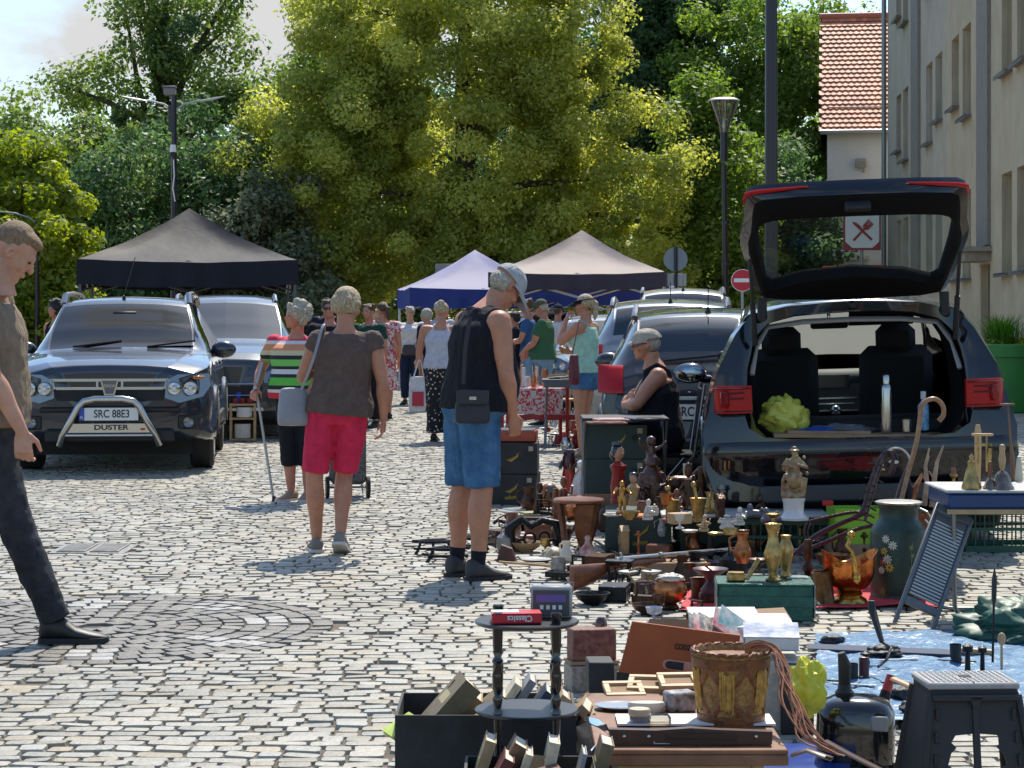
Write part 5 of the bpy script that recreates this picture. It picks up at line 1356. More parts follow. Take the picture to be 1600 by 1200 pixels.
# ================================================================ THE ESTATE CAR WITH ITS TAILGATE UP
abl=mat('deep_blue_black_paint',(.003,.004,.007),.2,0,coat=1.0,spec=.25)
trim_pale=mat('pale_headliner',(.30,.29,.28),.85)
carpet=mat('boot_carpet',(.012,.012,.014),.95,spec=.1,bump=.3,bscale=200)
def open_estate():
 yaw=-5.5;dr=12.6;L=4.93;a=R(yaw);p=px(1350,0,dr)
 t=thing('open_estate_car','black estate car with its tailgate raised and red tail lights, parked behind the goods','car',(p.x-math.sin(a)*L,dr+math.cos(a)*L,.028),a)
 t.rotation_euler=(0,R(-1.9),a)
 H0=1.50
 st=[(0.00,.34,.55,.62,.52,.58,.66,.36,.70,.72),(.06,.24,.76,.84,.5,.78,.74,.46,.79,.81),(.35,.20,.90,.915,.58,.86,.84,.58,.88,.90),(.9,.20,.92,.93,.66,.88,.92,.64,.965,.985),(1.55,.20,.92,.935,.72,.885,.97,.70,1.00,1.03),(2.0,.20,.92,.935,.74,.885,.98,.67,1.22,1.26),(2.45,.20,.92,.935,.75,.885,.99,.60,1.45,1.50),(3.1,.20,.92,.935,.76,.88,1.0,.595,1.49,1.54),(3.9,.22,.92,.937,.80,.875,1.02,.59,1.49,1.535),(4.45,.26,.92,.937,.80,.865,1.05,.60,1.455,1.50),(4.62,.30,.91,.93,.72,.85,1.05,.62,1.43,1.47)]
 bo,ar,fine=car_shell(t,st,(.92,3.83),.345,abl,[('windscreen',1.60,2.38,7.05,9.1),('front',2.1,2.85,5.0,6.3),('rear',2.93,3.75,5.0,6.3),('back',3.83,4.42,5.1,6.2)],glass=clear_glass,closed_tail=False)
 outer=[(0,.32),(.60,.30),(.86,.31),(.925,.50),(.935,.72),(.90,.84),(.855,1.04),(.83,1.10),(.72,1.28),(.63,1.38),(.40,1.425),(.2,1.435),(0,1.44)]
 mid=[(0,.66),(.40,.66),(.56,.67),(.62,.74),(.645,.84),(.65,.92),(.64,1.02),(.635,1.10),(.59,1.24),(.52,1.335),(.36,1.375),(.18,1.385),(0,1.39)]
 yo=[-4.90,-4.90,-4.88,-4.86,-4.84,-4.82,-4.78,-4.76,-4.68,-4.63,-4.62,-4.62,-4.62]
 up_=lambda P_:[(x,z if z<1.1 else 1.1+(z-1.1)*1.14) for x,z in P_]
 outer=up_(outer);mid=up_(mid)
 def full(pts,ys):
  r=[Vector((x,y,z)) for (x,z),y in zip(pts,ys)];l=[Vector((-v.x,v.y,v.z)) for v in r[1:-1]][::-1]
  return r+l
 m=MB()
 sec=[(0,.32),(.60,.30),(.90,.31),(.935,.50),(.94,.72),(.91,.84),(.88,1.02),(.852,1.10),(.745,1.28),(.635,1.385),(.40,1.43),(.2,1.445),(0,1.45)]
 sec=up_(sec)
 m.loft([full(sec,[-4.60]*13),full(outer,yo),full([(x*1.06 if 2<i<9 else x,z+(.012 if i<3 else 0)) for i,(x,z) in enumerate(mid)],[y-(.0 if i<3 else -.01) for i,y in enumerate(yo)]),full(mid,[y+.05 for y in yo]),full([(x*.985,z+(.012 if i<3 else -.008 if i>9 else 0)) for i,(x,z) in enumerate(mid)],[y+.10 for y in yo])],caps=False)
 m.build('rear_frame',abl,t,sharp=45)
 m=MB()
 def brow(y,z,x):return [Vector((x*math.sin(q),y-.0+.16*(1-math.cos(q*.9)),z)) for q in [-PI/2+PI*k/20 for k in range(21)]]
 rows_=[brow(-4.86,.665,.90),brow(-4.95,.655,.93),brow(-4.97,.60,.94),brow(-4.955,.55,.94),brow(-4.95,.50,.945),brow(-4.93,.40,.94),brow(-4.90,.30,.92),brow(-4.84,.24,.88)]
 m.loft(rows_,caps=False,closed=False);m.build('rear_bumper',abl,t,sharp=40,fix=False)
 m=MB();m.box((0,-4.99,.35),(1.2,.03,.10),b=.012);m.box((0,-4.985,.60),(1.3,.012,.012));m.build('bumper_trim',mat('bumper_grey',(.05,.055,.06),.4,.3),t)
 for s in (-1,1):
  m=MB();m.loft([[Vector((s*x,y,z)) for x,y,z in ((.63,-4.865,zb),(.635,-4.905,zb),(.74,-4.92,zb),(.82,-4.90,zb),(.86,-4.82,zb),(.82,-4.78,zb))] for zb in (.835,.85,.98,1.0)])
  lo=m.build('tail_light',red_l,t,sharp=50)
  for zz_,h_ in ((.8485,.006),(.985,.010)):m=MB();m.tube([(s*.64,-4.905,zz_),(s*.74,-4.922,zz_),(s*.82,-4.902,zz_),(s*.858,-4.825,zz_)],h_,6,flat=.6);m.build('lamp_band',mat('lamp_dark_red',(.12,.005,.008),.3),lo)
  m=MB();m.box((s*.80,-4.915,.92),(.05,.02,.10),rz=s*.35,b=.012);m.build('lens_block',mat('lens_deep_red',(.22,.004,.006),.15),lo)
  m=MB();m.tube([(s*.68,-4.915,.925),(s*.78,-4.925,.925),(s*.785,-4.925,.955),(s*.68,-4.912,.96)],.006,6);m.build('light_guide',mat('lamp_dark_red',(.12,.005,.008),.3),lo)
 m=MB();inn=[(x*.985,z) for x,z in mid]
 m.loft([full(inn,[y+.09 for y in yo]),full([(x*.95,max(z,.60)) for x,z in mid],[-4.2]*13),full([(x*.98,z) for x,z in [(0,.60),(.40,.60),(.60,.60),(.66,.70),(.72,.84),(.74,.95),(.72,1.02),(.70,1.08),(.64,1.26),(.56,1.36),(.36,1.41),(.18,1.42),(0,1.425)]],[-3.7]*13)],caps=False);lin=m.build('boot_lining',carpet,t,fix=False)
 m=MB();
 for s in (-1,1):m.tube([(s*.63,-4.70,1.06),(s*.60,-4.60,1.22),(s*.52,-4.52,1.345),(s*.30,-4.50,1.372),(0,-4.50,1.378)],.022,8,flat=.6)
 m.build('pillar_trim',trim_pale,t)
 m=MB();m.box((0,-3.9,.615),(1.22,1.6,.03));m.build('boot_floor',carpet,t)
 m=MB();m.box((0,-2.95,.40),(1.5,1.7,.1));m.build('cabin_floor',carpet,t)
 for s in (-1,1):
  m=MB();m.box((s*.39,-2.55,.50),(.50,.52,.2),b=.07);m.box((s*.39,-2.88,.86),(.50,.15,.66),rx=.18,b=.07);m.box((s*.39,-2.97,1.235),(.27,.11,.20),b=.05);m.tube([(s*.39-.06,-2.95,1.1),(s*.39-.06,-2.96,1.22)],.008,6);m.tube([(s*.39+.06,-2.95,1.1),(s*.39+.06,-2.96,1.22)],.008,6)
  m.build('front_seat',inner_m,t)
 m=MB();m.box((0,-1.85,.94),(1.5,.5,.12),b=.05);m.box((0,-2.05,.80),(1.3,.12,.22),b=.03)
 da=m.build('dashboard',mat('dash_grey',(.10,.10,.10),.6),t)
 m=MB();m.box((0,-2.125,.92),(.24,.015,.10),b=.005);m.build('screen',mat('screen_dark',(.04,.05,.06),.15),da)
 m=MB();m.box((0,-2.115,.80),(.34,.01,.012));m.box((0,-2.115,.76),(.30,.01,.010));m.box((0,-2.115,.71),(.36,.01,.012));m.build('console_trim',silverp,da)
 m=MB();m.ell((0,-2.4,.72),(.04,.04,.04),10,8);m.tube([(0,-2.4,.5),(0,-2.4,.7)],.012,6);m.build('gear_lever',silverp,t)
 m=MB();m.tube([(-.39+.18*math.cos(q),-2.2+.03*math.sin(q),.92+.18*math.sin(q)) for q in [2*PI*k/24 for k in range(24)]],.016,8,closed=True);m.build('steering_wheel',inner_m,t)
 m=MB();m.box((-.02,-2.28,1.345),(.27,.03,.075),b=.02);m.tube([(-.02,-2.27,1.37),(-.02,-2.2,1.43)],.012,6);m.build('interior_mirror',blackp,t)
 m=MB();m.box((.34,-2.42,1.375),(.46,.02,.15),rx=.9,b=.006);m.build('sun_visor',inner_m,t)
 for wy in (.92,3.83):
  for s in (-1,1):wheel(t,s*.81,-wy,.345,.235,s,5)
 for a_ in ar:a_.build('wheel_arch_lip',abl,t)
 for s in (-1,1):
  m=MB();m.ell((s*1.035,-2.02,1.01),(.125,.075,.078),18,12);m.tube([(s*.88,-2.0,.96),(s*.96,-2.02,.97)],.03,8);mo=m.build('door_mirror',abl,t)
  m=MB();m.ell((s*1.035,-2.085,1.01),(.108,.014,.064),20,8);m.build('mirror_glass',mat('dark_mirror',(.22,.28,.34),.05,1.0),mo)
 m=MB();m.box((0,-4.25,1.50),(.03,.10,.05),b=.012);m.build('roof_aerial',abl,t)
# ---- tailgate: built flat in (u, v) from the hinge (v = 0) to the free edge, then swung up
 ang=math.atan2(.615,.80)
 hinge=Vector((0,-4.60,1.515))
 ex=Vector((0,-math.cos(ang),math.sin(ang)));nn=Vector((0,-math.sin(ang),-math.cos(ang)))
 def hp(u,v,n=0.0):return hinge+Vector((u,0,0))+ex*v+nn*(n-.10*(1-(u/.7)**2)*.0)
 def curve(u):return -.05*(u/.68)**2
 outl=[(0,.0),(.45,-.01),(.575,.0),(.61,.12),(.645,.30),(.672,.44),(.675,.54),(.655,.64),(.645,.82),(.630,.91),(.58,.95),(.35,.995),(0,1.015)]
 hole=[(0,.275),(.30,.225),(.47,.135),(.515,.165),(.535,.31),(.555,.46),(.565,.60),(.56,.66),(.53,.72),(.47,.755),(.32,.785),(.16,.80),(0,.805)]
 def lp(pts,n,k=1.0,dn=None):
  r=[hp(u*k,v,n-(.06*(u/.68)**2 if not dn else dn)) for u,v in pts];return r+[hp(-u*k,v,n-(.06*(u/.68)**2)) for u,v in pts[1:-1]][::-1]
 m=MB()
 o2=[(u*.93,v*.97+.012) for u,v in outl]
 h2=[(u*1.035,.50+(v-.50)*1.06) for u,v in hole]
 m.loft([lp(hole,-.035),lp(outl,-.065),lp(outl,-.01),lp(o2,.03)],caps=False)
 tg=m.build('tailgate',abl,t,sharp=40)
 m=MB();m.loft([lp(o2,.03),lp([(u*.97,.52+(v-.52)*.96) for u,v in o2],.045),lp(h2,.05),lp(hole,.01),lp(hole,-.035)],caps=False)
 m.build('tailgate_lining',mat('lining_black',(.005,.005,.006),.8,spec=.15,bump=.4,bscale=150),tg)
 m=MB();pts=lp(hole,-.02,1.01);m.add(pts,[tuple(range(len(pts)))]);m.build('tailgate_glass',clear_glass,tg,fix=False)
 m=MB();m.box(tuple(hp(0,.93,.05)),(.15,.05,.09),rx=-ang,b=.01);m.build('tailgate_latch',blackp,tg)
 for s in (-1,1):
  m=MB();m.tube([hp(s*.645,.80,-.08),hp(s*.642,.86,-.075),hp(s*.632,.915,-.07),hp(s*.58,.955,-.05),hp(s*.42,.99,-.035),hp(s*.28,1.01,-.03)],[.005,.012,.016,.015,.011,.005],8);m.build('tailgate_lamp',red_l,tg)
  m=MB();m.tube([(s*.60,-4.72,1.24),hp(s*.62,.42,.02)],.011,8);m.tube([(s*.60,-4.72,1.24),lerp((s*.60,-4.72,1.24),hp(s*.62,.42,.02),.5)],.017,8);m.build('gas_strut',blackp,tg)
  m=MB();m.tube([(s*.545,-4.58,1.44),(s*.55,-4.66,1.40),hp(s*.55,.06,.03)],.03,8);m.build('hinge_arm',blackp,tg)
 m=MB();m.box(tuple(hp(0,.225,-.055)),(.36,.02,.012),rx=-ang,b=.004);m.build('brake_light',red_l,tg)
 m=MB();m.ell((0,-4.63,1.465),(.035,.03,.03),10,8);m.build('washer_nozzle',blackp,t)
 return t
audi=open_estate()
AM=to_world(audi)
def inboot(x,y,z):return AM@Vector((x,y,z))
def crumple(m,c,r,seed,n=44,k=30,amp=.22,flat=1.0):
 rd=random.Random(seed);ph=[rd.uniform(0,6) for _ in range(8)]
 rings=[]
 for i in range(k+1):
  th=PI*i/k;ring_=[]
  for j in range(n):
   a=2*PI*j/n
   d=Vector((math.sin(th)*math.cos(a),math.sin(th)*math.sin(a),math.cos(th)))
   q=1+amp*(noise.noise(d*2.3+Vector((seed,0,0)))+.6*abs(noise.noise(d*5+Vector((0,seed,0))))+.3*abs(noise.noise(d*9)))
   ring_.append(Vector(c)+Vector((d.x*r[0]*q,d.y*r[1]*q,d.z*r[2]*q*flat)))
  rings.append(ring_)
 m.loft(rings,caps=True)
yellow_pl=mat('yellow_plastic_bag',(.62,.60,.04),.35,trans=0,spec=.5);yellow_pl2=mat('lemon_film',(.62,.62,.10),.3,alpha=.9)
m=MB();crumple(m,(0,0,.10),(.13,.10,.11),3,amp=.38);m.ell((.10,-.02,.07),(.06,.05,.06),10,8)
tag(m.build('plastic_bag',yellow_pl2,sharp=40),'crumpled translucent yellow bag at the left of the open car boot','bag',loc=inboot(-.44,-4.55,.69))
m=MB();m.lathe([(.034,0),(.036,.01),(.036,.26),(.030,.285),(.024,.29),(.024,.335),(.018,.345),(.001,.347)],n=20)
tag(m.build('vacuum_flask',steel,sharp=40),'tall brushed steel vacuum flask standing in the car boot','flask',loc=inboot(.17,-4.72,.69))
t=thing('spray_bottle','blue and white spray bottle standing at the right in the car boot','bottle',inboot(.40,-4.64,.69))
m=MB();m.lathe([(.033,0),(.035,.01),(.035,.15),(.014,.175),(.014,.19)],n=16);m.build('bottle_body',mat('blue_label',(.03,.20,.45),.35,col2=(.3,.5,.65),vscale=30),t)
m=MB();m.lathe([(.017,.19),(.017,.235),(.001,.237)],n=12);m.build('cap',white_c,t)
m=MB();m.lathe([(.028,0),(.030,.07),(.027,.072),(.025,.005),(.001,.004)],n=16);tag(m.build('tin_cup',steel),'small tin cup on the cardboard in the car boot','cup',loc=inboot(.29,-4.74,.69))
m=MB();m.box((0,0,0),(1.02,.30,.02),rz=.02);m.box((-.18,.04,.016),(.5,.22,.02),rz=.06);tag(m.build('cardboard_sheet',mat('cardboard',(.33,.21,.12),.85,var=.12,vscale=6)),'flattened brown cardboard lining the boot sill of the open car','cardboard',loc=inboot(0,-4.70,.675),rz=R(-5.5))
m=MB();crumple(m,(0,0,.01),(.17,.10,.028),9,amp=.5);tag(m.build('folded_coat',mat('grey_wool',(.12,.13,.15),.95),sharp=0),'grey folded coat lying behind the flask in the car boot','coat',loc=inboot(-.08,-4.60,.695))
m=MB();crumple(m,(0,0,.01),(.11,.06,.022),12,amp=.5);tag(m.build('blue_cloth',fabric('vivid_blue_cloth',(.02,.08,.35)),sharp=0),'crumpled blue cloth beside the yellow bag in the car boot','cloth',loc=inboot(-.22,-4.68,.695))
# ================================================================ GOODS ON THE GROUND
card=mat('kraft_cardboard',(.30,.19,.11),.88,var=.1,vscale=7);card_d=mat('dark_printed_card',(.020,.022,.024),.7,var=.3,vscale=12);card_g=mat('green_printed_card',(.035,.06,.055),.75,var=.15,vscale=9);terra=mat('terracotta_card',(.33,.085,.03),.8,var=.08,vscale=9)
paperw=mat('page_edges',(.62,.56,.44),.85,var=.12,vscale=90);paper2=mat('white_paper',(.66,.66,.64),.7,var=.06,vscale=20)
brass=mat('aged_brass',(.38,.26,.10),.34,.9,var=.35,vscale=25,bump=.3,bscale=60);copper=mat('aged_copper',(.40,.15,.06),.30,.9,var=.4,vscale=18,bump=.3,bscale=40);bronze=mat('dark_bronze',(.075,.035,.02),.35,.6,var=.4,vscale=20,bump=.5,bscale=50)
iron=mat('black_iron',(.016,.016,.018),.42,.6,var=.3,vscale=30,bump=.4,bscale=90);wood_r=mat('red_brown_wood',(.13,.035,.014),.35,col2=(.24,.08,.03),vscale=12,coat=.3);wood_l=mat('light_wood',(.40,.25,.12),.55,col2=(.50,.33,.17),vscale=14);wood_d=mat('dark_wood',(.045,.022,.012),.45,var=.3,vscale=15)
blackg=mat('black_gloss',(.008,.008,.010),.14,coat=.8);greenm=mat('green_hammered_steel',(.012,.085,.065),.35,.2,var=.25,vscale=22,bump=.5,bscale=120);yel_ink=mat('yellow_print',(.38,.26,.03),.8)
cream=mat('cream_ceramic',(.60,.55,.47),.3,var=.08,vscale=25);porc=mat('porcelain_white',(.66,.65,.63),.2,coat=.4);redv=mat('red_lacquer',(.30,.02,.018),.3,var=.2,vscale=20);skinp=mat('painted_flesh',(.45,.24,.14),.5)
multi=mat('painted_figure',(.30,.18,.10),.45,col2=(.45,.30,.12),vscale=38)
def carton(name,label,cat,loc,w,d,h,m_,rz=0,open_=False,logo=False,group=None,txt=None,parts=True):
 t=thing(name,label,cat,loc,R(rz),group)
 m=MB();th=.008
 if open_:
  m.box((0,-d/2+th/2,h/2),(w,th,h));m.box((0,d/2-th/2,h/2),(w,th,h));m.box((-w/2+th/2,0,h/2),(th,d-2*th,h));m.box((w/2-th/2,0,h/2),(th,d-2*th,h));m.box((0,0,th),(w-2*th,d-2*th,.006))
 else :
  m.box((0,0,h/2),(w,d,h),b=.004)
 m.build('carton',m_,t)
 if logo:
  l=MB()
  for k in range(4):
   a=.25+.18*k;l.tube([(-.03+.02*k,-d/2-.002,h*.46+.008*k),(.005+.014*k,-d/2-.002,h*.42+.010*k),(.035+.009*k,-d/2-.002,h*.52+.014*k)],[.002,.007,.002],6,flat=.3,up=(0,1,0))
  l.build('printed_bananas',yel_ink,t)
  if txt:text_mesh('printed_word',txt,h*.17,yel_ink,t,TR(.01,-d/2-.002,h*.26)@RY(R(-6))@FRONT,.0008,.9,.0015)
  h_=MB();h_.cyl((w*.30,-d/2-.0015,h*.62),(w*.30,-d/2+.001,h*.62),.022,n=16);h_.build('hand_hole',inner_m,t)
  s_=MB();s_.box((w*.38,-d/2-.001,h*.82),(.035,.002,.035));s_.build('sticker',mat('sticker',(.35,.33,.25),.7),t)
 return t
def book(label,loc,rot,size,m_,group=None,m2=None,name='book'):
 """size: (thickness x, length y, height z); spine on -y side, page edges on top"""
 t=thing(name,label,'book' if name=='book' else name,loc,0,group);t.rotation_euler=rot
 w,d,h=size
 m=MB();m.box((-w/2+.0015,0,h/2),(.003,d,h));m.box((w/2-.0015,0,h/2),(.003,d,h));m.box((0,-d/2+.0015,h/2),(w-.006,.003,h));m.build('cover',m_,t)
 m=MB();m.box((0,.003,h/2),(w-.006,d-.008,h-.010));m.build('pages',m2 or paperw,t)
 if name=='book' and w>.02:
  m=MB();m.box((-w/2-.0004,0,h*.66),(.0008,d*.6,h*.16));m.build('cover_print',mat('gilt_print',(.42,.33,.16),.5),t)
 return t
bk={n:mat('cover_'+n,c,.6,var=.15,vscale=30) for n,c in dict(olive=(.17,.13,.07),tan=(.36,.25,.13),navy=(.03,.045,.09),brown=(.14,.07,.04),cream=(.52,.46,.34),maroon=(.12,.025,.025),grey=(.22,.23,.25),lime=(.42,.52,.10),beige=(.42,.30,.18)).items()}
B0=px(617,0,6.28)
box1=carton('banana_box','black cardboard fruit box full of old books, front left of the side table','box',(B0.x+.27,6.28+.19,0),.54,.38,.235,card_d,open_=True)
bl=[('thick olive-brown book lying tilted at the left of the black fruit box',(.115,.15,.12),(.0,R(42),R(8)),(.06,.17,.25),'olive'),('upright brown book with pale page edges leaning behind the thick olive one',(.10,.27,.10),(R(-8),R(38),R(-8)),(.035,.16,.24),'brown'),('slim dark blue book leaning beside the thick olive one',(.215,.12,.06),(.0,R(48),R(6)),(.03,.20,.25),'navy'),('small book in crumpled clear wrap with a lime edge at the left corner',(.035,.08,.16),(0,R(60),R(20)),(.012,.12,.10),'lime'),('white paperback standing left of the front right table leg',(.30,.27,.10),(0,R(34),0),(.025,.15,.23),'cream'),('cream paperback behind the table, second from its left',(.345,.28,.11),(0,R(34),0),(.025,.15,.23),'grey'),('pale book with dark cover leaning in the middle behind the table',(.39,.27,.08),(0,R(36),0),(.03,.15,.23),'navy'),('beige paperback leaning right of the middle behind the table',(.435,.28,.07),(0,R(38),0),(.03,.15,.23),'beige'),('tan hardback leaning at the right end of the black fruit box',(.49,.25,.07),(0,R(44),R(-6)),(.035,.17,.22),'tan')]
for lab,(x,y,z),rot,sz,c in bl:book(lab,(B0.x+x-.06,6.28+y,z),rot,sz,bk[c],'books in the black fruit box')
B1=px(735,0,5.55)
box2=carton('fruit_box','second fruit box of books cut by the bottom edge of the frame','box',(B1.x+.16,5.72,0),.36,.30,.20,card_d,open_=True)
for lab,x,y,z,rot,sz,c in (('maroon book leaning at the left of the lower book box',.03,.10,.05,(0,R(28),0),(.03,.15,.22),'maroon'),('brown book behind the maroon one in the lower book box',.055,.2,.07,(0,R(30),0),(.04,.14,.22),'brown'),('cream paperback between brown and tan books in the lower box',.115,.15,.05,(0,R(20),0),(.02,.14,.21),'cream'),('tan leather-look book facing up in the lower book box',.18,.13,.08,(R(-30),R(8),0),(.10,.03,.16),'tan'),('beige book lying flat in the lower book box',.25,.14,.16,(0,R(82),0),(.03,.14,.09),'beige'),('small white booklet standing in the lower book box',.30,.16,.10,(0,R(14),0),(.012,.12,.15),'grey'),('dark maroon notebook at the right of the lower book box',.35,.10,.15,(0,R(70),0),(.02,.14,.09),'maroon')):
 book(lab,(B1.x+x-.03,5.57+y,z),rot,sz,bk[c],'books in the lower box')
td=6.1;tc_=px(823,0,td)
t=thing('side_table','small round black two-tier side table with four turned legs','table',(tc_.x,td,0),R(20))
for zz_ in (.545,.29):
 m=MB();m.lathe([(.001,-.014),(.138,-.014),(.149,-.009),(.151,-.003),(.148,.0),(.001,.0)],c=(0,0,zz_),n=48);m.build('table_top' if zz_>.4 else 'shelf',mat('black_satin',(.02,.022,.026),.32,spec=.8),t)
for k in range(4):
 a=R(25+90*k);c_=(math.cos(a)*.118,math.sin(a)*.118,0)
 pr=[(.001,.0),(.012,.0),(.011,.04),(.014,.12),(.009,.14),(.015,.16),(.010,.18),(.012,.275),(.013,.276),(.013,.30),(.010,.305),(.015,.33),(.009,.345),(.015,.36),(.016,.40),(.010,.425),(.017,.44),(.010,.452),(.014,.48),(.015,.53),(.014,.531),(.014,.56),(.016,.563),(.016,.575),(.013,.578),(.001,.579)]
 m=MB();m.lathe(pr,c=c_,n=18);m.build('leg',blackg,t)
b_=px(806,0,td-.01)
t=thing('red_book','red hardback reading Classics lying upside down on the round black table','book',(b_.x,td-.055,.548),R(4))
m=MB();m.box((0,0,.0015),(.142,.085,.003));m.box((0,0,.0265),(.142,.085,.003));m.box((0,-.041,.014),(.142,.003,.028));m.build('cover',mat('crimson_cover',(.52,.015,.03),.4),t)
m=MB();m.box((0,.002,.014),(.136,.08,.022));m.build('pages',paper2,t)
m=MB();m.box((-.03,.012,.0285),(.078,.05,.001));m.build('cover_label',paper2,t)
text_mesh('spine_text','Classics',.024,paper2,t,TR(.008,-.0432,.0145)@RY(PI)@FRONT,.0006,.95,.0006)
b_=px(862,0,td+.03)
t=thing('small_device','small grey boxed screen device with a violet display on the round black table','device',(b_.x,td+.05,.546),R(-4))
m=MB();m.box((0,0,.046),(.120,.05,.092),b=.006);m.build('case',mat('grey_plastic',(.30,.30,.31),.4,.2),t)
m=MB();m.box((0,-.026,.044),(.106,.004,.074),b=.002);m.build('bezel',mat('bezel_dark',(.06,.065,.07),.3),t)
m=MB();m.box((0,-.029,.058),(.086,.002,.022));m.build('screen',mat('violet_screen',(.14,.09,.32),.25),t)
m=MB()
for i in range(4):m.box((-.027+.018*i,-.029,.032),(.010,.002,.012))
m.build('keys',paper2,t)
m=MB();m.tube([(-.061,0,.07),(-.065,0,.10),(.065,0,.10),(.061,0,.07)],.0025,6);m.build('carry_handle',steel,t)
bx=px(1080,0,5.97);
t=thing('low_bench','low wooden bench in the foreground carrying the basket and sheath','bench',(bx.x,6.40,0))
m=MB();m.box((0,0,.192),(.545,.90,.016),b=.004);m.box((0,-.448,.170),(.545,.012,.03),b=.003);m.build('bench_top',mat('bench_wood',(.22,.10,.05),.5,var=.2,vscale=9),t)
for sx_ in (-.19,.19):
 for sy_ in (-.40,.40):
  m=MB();m.box((sx_,sy_,.09),(.035,.035,.18),b=.003);m.build('leg',wood_l,t)
m=MB();m.box((0,-.40,.135),(.35,.02,.035));m.build('rail',wood_l,t)
ZB=.2005
b_=px(1080,0,6.0)
t=thing('knife_sheath','long brown leather sheath with rivets along the front of the low bench','sheath',(b_.x,6.02,ZB),R(-.5))
m=MB();m.prism([(-.23,0),(.23,.004),(.232,.04),(.08,.045),(.0,.05),(-.10,.043),(-.232,.046)],.03,TR(0,0,.0));m.build('sheath_body',mat('brown_leather',(.055,.022,.016),.4,var=.25,vscale=15),t)
for x_ in (-.19,-.12,.185):m=MB();m.ell((x_,-.017,.026),(.006,.004,.006),10,6);m.build('rivet',steel,t)
m=MB();m.tube([(-.105,-.018,.012),(-.105,-.02,.006),(-.06,-.02,.006)],.002,6);m.build('buckle',steel,t)
m=MB();m.box((.03,-.018,.03),(.20,.008,.012),ry=.02);m.box((.03,-.018,.014),(.20,.006,.008),ry=.02);m.build('leather_band',mat('dark_leather',(.03,.012,.01),.35),t)
b_=px(1141,0,6.38)
t=thing('bark_basket','round brown wooden basket with diamond pattern standing on the low bench','basket',(b_.x,6.36,ZB),R(-12))
bk1=mat('basket_brown',(.20,.07,.022),.45,var=.35,vscale=25,bump=.5,bscale=80)
bk2=mat('basket_straw',(.42,.24,.07),.55,col2=(.22,.10,.03),vscale=60,bump=.8,bscale=70)
m=MB();m.lathe([(.001,.004),(.088,.004),(.095,.02),(.106,.12),(.117,.212),(.119,.218),(.114,.218),(.110,.21),(.098,.02),(.001,.012)],n=56);m.build('basket_wall',bk2,t,sharp=50)
def bpt(a,z,o=.002):
 r=.093+(.117-.093)*(z/.215)+o;return (math.cos(a)*r,math.sin(a)*r,z)
m=MB()
m.lathe([(.0925,.0),(.101,.0),(.103,.03),(.0975,.03)],n=56);m.lathe([(.111,.172),(.1175,.172),(.121,.20),(.114,.20)],n=56)
for k in range(12):
 a0=2*PI*k/12
 if k%2==0:
  for s in (-1,1):
   for zz in (0,1):
    pts=[bpt(a0+s*(.52*q),.10+(.075*(1-q))*(1 if zz else -1),.003) for q in [i/6 for i in range(7)]]
    m.tube(pts,.011,6,flat=.3,up=(math.cos(a0),math.sin(a0),0))
m.build('diamond_bands',bk1,t)
for k in range(6):
 a0=2*PI*(2*k+1)/12;m=MB()
 for j in range(-3,4):
  a=a0+j*.055;rr_=random.Random(k*10+j)
  m.tube([bpt(a,.05+rr_.uniform(-.01,.01),.004),bpt(a+rr_.uniform(-.02,.02),.11,.006),bpt(a,.165+rr_.uniform(-.008,.008),.004)],.0042,5)
 m.build('cane_strips',mat('cane_yellow',(.50,.28,.06),.5,var=.35,vscale=50),t)
m=MB()
for q in (0,PI/3,2*PI/3):
 m.tube([(math.cos(a)*(.1175+.003*math.cos(a*22+q)),math.sin(a)*(.1175+.003*math.cos(a*22+q)),.216+.004*math.sin(a*22+q)) for a in [2*PI*k/150 for k in range(150)]],.0038,5,closed=True)
m.build('woven_rim',bk1,t)
t=thing('leather_whip','bundle of thin brown leather cords hanging over the right of the bark basket','whip',(0,0,0))
m=MB();rd=random.Random(6);leath=mat('tan_leather_cord',(.28,.11,.05),.45,var=.2,vscale=30)
P0=px(1172,1012,6.35);P1=px(1213,1016,6.28)
for i in range(13):
 o=Vector((rd.uniform(-.012,.012),rd.uniform(-.03,.03),rd.uniform(-.008,.008)))
 pts=[P0+o*.6+Vector((0,0,-.03)),P0+o,(P0+P1)/2+o+Vector((.0,0,.014)),P1+o,px(1224+rd.uniform(-8,10),1050,6.2)+o*.6,px(1240+rd.uniform(-22,14),1100,6.1)+o,px(1275+rd.uniform(-28,10),1150,6.0)+o,px(1316+rd.uniform(-6,6),1180,5.95)+o*.3]
 fin=[]
 for j in range(len(pts)-1):
  for k in range(5):
   p0,p1,p2,p3=pts[max(j-1,0)],pts[j],pts[j+1],pts[min(j+2,len(pts)-1)];fin.append(cr(p0,p1,p2,p3,k/5))
 fin.append(pts[-1]);m.tube(fin,.0026,5)
m.build('cords',leath,t)
m=MB();m.tube([px(1290,1158,5.93),px(1330,1180,5.90),px(1400,1215,5.86)],.018,10,flat=.3,up=(0,0,1));m.tube([px(1238,1180,5.97),px(1262,1172,5.95),px(1300,1186,5.92)],.018,8,flat=.35,up=(0,0,1));m.build('leather_strap',_mats['brown_leather'],t)
def on_bench(x,y,z=ZB):return gp(x,y,z)
q=on_bench(999,1133)
t=thing('screw_top_jar','small round glass jar with a cream lid on the low bench','jar',q)
m=MB();m.lathe([(.026,0),(.030,.004),(.030,.030),(.031,.031)],n=28);m.build('glass',mat('jar_glass',(.10,.16,.20),.1,spec=.8),t)
m=MB();m.lathe([(.032,.030),(.033,.032),(.033,.046),(.030,.050),(.001,.050)],n=28);m.build('lid',mat('lid_cream',(.45,.38,.27),.5),t)
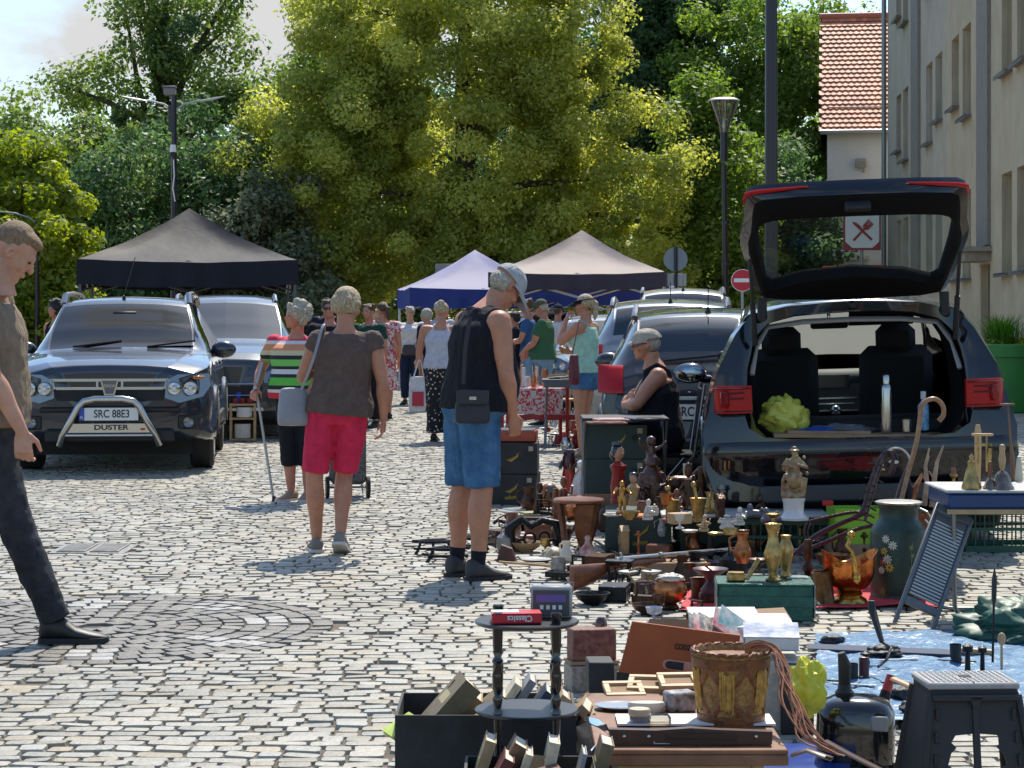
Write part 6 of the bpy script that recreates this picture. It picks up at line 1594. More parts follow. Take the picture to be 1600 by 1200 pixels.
m=MB();m.box((0,0,.018),(.066,.04,.036),b=.008);tag(m.build('plastic_box',glass_mat('clear_plastic',(.80,.78,.72),1,.10)),'small clear plastic box right of the cream-lidded jar','box',loc=on_bench(1031,1135))
m=MB();m.lathe([(.055,.0),(.085,.012),(.088,.014),(.055,.006),(.001,.005)],n=36,sy=.75);tag(m.build('oval_dish',mat('dish_enamel',(.30,.33,.36),.2,coat=.5)),'oval dark-rimmed enamel dish at the left of the low bench','dish',loc=on_bench(972,1108))
m=MB();m.lathe([(.05,.0),(.06,.02),(.055,.03),(.001,.032)],n=28,sy=.5);tag(m.build('soap_dish',cream),'cream oval lidded dish right of the oval enamel dish','dish',loc=on_bench(1010,1112))
m=MB();m.box((0,0,.03),(.09,.07,.06),rz=.3,b=.006);tag(m.build('photo_box',mat('black_white_print',(.03,.03,.035),.5,col2=(.45,.43,.45),vscale=30)),'box with a crumpled black and white print left of the bark basket','box',loc=on_bench(1062,1110))
m=MB();m.box((0,0,.006),(.47,.16,.006));tag(m.build('paper_sheet',paper2),'white paper lying under the basket on the low bench','paper',loc=on_bench(1085,1128)+Vector((0,0,.001)))
m=MB();crumple(m,(0,0,.11),(.055,.05,.08),21,amp=.35);tag(m.build('yellow_bag',yellow_pl,sharp=40),'bright yellow crumpled plastic bag right of the hanging leather cords','bag',loc=px(1262,1128,6.55))
for i,(x,y,lab,a) in enumerate(((975,1082,'light wooden frame lying lowest at the left behind the enamel dish',.1),(1012,1078,'light wooden frame propped in the middle of the frame pile',-.15),(1060,1080,'light wooden frame at the right of the frame pile',.1))):
 t=thing('small_picture',lab,'picture',gp(x,y,ZB)+Vector((0,.0,.01+.012*i)),a,'small wooden frames');t.rotation_euler[0]=.25
 m=MB()
 for c_,d_ in (((0,-.045,0),(.13,.02,.014)),((0,.045,0),(.13,.02,.014)),((-.055,0,0),(.02,.07,.014)),((.055,0,0),(.02,.07,.014))):m.box(c_,d_,b=.002)
 m.build('frame',wood_l,t);m=MB();m.box((0,0,-.004),(.10,.075,.004));m.build('backing',card,t)
t_=MB();rd=random.Random(3)
for i in range(12):
 for j in range(16):
  pass
V=[]
for i in range(14):
 for j in range(18):
  u,v=i/13,j/17
  V.append((-.30+.05*math.sin(v*7)-.10*u+.02*noise.noise(Vector((u*6,v*6,1))),-.45+.9*v,.215*(1-u)**.8+.02*noise.noise(Vector((u*9,v*12,4)))))
m=MB();m.add(V,[(i*18+j,(i+1)*18+j,(i+1)*18+j+1,i*18+j+1) for i in range(13) for j in range(17)])
tag(m.build('plastic_sheet',glass_mat('clear_film',(.82,.82,.80),1,.14),fix=False),'clear plastic sheet draped over the left side of the low bench','sheet',loc=(bx.x+.03,6.40,0))
c0=gp(1090,1088)
tb=thing('terracotta_box','orange-brown cardboard fruit box with black lettering and a zigzag stripe','box',(px(1095,0,7.5).x,7.55,0),R(-4))
m=MB();m.box((0,.0,.004),(.52,.40,.006));m.box((0,.20,.13),(.52,.008,.26));m.box((-.26,0,.10),(.008,.40,.20));m.box((.26,0,.10),(.008,.40,.20));m.box((0,-.20,.08),(.52,.008,.16));m.build('carton',card,tb)
FT=TR(-.10,-.225,.052)@RX(R(8))@RY(R(7))
m=MB();m.prism([(-.20,.115),(.20,.115),(.20,.30),(-.175,.30)],.008,FT);m.build('front_panel',terra,tb)
m=MB();zz=[(-.205,.115),(.205,.115)]+[(.205-.41*k/30,.075+(.0 if k%2 else .012)) for k in range(31)];m.prism(zz,.009,FT);m.build('zigzag_stripe',card_d,tb)
m=MB();m.prism([(-.205,-.01),(.205,-.01),(.205,.078),(-.205,.078)],.006,FT);m.build('lower_panel',card,tb)
text_mesh('printed_text','CODZIENNIE ŚWIEŻE B',.027,ink,tb,FT@TR(.085,-.0055,.232)@FRONT,.0006,.72,.0010)
m=MB();m.tube([(-.035,-.005,.165),(.075,-.005,.165)],.018,16,M=FT,flat=.15,up=(0,1,0));m.ell((-.035,-.005,.165),(.018,.0027,.018),14,6,M=FT);m.ell((.075,-.005,.165),(.018,.0027,.018),14,6,M=FT);m.build('hand_hole_rim',mat('pink_card',(.50,.22,.17),.8),tb)
m=MB();m.tube([(-.03,-.0075,.165),(.02,-.0075,.165)],.014,14,M=FT,flat=.15,up=(0,1,0));m.ell((-.03,-.0075,.165),(.014,.002,.014),14,6,M=FT);m.build('hand_hole',inner_m,tb)
m=MB();m.prism([(-.20,.27),(.10,.27),(.10,.33),(-.20,.33)],.006,TR(.02,.05,.0)@RX(R(-14)));m.build('inner_flap',card,tb)
pcm=[mat('postcard_%s'%n,a,.35,col2=b,vscale=s_) for n,a,b,s_ in (('dark',(.06,.06,.07),(.42,.38,.34),22),('teal',(.10,.28,.30),(.5,.48,.45),20),('red',(.45,.06,.06),(.5,.47,.44),17),('blue',(.12,.16,.28),(.52,.52,.52),14))]
for i,(x,y,z,a,b_,k,lab) in enumerate(((1105,985,.30,.5,.5,0,'landscape postcard leaning at the left end of the card stack'),(1112,984,.30,.5,.5,2,'second card of the leaning stack behind the landscape one'),(1120,984,.29,.5,.5,0,'third card of the leaning stack'),(1142,980,.31,.7,.6,2,'red and white card leaning at the top of the stack'),(1150,978,.31,.75,.62,1,'teal card leaning right of the red and white one'))):
 m=MB();m.box((0,0,0),(.15,.10,.006));o=m.build('postcard',pcm[k]);tag(o,lab,'card','cards in the terracotta box',loc=px(x,y,7.42+.02*i));o.rotation_euler=(a,b_,.2)
def flatbook(label,x,y,z,d,sz,cov,rz=0,tilt=(0,0),top=None,name='picture_book'):
 t=thing(name,label,'book',px(x,y,d),rz);t.rotation_euler=(tilt[0],tilt[1],rz)
 m=MB();m.box((0,0,sz[2]/2),(sz[0]-.006,sz[1]-.006,sz[2]-.004));m.build('pages',paper2,t)
 m=MB();m.box((0,0,sz[2]),(sz[0],sz[1],.003));m.box((0,0,0),(sz[0],sz[1],.003));m.box((-sz[0]/2,0,sz[2]/2),(.003,sz[1],sz[2]));m.build('cover',cov,t)
 return t
flatbook('thick white book with a blue picture cover on the right of the fruit box',1205,1004,0,7.35,(.19,.20,.045),pcm[3],-.1,(.12,0))
flatbook('white book with a pale teal cover behind the thick white one',1190,978,0,7.6,(.21,.20,.02),paper2,.05,(.1,0))
flatbook('long white folder lying behind the postcards',1130,962,0,7.75,(.25,.16,.012),paper2,.02,(.1,0),name='folder')
flatbook('brown cardboard folder rising behind the white folder',1160,968,0,7.8,(.34,.14,.012),card,.08,(.2,-.04),name='folder')
carton('black_crate','black box right of the fruit box below the thick white book','box',(px(1248,0,7.2).x,7.28,0),.11,.22,.235,card_d,-4)
t=carton('book_box','pale box of upright papers behind the bark basket','box',(px(1205,0,7.3).x,7.35,0),.19,.24,.24,mat('pale_card',(.50,.46,.38),.8,var=.15,vscale=40),-4)
carton('black_file_box','black file box standing left of the orange-brown fruit box','box',(px(938,0,7.35).x,7.4,0),.09,.14,.22,card_d,3)
t=thing('maroon_box','dark red patterned old box at the left of the black file box','box',(px(925,0,8.0).x,8.05,.10),R(12));m=MB();m.box((0,0,.075),(.17,.10,.12),b=.004);m.build('carton',mat('maroon_pattern',(.11,.025,.022),.6,col2=(.20,.09,.07),vscale=45),t);m=MB();m.box((.0,0,.01),(.19,.12,.012));m.build('bottom_tray',card,t)
m=MB();m.box((0,0,.05),(.20,.14,.10),b=.005);tag(m.build('rusty_tin_box',mat('speckled_tin',(.16,.14,.12),.6,col2=(.34,.31,.27),vscale=60)),'speckled grey box under the dark red patterned box','box',loc=(px(928,0,8.0).x,8.05,0),rz=R(12))
m=MB();m.lathe([(.024,0),(.024,.07),(.020,.085),(.012,.095),(.001,.097)],n=20);tag(m.build('dark_bottle',mat('amber_glass',(.07,.025,.012),.12,coat=.5)),'dark amber bottle with a rounded top left of the orange-brown fruit box','bottle',loc=px(939,1003,8.1))
sd_=6.25;s0=px(1520,0,sd_)
t=thing('folding_step_stool','black folding step stool with a grey perforated top, bottom right','step stool',(s0.x,sd_+.11,0),R(3));TZ=.325
gr_t=mat('stool_top_grey',(.33,.32,.31),.6,var=.08,vscale=40);bl_p=mat('stool_black',(.020,.021,.024),.6,bump=.25,bscale=300)
m=MB();m.box((0,0,TZ),(.275,.215,.022),b=.006);m.build('step_top',gr_t,t)
m=MB()
for i in range(15):
 for j in range(10):
  if abs(i-7)<1.5 and abs(j-4.5)<1:continue
  m.box((-.119+.017*i,-.088+.0195*j,TZ+.0125),(.0115 if 1<i<13 else .009,.005,.003),rz=.5 if (i+j)%2 else -.5)
m.build('grip_pattern',mat('stool_grip',(.50,.49,.47),.6),t)
m=MB();m.box((0,0,TZ+.0125),(.034,.034,.003));m.box((0,-.06,TZ+.0115),(.003,.09,.002));m.build('top_hole',inner_m,t)
for s in (-1,1):
 m=MB()
 y0,y1=-.105,-.165
 def fp(u,z):return (u*(.135+.035*(1-z/.31)),y0+(y1-y0)*(1-z/.31),z)
 O=[fp(s*.02,.31),fp(s*.98,.31),fp(s*1.0,.0),fp(s*.80,.0),fp(s*.78,.045),fp(s*.30,.045),fp(s*.28,.0),fp(s*.02,.0),fp(s*.02,.075),fp(s*.10,.08),fp(s*.40,.085),fp(s*.56,.10),fp(s*.50,.135),fp(s*.40,.15),fp(s*.50,.165),fp(s*.42,.185),fp(s*.02,.19)]
 n_=len(O);Ot=[(a,b+.012,c) for a,b,c in O]
 import mathutils
 tri=mathutils.geometry.tessellate_polygon([[Vector((a,c,0)) for a,b,c in O]])
 m.add(O+Ot,[tuple(x) for x in tri]+[tuple(q+n_ for q in x) for x in tri]+[(k,(k+1)%n_,(k+1)%n_+n_,k+n_) for k in range(n_)])
 m.build('front_panel',bl_p,t,sharp=30)
 m=MB();m.tube([fp(s*.96,.30),fp(s*1.0,.0)],.012,8);m.tube([(a,-b,c) for a,b,c in (fp(s*.96,.30),fp(s*1.0,.0))],.012,8)
 m.add([fp(s*.97,.30),fp(s*1.0,.0),(fp(s*1.0,.0)[0],.165,.0),(fp(s*.97,.3)[0],.105,.30)],[(0,1,2,3)])
 for k in range(4):zc_=.05+.065*k;f_=fp(s*.80,zc_);m.box((f_[0],f_[1]-.004,zc_),(.012,.008,.035),b=.002)
 m.build('side_leg',bl_p,t)
m=MB();m.box((0,0,.302),(.262,.215,.03),b=.004);m.box((0,-.118,.293),(.26,.02,.018),b=.004);m.prism([(-.02,.30),(.02,.30),(.008,.265),(-.008,.265)],.02,TR(0,-.118,0));m.box((0,-.135,.14),(.018,.02,.26),rx=-.19);m.build('hinge_bar',bl_p,t)
q=gp(1337,1192)
t=thing('black_canister','glossy black rounded canister with a long black spout beside the yellow bag','canister',q,R(-10))
m=MB()
def sq(w_,d_,z,n=24,pw=3.2):return [Vector((abs(math.cos(a))**(2/pw)*math.copysign(1,math.cos(a))*w_,abs(math.sin(a))**(2/pw)*math.copysign(1,math.sin(a))*d_,z)) for a in [2*PI*k/n for k in range(n)]]
m.loft([sq(.10,.085,.0),sq(.122,.10,.012),sq(.125,.104,.10),sq(.122,.10,.165),sq(.105,.088,.195),sq(.07,.06,.212),sq(.03,.03,.216)]);m.build('tank',blackg,t)
m=MB();m.lathe([(.028,.208),(.03,.225),(.022,.235),(.018,.26)],n=18,c=(-.035,0,0));m.tube([(-.035,0,.25),(-.034,-.01,.31),(-.045,-.015,.352)],[.020,.022,.012],10);m.build('spout',blackp,t)
m=MB();m.box((.075,-.098,.145),(.055,.012,.048),b=.006);m.build('grey_panel',mat('panel_grey',(.28,.29,.30),.35),t)
m=MB();m.tube([(.10+.0,.05*math.cos(a)-.0,.10+.06*math.sin(a)) for a in [2*PI*k/20 for k in range(20)]],.012,8,closed=True);m.build('side_ring',blackp,t)
m=MB();m.box((-.02,-.105,.06),(.006,.004,.004));
tarp_m=mat('blue_tarpaulin',(.02,.10,.24),.4,col2=(.10,.24,.38),vscale=16,bump=1.0,bscale=26,spec=.6,detail=9)
def sheet(label,name,cat,corners,m_,n=26,amp=.012,z0=.008,sc=4.0):
 A,B,C_,D=corners;V=[]
 for i in range(n+1):
  for j in range(n+1):
   p=lerp(lerp(A,B,i/n),lerp(D,C_,i/n),j/n);e=noise.noise(Vector((p.x*sc,p.y*sc,2)));e2=noise.noise(Vector((p.x*sc*3,p.y*sc*3,5)))
   ed=min(i,j,n-i,n-j)==0
   p=p+Vector((e2*.03 if ed else 0,e*.03 if ed else 0,0));p.z=z0+amp*(1+e)+amp*.5*e2
   V.append(p)
 m=MB();m.add(V,[(i*(n+1)+j,(i+1)*(n+1)+j,(i+1)*(n+1)+j+1,i*(n+1)+j+1) for i in range(n) for j in range(n)])
 return tag(m.build(name,m_,sharp=0),label,cat)
sheet('creased light blue tarpaulin spread under the tools at the lower right','tarpaulin','tarpaulin',(gp(1272,998),gp(1650,985),gp(1680,1140),gp(1285,1130)),tarp_m,n=60,amp=.014,sc=9.0)
sheet('deep blue plastic sheet at the bottom edge below the low bench','blue_sheet','sheet',(gp(1040,1240),gp(1340,1235),gp(1310,1172),gp(1225,1170)),mat('royal_blue_plastic',(.01,.045,.26),.3),amp=.008)
sheet('small red cloth under the copper pot and the grinder','red_cloth','cloth',(gp(1062,958),gp(1135,958),gp(1135,925),gp(1075,925)),mat('red_cloth',(.50,.03,.045),.8,var=.15,vscale=8),n=14,amp=.010,z0=.006)
sheet('red cloth spread under the copper scuttle and the milk churn','red_cloth','cloth',(gp(1275,955),gp(1475,950),gp(1440,905),gp(1290,905)),mat('red_cloth',(.50,.03,.045),.8,var=.15,vscale=8),amp=.010,z0=.006)
def gpt(x,y,z=.03):return gp(x,y,z)
t=thing('spirit_level','long grey spirit level lying across the blue tarpaulin','level',(0,0,0));m=MB();m.tube([gpt(1262,1012),gpt(1500,1022)],.018,4,flat=1.0);m.build('bar',mat('alu_grey',(.34,.33,.34),.4,.6),t)
m=MB();m.tube([gpt(1500,1016,.035),gpt(1552,1020,.035)],.014,8);tag(m.build('file_handle',wood_l),'pale wooden tool handle at the right end of the spirit level','tool')
t=thing('axe','axe with a light wooden handle and red head beside the step stool','axe',(0,0,0));A=gpt(1462,1100,.12);B=gpt(1392,1060,.16)
m=MB();m.tube([A,(A+B)/2+Vector((0,0,.012)),B],[.017,.013,.016],8,flat=.6);m.build('handle',wood_l,t)
m=MB();m.tube([B+Vector((-.0,0,.01)),B+Vector((-.02,-.02,-.045))],[.015,.018],10);m.build('red_collar',mat('tool_red',(.40,.03,.03),.4),t)
m=MB();m.tube([B+Vector((-.02,-.02,-.04)),B+Vector((-.035,-.03,-.09)),B+Vector((-.05,-.04,-.12))],[.018,.022,.008],8);m.build('blade',iron,t)
t=thing('crank_handle','black iron hook with a conical grip standing above the spirit level','tool',(0,0,0));a,b=px(1362,950,8.6),px(1378,1003,8.5)
m=MB();m.tube([a,b],[.017,.010],12);m.tube([a+Vector((0,0,.03)),a],[.013,.017],10);m.build('grip',blackp,t);m=MB();m.tube([b,px(1392,1012,8.45),px(1386,1030,8.4),px(1372,1042,8.35)],.006,6);m.build('rod',iron,t)
t=thing('long_steel_spike','tall black steel spike with a leaf-shaped grip beside the green sack','tool',(0,0,0));a,b=px(1554,888,8.3),px(1551,1035,8.2)
m=MB();m.tube([a,lerp(a,b,.12),lerp(a,b,.34),lerp(a,b,.40)],[.004,.020,.018,.005],10,flat=.5);m.build('grip',blackp,t);m=MB();m.tube([lerp(a,b,.38),b],.005,6);m.build('shaft',iron,t)
t=thing('rubber_boot_tool','dark leather boot standing on the tarpaulin beside the spirit level','boot',gp(1493,1045));m=MB();m.tube([(0,0,.10),(0,0,.05),(.01,-.01,.02)],[.024,.022,.022],12,caps=False);m.tube([(0,0,.02),(.03,-.02,.017),(.06,-.04,.014)],[.022,.02,.014],10);m.build('boot',blackp,t)
for i,(x,y,h_,r_,lab,mm) in enumerate(((1350,1062,.085,.02,'short maroon cylinder standing behind the black canister',mat('maroon_tin',(.09,.02,.02),.4)),(1332,1064,.07,.022,'black open cup standing left of the maroon cylinder',blackp),(1352,1040,.05,.012,'black bolt standing behind the maroon cylinder',iron),(1512,1066,.14,.012,'black clamp standing behind the step stool',iron),(1535,1060,.12,.010,'iron tool with rounded head behind the step stool',iron))):
 m=MB();m.lathe([(r_,0),(r_,h_),(r_*.8,h_*.98),(r_*.75,h_*.3),(.001,h_*.28)] if i<2 else [(r_*1.6,0),(r_*1.6,.02),(r_,.022),(r_*.8,h_*.8),(r_*1.7,h_*.85),(r_*1.7,h_),(.001,h_+.01)],n=18)
 tag(m.build('tool_cup' if i<2 else 'iron_clamp',mm),lab,'cup' if i<2 else 'tool',loc=gp(x,y,.012))
m=MB();m.ell((0,0,.016),(.016,.010,.024),12,8);m.tube([(0,0,.0),(0,0,-.10)],.005,6);tag(m.build('wooden_knob_tool',wood_l),'tool with a round wooden knob behind the step stool','tool',loc=px(1565,1005,7.9))
for i,(x,y,rz_,lab) in enumerate(((1300,1000,.3,'dark purple cloth pouch at the top left corner of the tarpaulin'),(1408,1086,.8,'black knee pad lying left of the step stool'),(1428,1110,.2,'dark rubber piece nearest the step stool'),(1382,1020,.1,'black curved cover behind the red axe head'))):
 m=MB();crumple(m,(0,0,.02),((.05,.03,.022),(.05,.035,.03),(.045,.05,.03),(.07,.05,.03))[i],30+i,amp=.35);tag(m.build(('pouch','knee_pad','rubber_mat','curved_cover')[i],blackp,sharp=0),lab,('pouch','pad','rubber','cover')[i],loc=gp(x,y+8,.012),rz=rz_)
rd=random.Random(12)
for i in range(14):
 x,y=rd.uniform(1290,1580),rd.uniform(1030,1125)
 p_,a=gp(x,y,.02),rd.uniform(-.5,.5);l_=rd.uniform(.06,.16)
 t=thing('spanner','small steel tool scattered on the blue tarpaulin','tool',p_,a,'small tools on the tarpaulin')
 m=MB();m.box((0,0,.006),(l_,.012,.006),b=.002);m.tube([(l_/2+.012*math.cos(q),.012*math.sin(q),.006) for q in [2*PI*k/10 for k in range(10)]],.004,5,closed=True);m.build('shank',(steel,iron,iron,paper2)[i%4],t)
m=MB();m.tube([gpt(1290+12*k,1072+14*math.sin(k*.8),.02) for k in range(14)],.004,5);tag(m.build('cable_loop',blackp),'thin black cable looping over the tarpaulin','cable')
t=MB();crumple(t,(0,0,.06),(.26,.22,.10),40,n=60,k=40,amp=.42);tag(t.build('green_sack',mat('dark_green_nylon',(.012,.075,.05),.5,var=.2,vscale=6),sharp=0),'dark green nylon sack lying at the right edge above the tarpaulin','sack',loc=gp(1600,1000))
# ================================================================ THE MIDDLE OF THE SPREAD
D2=lambda y,z=0.0:F_PX*(CAMH-z)/(y-HOR)
def put(o,label,cat,loc,rz=0,group=None):return tag(o,label,cat,group,loc,rz)
ZT=.245
for i,(x,lab,m_,tx) in enumerate(((1000,'dark green printed fruit box with a yellow banana mark under the figurines',card_g,'uchon'),(1112,'second printed fruit box carrying the flat white board',card_g,None))):
 p_=px(x,0,12.75);carton('fruit_box',lab,'box',(p_.x,12.95,0),.40,.50,.24,m_,-3+4*i,logo=True,txt=tx)
t=thing('green_crate','dark green slotted plastic crate under the white board with the porcelain group','crate',(px(1225,0,12.4).x,12.55,0),R(-3))
gcr=mat('crate_green',(.008,.07,.045),.45,spec=.5)
def crate(t,w,d,h,m_,slots=12,mid=True):
 for nm,c_,d_ in (('long_side',(0,-d/2,0),(w,.012,1)),('long_side',(0,d/2,0),(w,.012,1)),('short_side',(-w/2+.006,0,0),(.012,d-.026,1)),('short_side',(w/2-.006,0,0),(.012,d-.026,1))):
  m=MB()
  for z0,hh in ((.0,.04),(h*.5,.02),(h-.035,.035)):m.box((c_[0],c_[1],z0+hh/2),(d_[0],d_[1],hh))
  n=slots
  for k in range(n+1):
   if d_[0]>.1:m.box((-w/2+w*k/n,c_[1],h/2),(.008,.009,h-.01))
   else :m.box((c_[0],-(d-.03)/2+(d-.03)*k/n,h/2),(.009,.008,h-.01))
  m.build(nm,m_,t)
 m=MB();m.box((0,0,.008),(w-.03,d-.03,.006));m.build('bottom',m_,t)
crate(t,.52,.34,.235,gcr)
m=MB();m.box((0,0,.01),(.98,.46,.016),rz=-.04,b=.004);put(m.build('display_board',mat('grey_white_board',(.42,.42,.41),.5,var=.1,vscale=9)),'long pale board resting on the fruit box and green crate with small figurines','board',(px(1165,0,12.4).x,12.55,.246))
ZB2=.266
def on_board(x,y):return gp(x,y,ZB2)
q=on_board(1240,812);t=thing('porcelain_group','painted porcelain couple on a tall white round pedestal','figurine',q)
m=MB();m.lathe([(.085,0),(.088,.012),(.078,.02),(.062,.035),(.058,.05),(.060,.10),(.066,.112),(.066,.125),(.001,.126)],n=32);m.build('pedestal',porc,t)
m=MB();rd=random.Random(5)
for i in range(22):m.ell((rd.uniform(-.05,.05),rd.uniform(-.04,.04),.13+rd.uniform(0,.02)),rd.uniform(.012,.022),8,6)
def mini(m,x,h,lean=0,arms=1,seat=False,hat=False,z0=.135,s=1.0):
 """small human figure in one mesh"""
 def P(a,b,c):return (x+a*s+lean*c,b*s,z0+c*s)
 m.tube([P(-.012,0,0),P(-.014,-.008,h*.24),P(-.010,0,h*.5)],[.010*s,.011*s,.020*s],8);m.tube([P(.014,.005,0),P(.016,-.012,h*.25),P(.010,0,h*.5)],[.010*s,.011*s,.020*s],8)
 m.tube([P(0,0,h*.44),P(0,0,h*.58),P(0,.003,h*.76),P(0,0,h*.83)],[.028*s,.022*s,.032*s,.012*s],12,flat=.75);m.ell(P(0,-.004,h*.91),(.017*s,.019*s,.022*s),12,8)
 for q_ in (-1,1):m.tube([P(q_*.030,0,h*.78),P(q_*(.05+.01*arms),-.012,h*.64),P(q_*(.02 if arms else .055),-.035,h*.60+.02*arms)],[.012*s,.010*s,.007*s],8)
 if hat:m.lathe([(.034*s,0),(.030*s,.006*s),(.017*s,.008*s),(.014*s,.024*s),(.001,.026*s)],c=P(0,-.004,h*.955),n=14)
mini(m,-.022,.27,.1,1,s=1.0,hat=True);mini(m,.030,.25,-.08,1);m.ell((.0,-.02,.23),(.045,.035,.05),14,10);m.tube([(.055,0,.13),(.062,0,.24)],[.012,.02],8)
m.tube([(-.055,.01,.13),(-.06,0,.22),(-.05,0,.26)],[.016,.012,.006],8)
for i in range(30):m.ell((rd.gauss(0,.03),-.01+rd.gauss(0,.012),.16+rd.uniform(0,.20)),rd.uniform(.008,.015),8,6)
m.build('figures',mat('porcelain_paint',(.42,.33,.16),.35,col2=(.22,.10,.05),vscale=20),t,remesh=.005,smooth=2)
def fig(x,y,h,m_,label,z=ZB2,kind=0,cat='figurine',name='figurine',rz=0,group=None,seed=0,sc=1.0):
 q=gp(x,y,z);rd=random.Random(seed+int(x));m=MB()
 if kind==0:
  m.lathe([(.034*sc,0),(.036*sc,.008),(.030*sc,.014),(.001,.015)],n=18);mini(m,0,h-.015,0,rd.choice((0,1)),z0=.014,s=max(.6,min(1.6,h/.20))*sc) if False else mini(m,0,(h-.02)/max(.5,h/.22),0,rd.choice((0,1)),z0=.014,s=max(.5,h/.22))
 elif kind==1:
  m.lathe([(.045*sc,0),(.047*sc,.012),(.036*sc,.02),(.040*sc,.05),(.026*sc,h*.5),(.034*sc,h*.68),(.012*sc,h*.78),(.001,h*.79)],n=16,sy=.8);m.ell((0,-.003,h*.87),(.021*sc,.023*sc,h*.09),12,8)
  for s in (-1,1):m.tube([(s*.034*sc,0,h*.68),(s*.05*sc,-.01,h*.5),(s*.015,-.035*sc,h*.46)],[.012*sc,.011*sc,.008*sc],8)
 elif kind==2:
  m.tube([(-.06,0,.018),(-.02,0,.035),(.04,0,.03),(.07,0,.02)],[.014,.026,.024,.01],10);m.ell((-.03,0,.07),(.018,.018,.022),10,8);m.tube([(-.03,0,.04),(-.03,0,.06)],[.022,.014],8);m.tube([(.02,0,.03),(.04,-.01,.065),(.055,-.02,.05)],[.014,.010,.005],8)
 o=m.build('figure' if False else name,m_,sharp=60);put(o,label,cat,q,rz,group);return o
fig(1180,812,.09,mat('pewter',(.16,.15,.17),.4,.6,var=.3,vscale=30),'dark pewter reclining figure left of the white pedestal',kind=2)
fig(1204,818,.09,mat('pewter',(.1,.1,.1)),'second pewter group directly left of the white pedestal',kind=2,rz=.5,seed=1)
fig(1136,826,.08,cream,'small cream seated cherub on the pale board',kind=1,sc=.9)
for i,(x,y,r_,lab) in enumerate(((1078,832,.045,'oval patterned plate at the left end of the pale board'),(1120,836,.05,'flat brass dish under the cream cherub'),(1160,832,.04,'small tarnished dish right of the cream cherub'),(1096,823,.03,'tiny gilt dish behind the cherub'))):
 m=MB();m.lathe([(r_*.6,0),(r_,.012),(r_*.98,.014),(r_*.55,.004),(.001,.003)],n=24,sy=.8);put(m.build('dish',(cream,brass,bronze,brass)[i]),lab,'dish',on_board(x,y))
m=MB();m.lathe([(.03,0),(.032,.005),(.012,.02),(.010,.045),(.040,.062),(.042,.068),(.036,.066),(.001,.055)],n=24);put(m.build('brass_bowl',brass),'footed brass bowl in front of the white pedestal','bowl',on_board(1208,822))
# ------- the figurine cluster on the fruit boxes
Z3=ZT+.005
q=gp(1018,790,Z3);t=thing('monkey_sculpture','tall dark brown carved monkey group, largest of the figurines','sculpture',q,.2)
m=MB()
m.tube([(0,0,0),(.01,0,.10),(-.005,0,.19),(0,0,.24)],[.060,.072,.066,.035],14);m.ell((0,-.015,.275),(.045,.048,.045),14,10);m.ell((0,-.052,.262),(.022,.022,.018),10,8)
for s in (-1,1):m.ell((s*.046,0,.28),(.010,.008,.016),8,6);m.tube([(s*.055,0,.20),(s*.085,-.03,.13),(s*.03,-.075,.12)],[.024,.020,.014],8);m.tube([(s*.045,-.02,.05),(s*.085,-.07,.08),(s*.07,-.09,.0)],[.030,.024,.018],8)
m.ell((.0,.01,.40),(.032,.035,.034),12,8);m.tube([(0,.01,.29),(0,.02,.36)],[.030,.036],10);m.tube([(.03,0,.35),(.07,-.01,.37),(.09,-.02,.40)],[.014,.012,.010],8);m.tube([(-.03,0,.35),(-.07,-.01,.38),(-.085,-.02,.42)],[.014,.012,.010],8);m.ell((0,-.02,.395),(.016,.016,.013),8,6)
m.build('carving',mat('brown_carving',(.075,.028,.018),.3,var=.4,vscale=18,coat=.3),t,remesh=.007,smooth=2)
q=gp(966,786,Z3);t=thing('red_lady_figure','painted figure of a black-haired woman in a red dress','figurine',q,.6)
m=MB();m.lathe([(.05,0),(.052,.02),(.045,.03),(.055,.10),(.040,.19),(.058,.235),(.020,.262),(.018,.28),(.001,.281)],n=20,sy=.8);m.build('dress',redv,t)
m=MB();m.ell((0,-.005,.315),(.034,.038,.045),16,12);m.tube([(0,0,.265),(0,-.002,.30)],[.02,.018],10);m.ell((0,-.045,.312),(.006,.010,.010),8,6);m.build('face',skinp,t)
m=MB();m.ell((0,.010,.325),(.042,.042,.047),16,12);m.ell((0,.045,.30),(.03,.028,.035),12,8);m.build('hair',blackg,t)
m=MB();m.lathe([(.036,0),(.036,.016),(.030,.018),(.001,.02)],c=(0,.008,.365),n=20);m.build('crown',mat('teal_band',(.04,.10,.11),.4),t)
q=gp(990,790,Z3+.03);t=thing('turbaned_bust','small bust with dark cap and pale face right of the red lady figure','figurine',q,-.3)
m=MB();m.lathe([(.03,0),(.032,.02),(.022,.05),(.040,.11),(.015,.135)],n=16);m.build('torso',multi,t);m=MB();m.ell((0,-.004,.165),(.024,.028,.032),12,10);m.build('face',skinp,t);m=MB();m.ell((0,.004,.182),(.028,.03,.022),12,8);m.build('cap',blackg,t)
q=gp(889,782,.03);t=thing('nutcracker','tall dark and red lacquered nutcracker figure left of the white dog','figurine',q,.3)
m=MB();m.lathe([(.048,0),(.05,.03),(.038,.04),(.05,.10),(.044,.15),(.052,.19),(.044,.24)],n=20);m.build('body',redv,t)
m=MB();m.lathe([(.040,.24),(.052,.27),(.050,.32),(.040,.345),(.048,.36),(.034,.385),(.001,.39)],n=20);m.tube([(-.052,0,.30),(-.075,-.01,.24)],.012,8);m.tube([(.052,0,.30),(.070,-.01,.24)],.012,8);m.build('head',mat('dark_lacquer',(.05,.012,.02),.3,coat=.4),t)
q=gp(858,792,.02);t=thing('carved_dog_head','brown and black carved dog head left of the red nutcracker','sculpture',q,1.9)
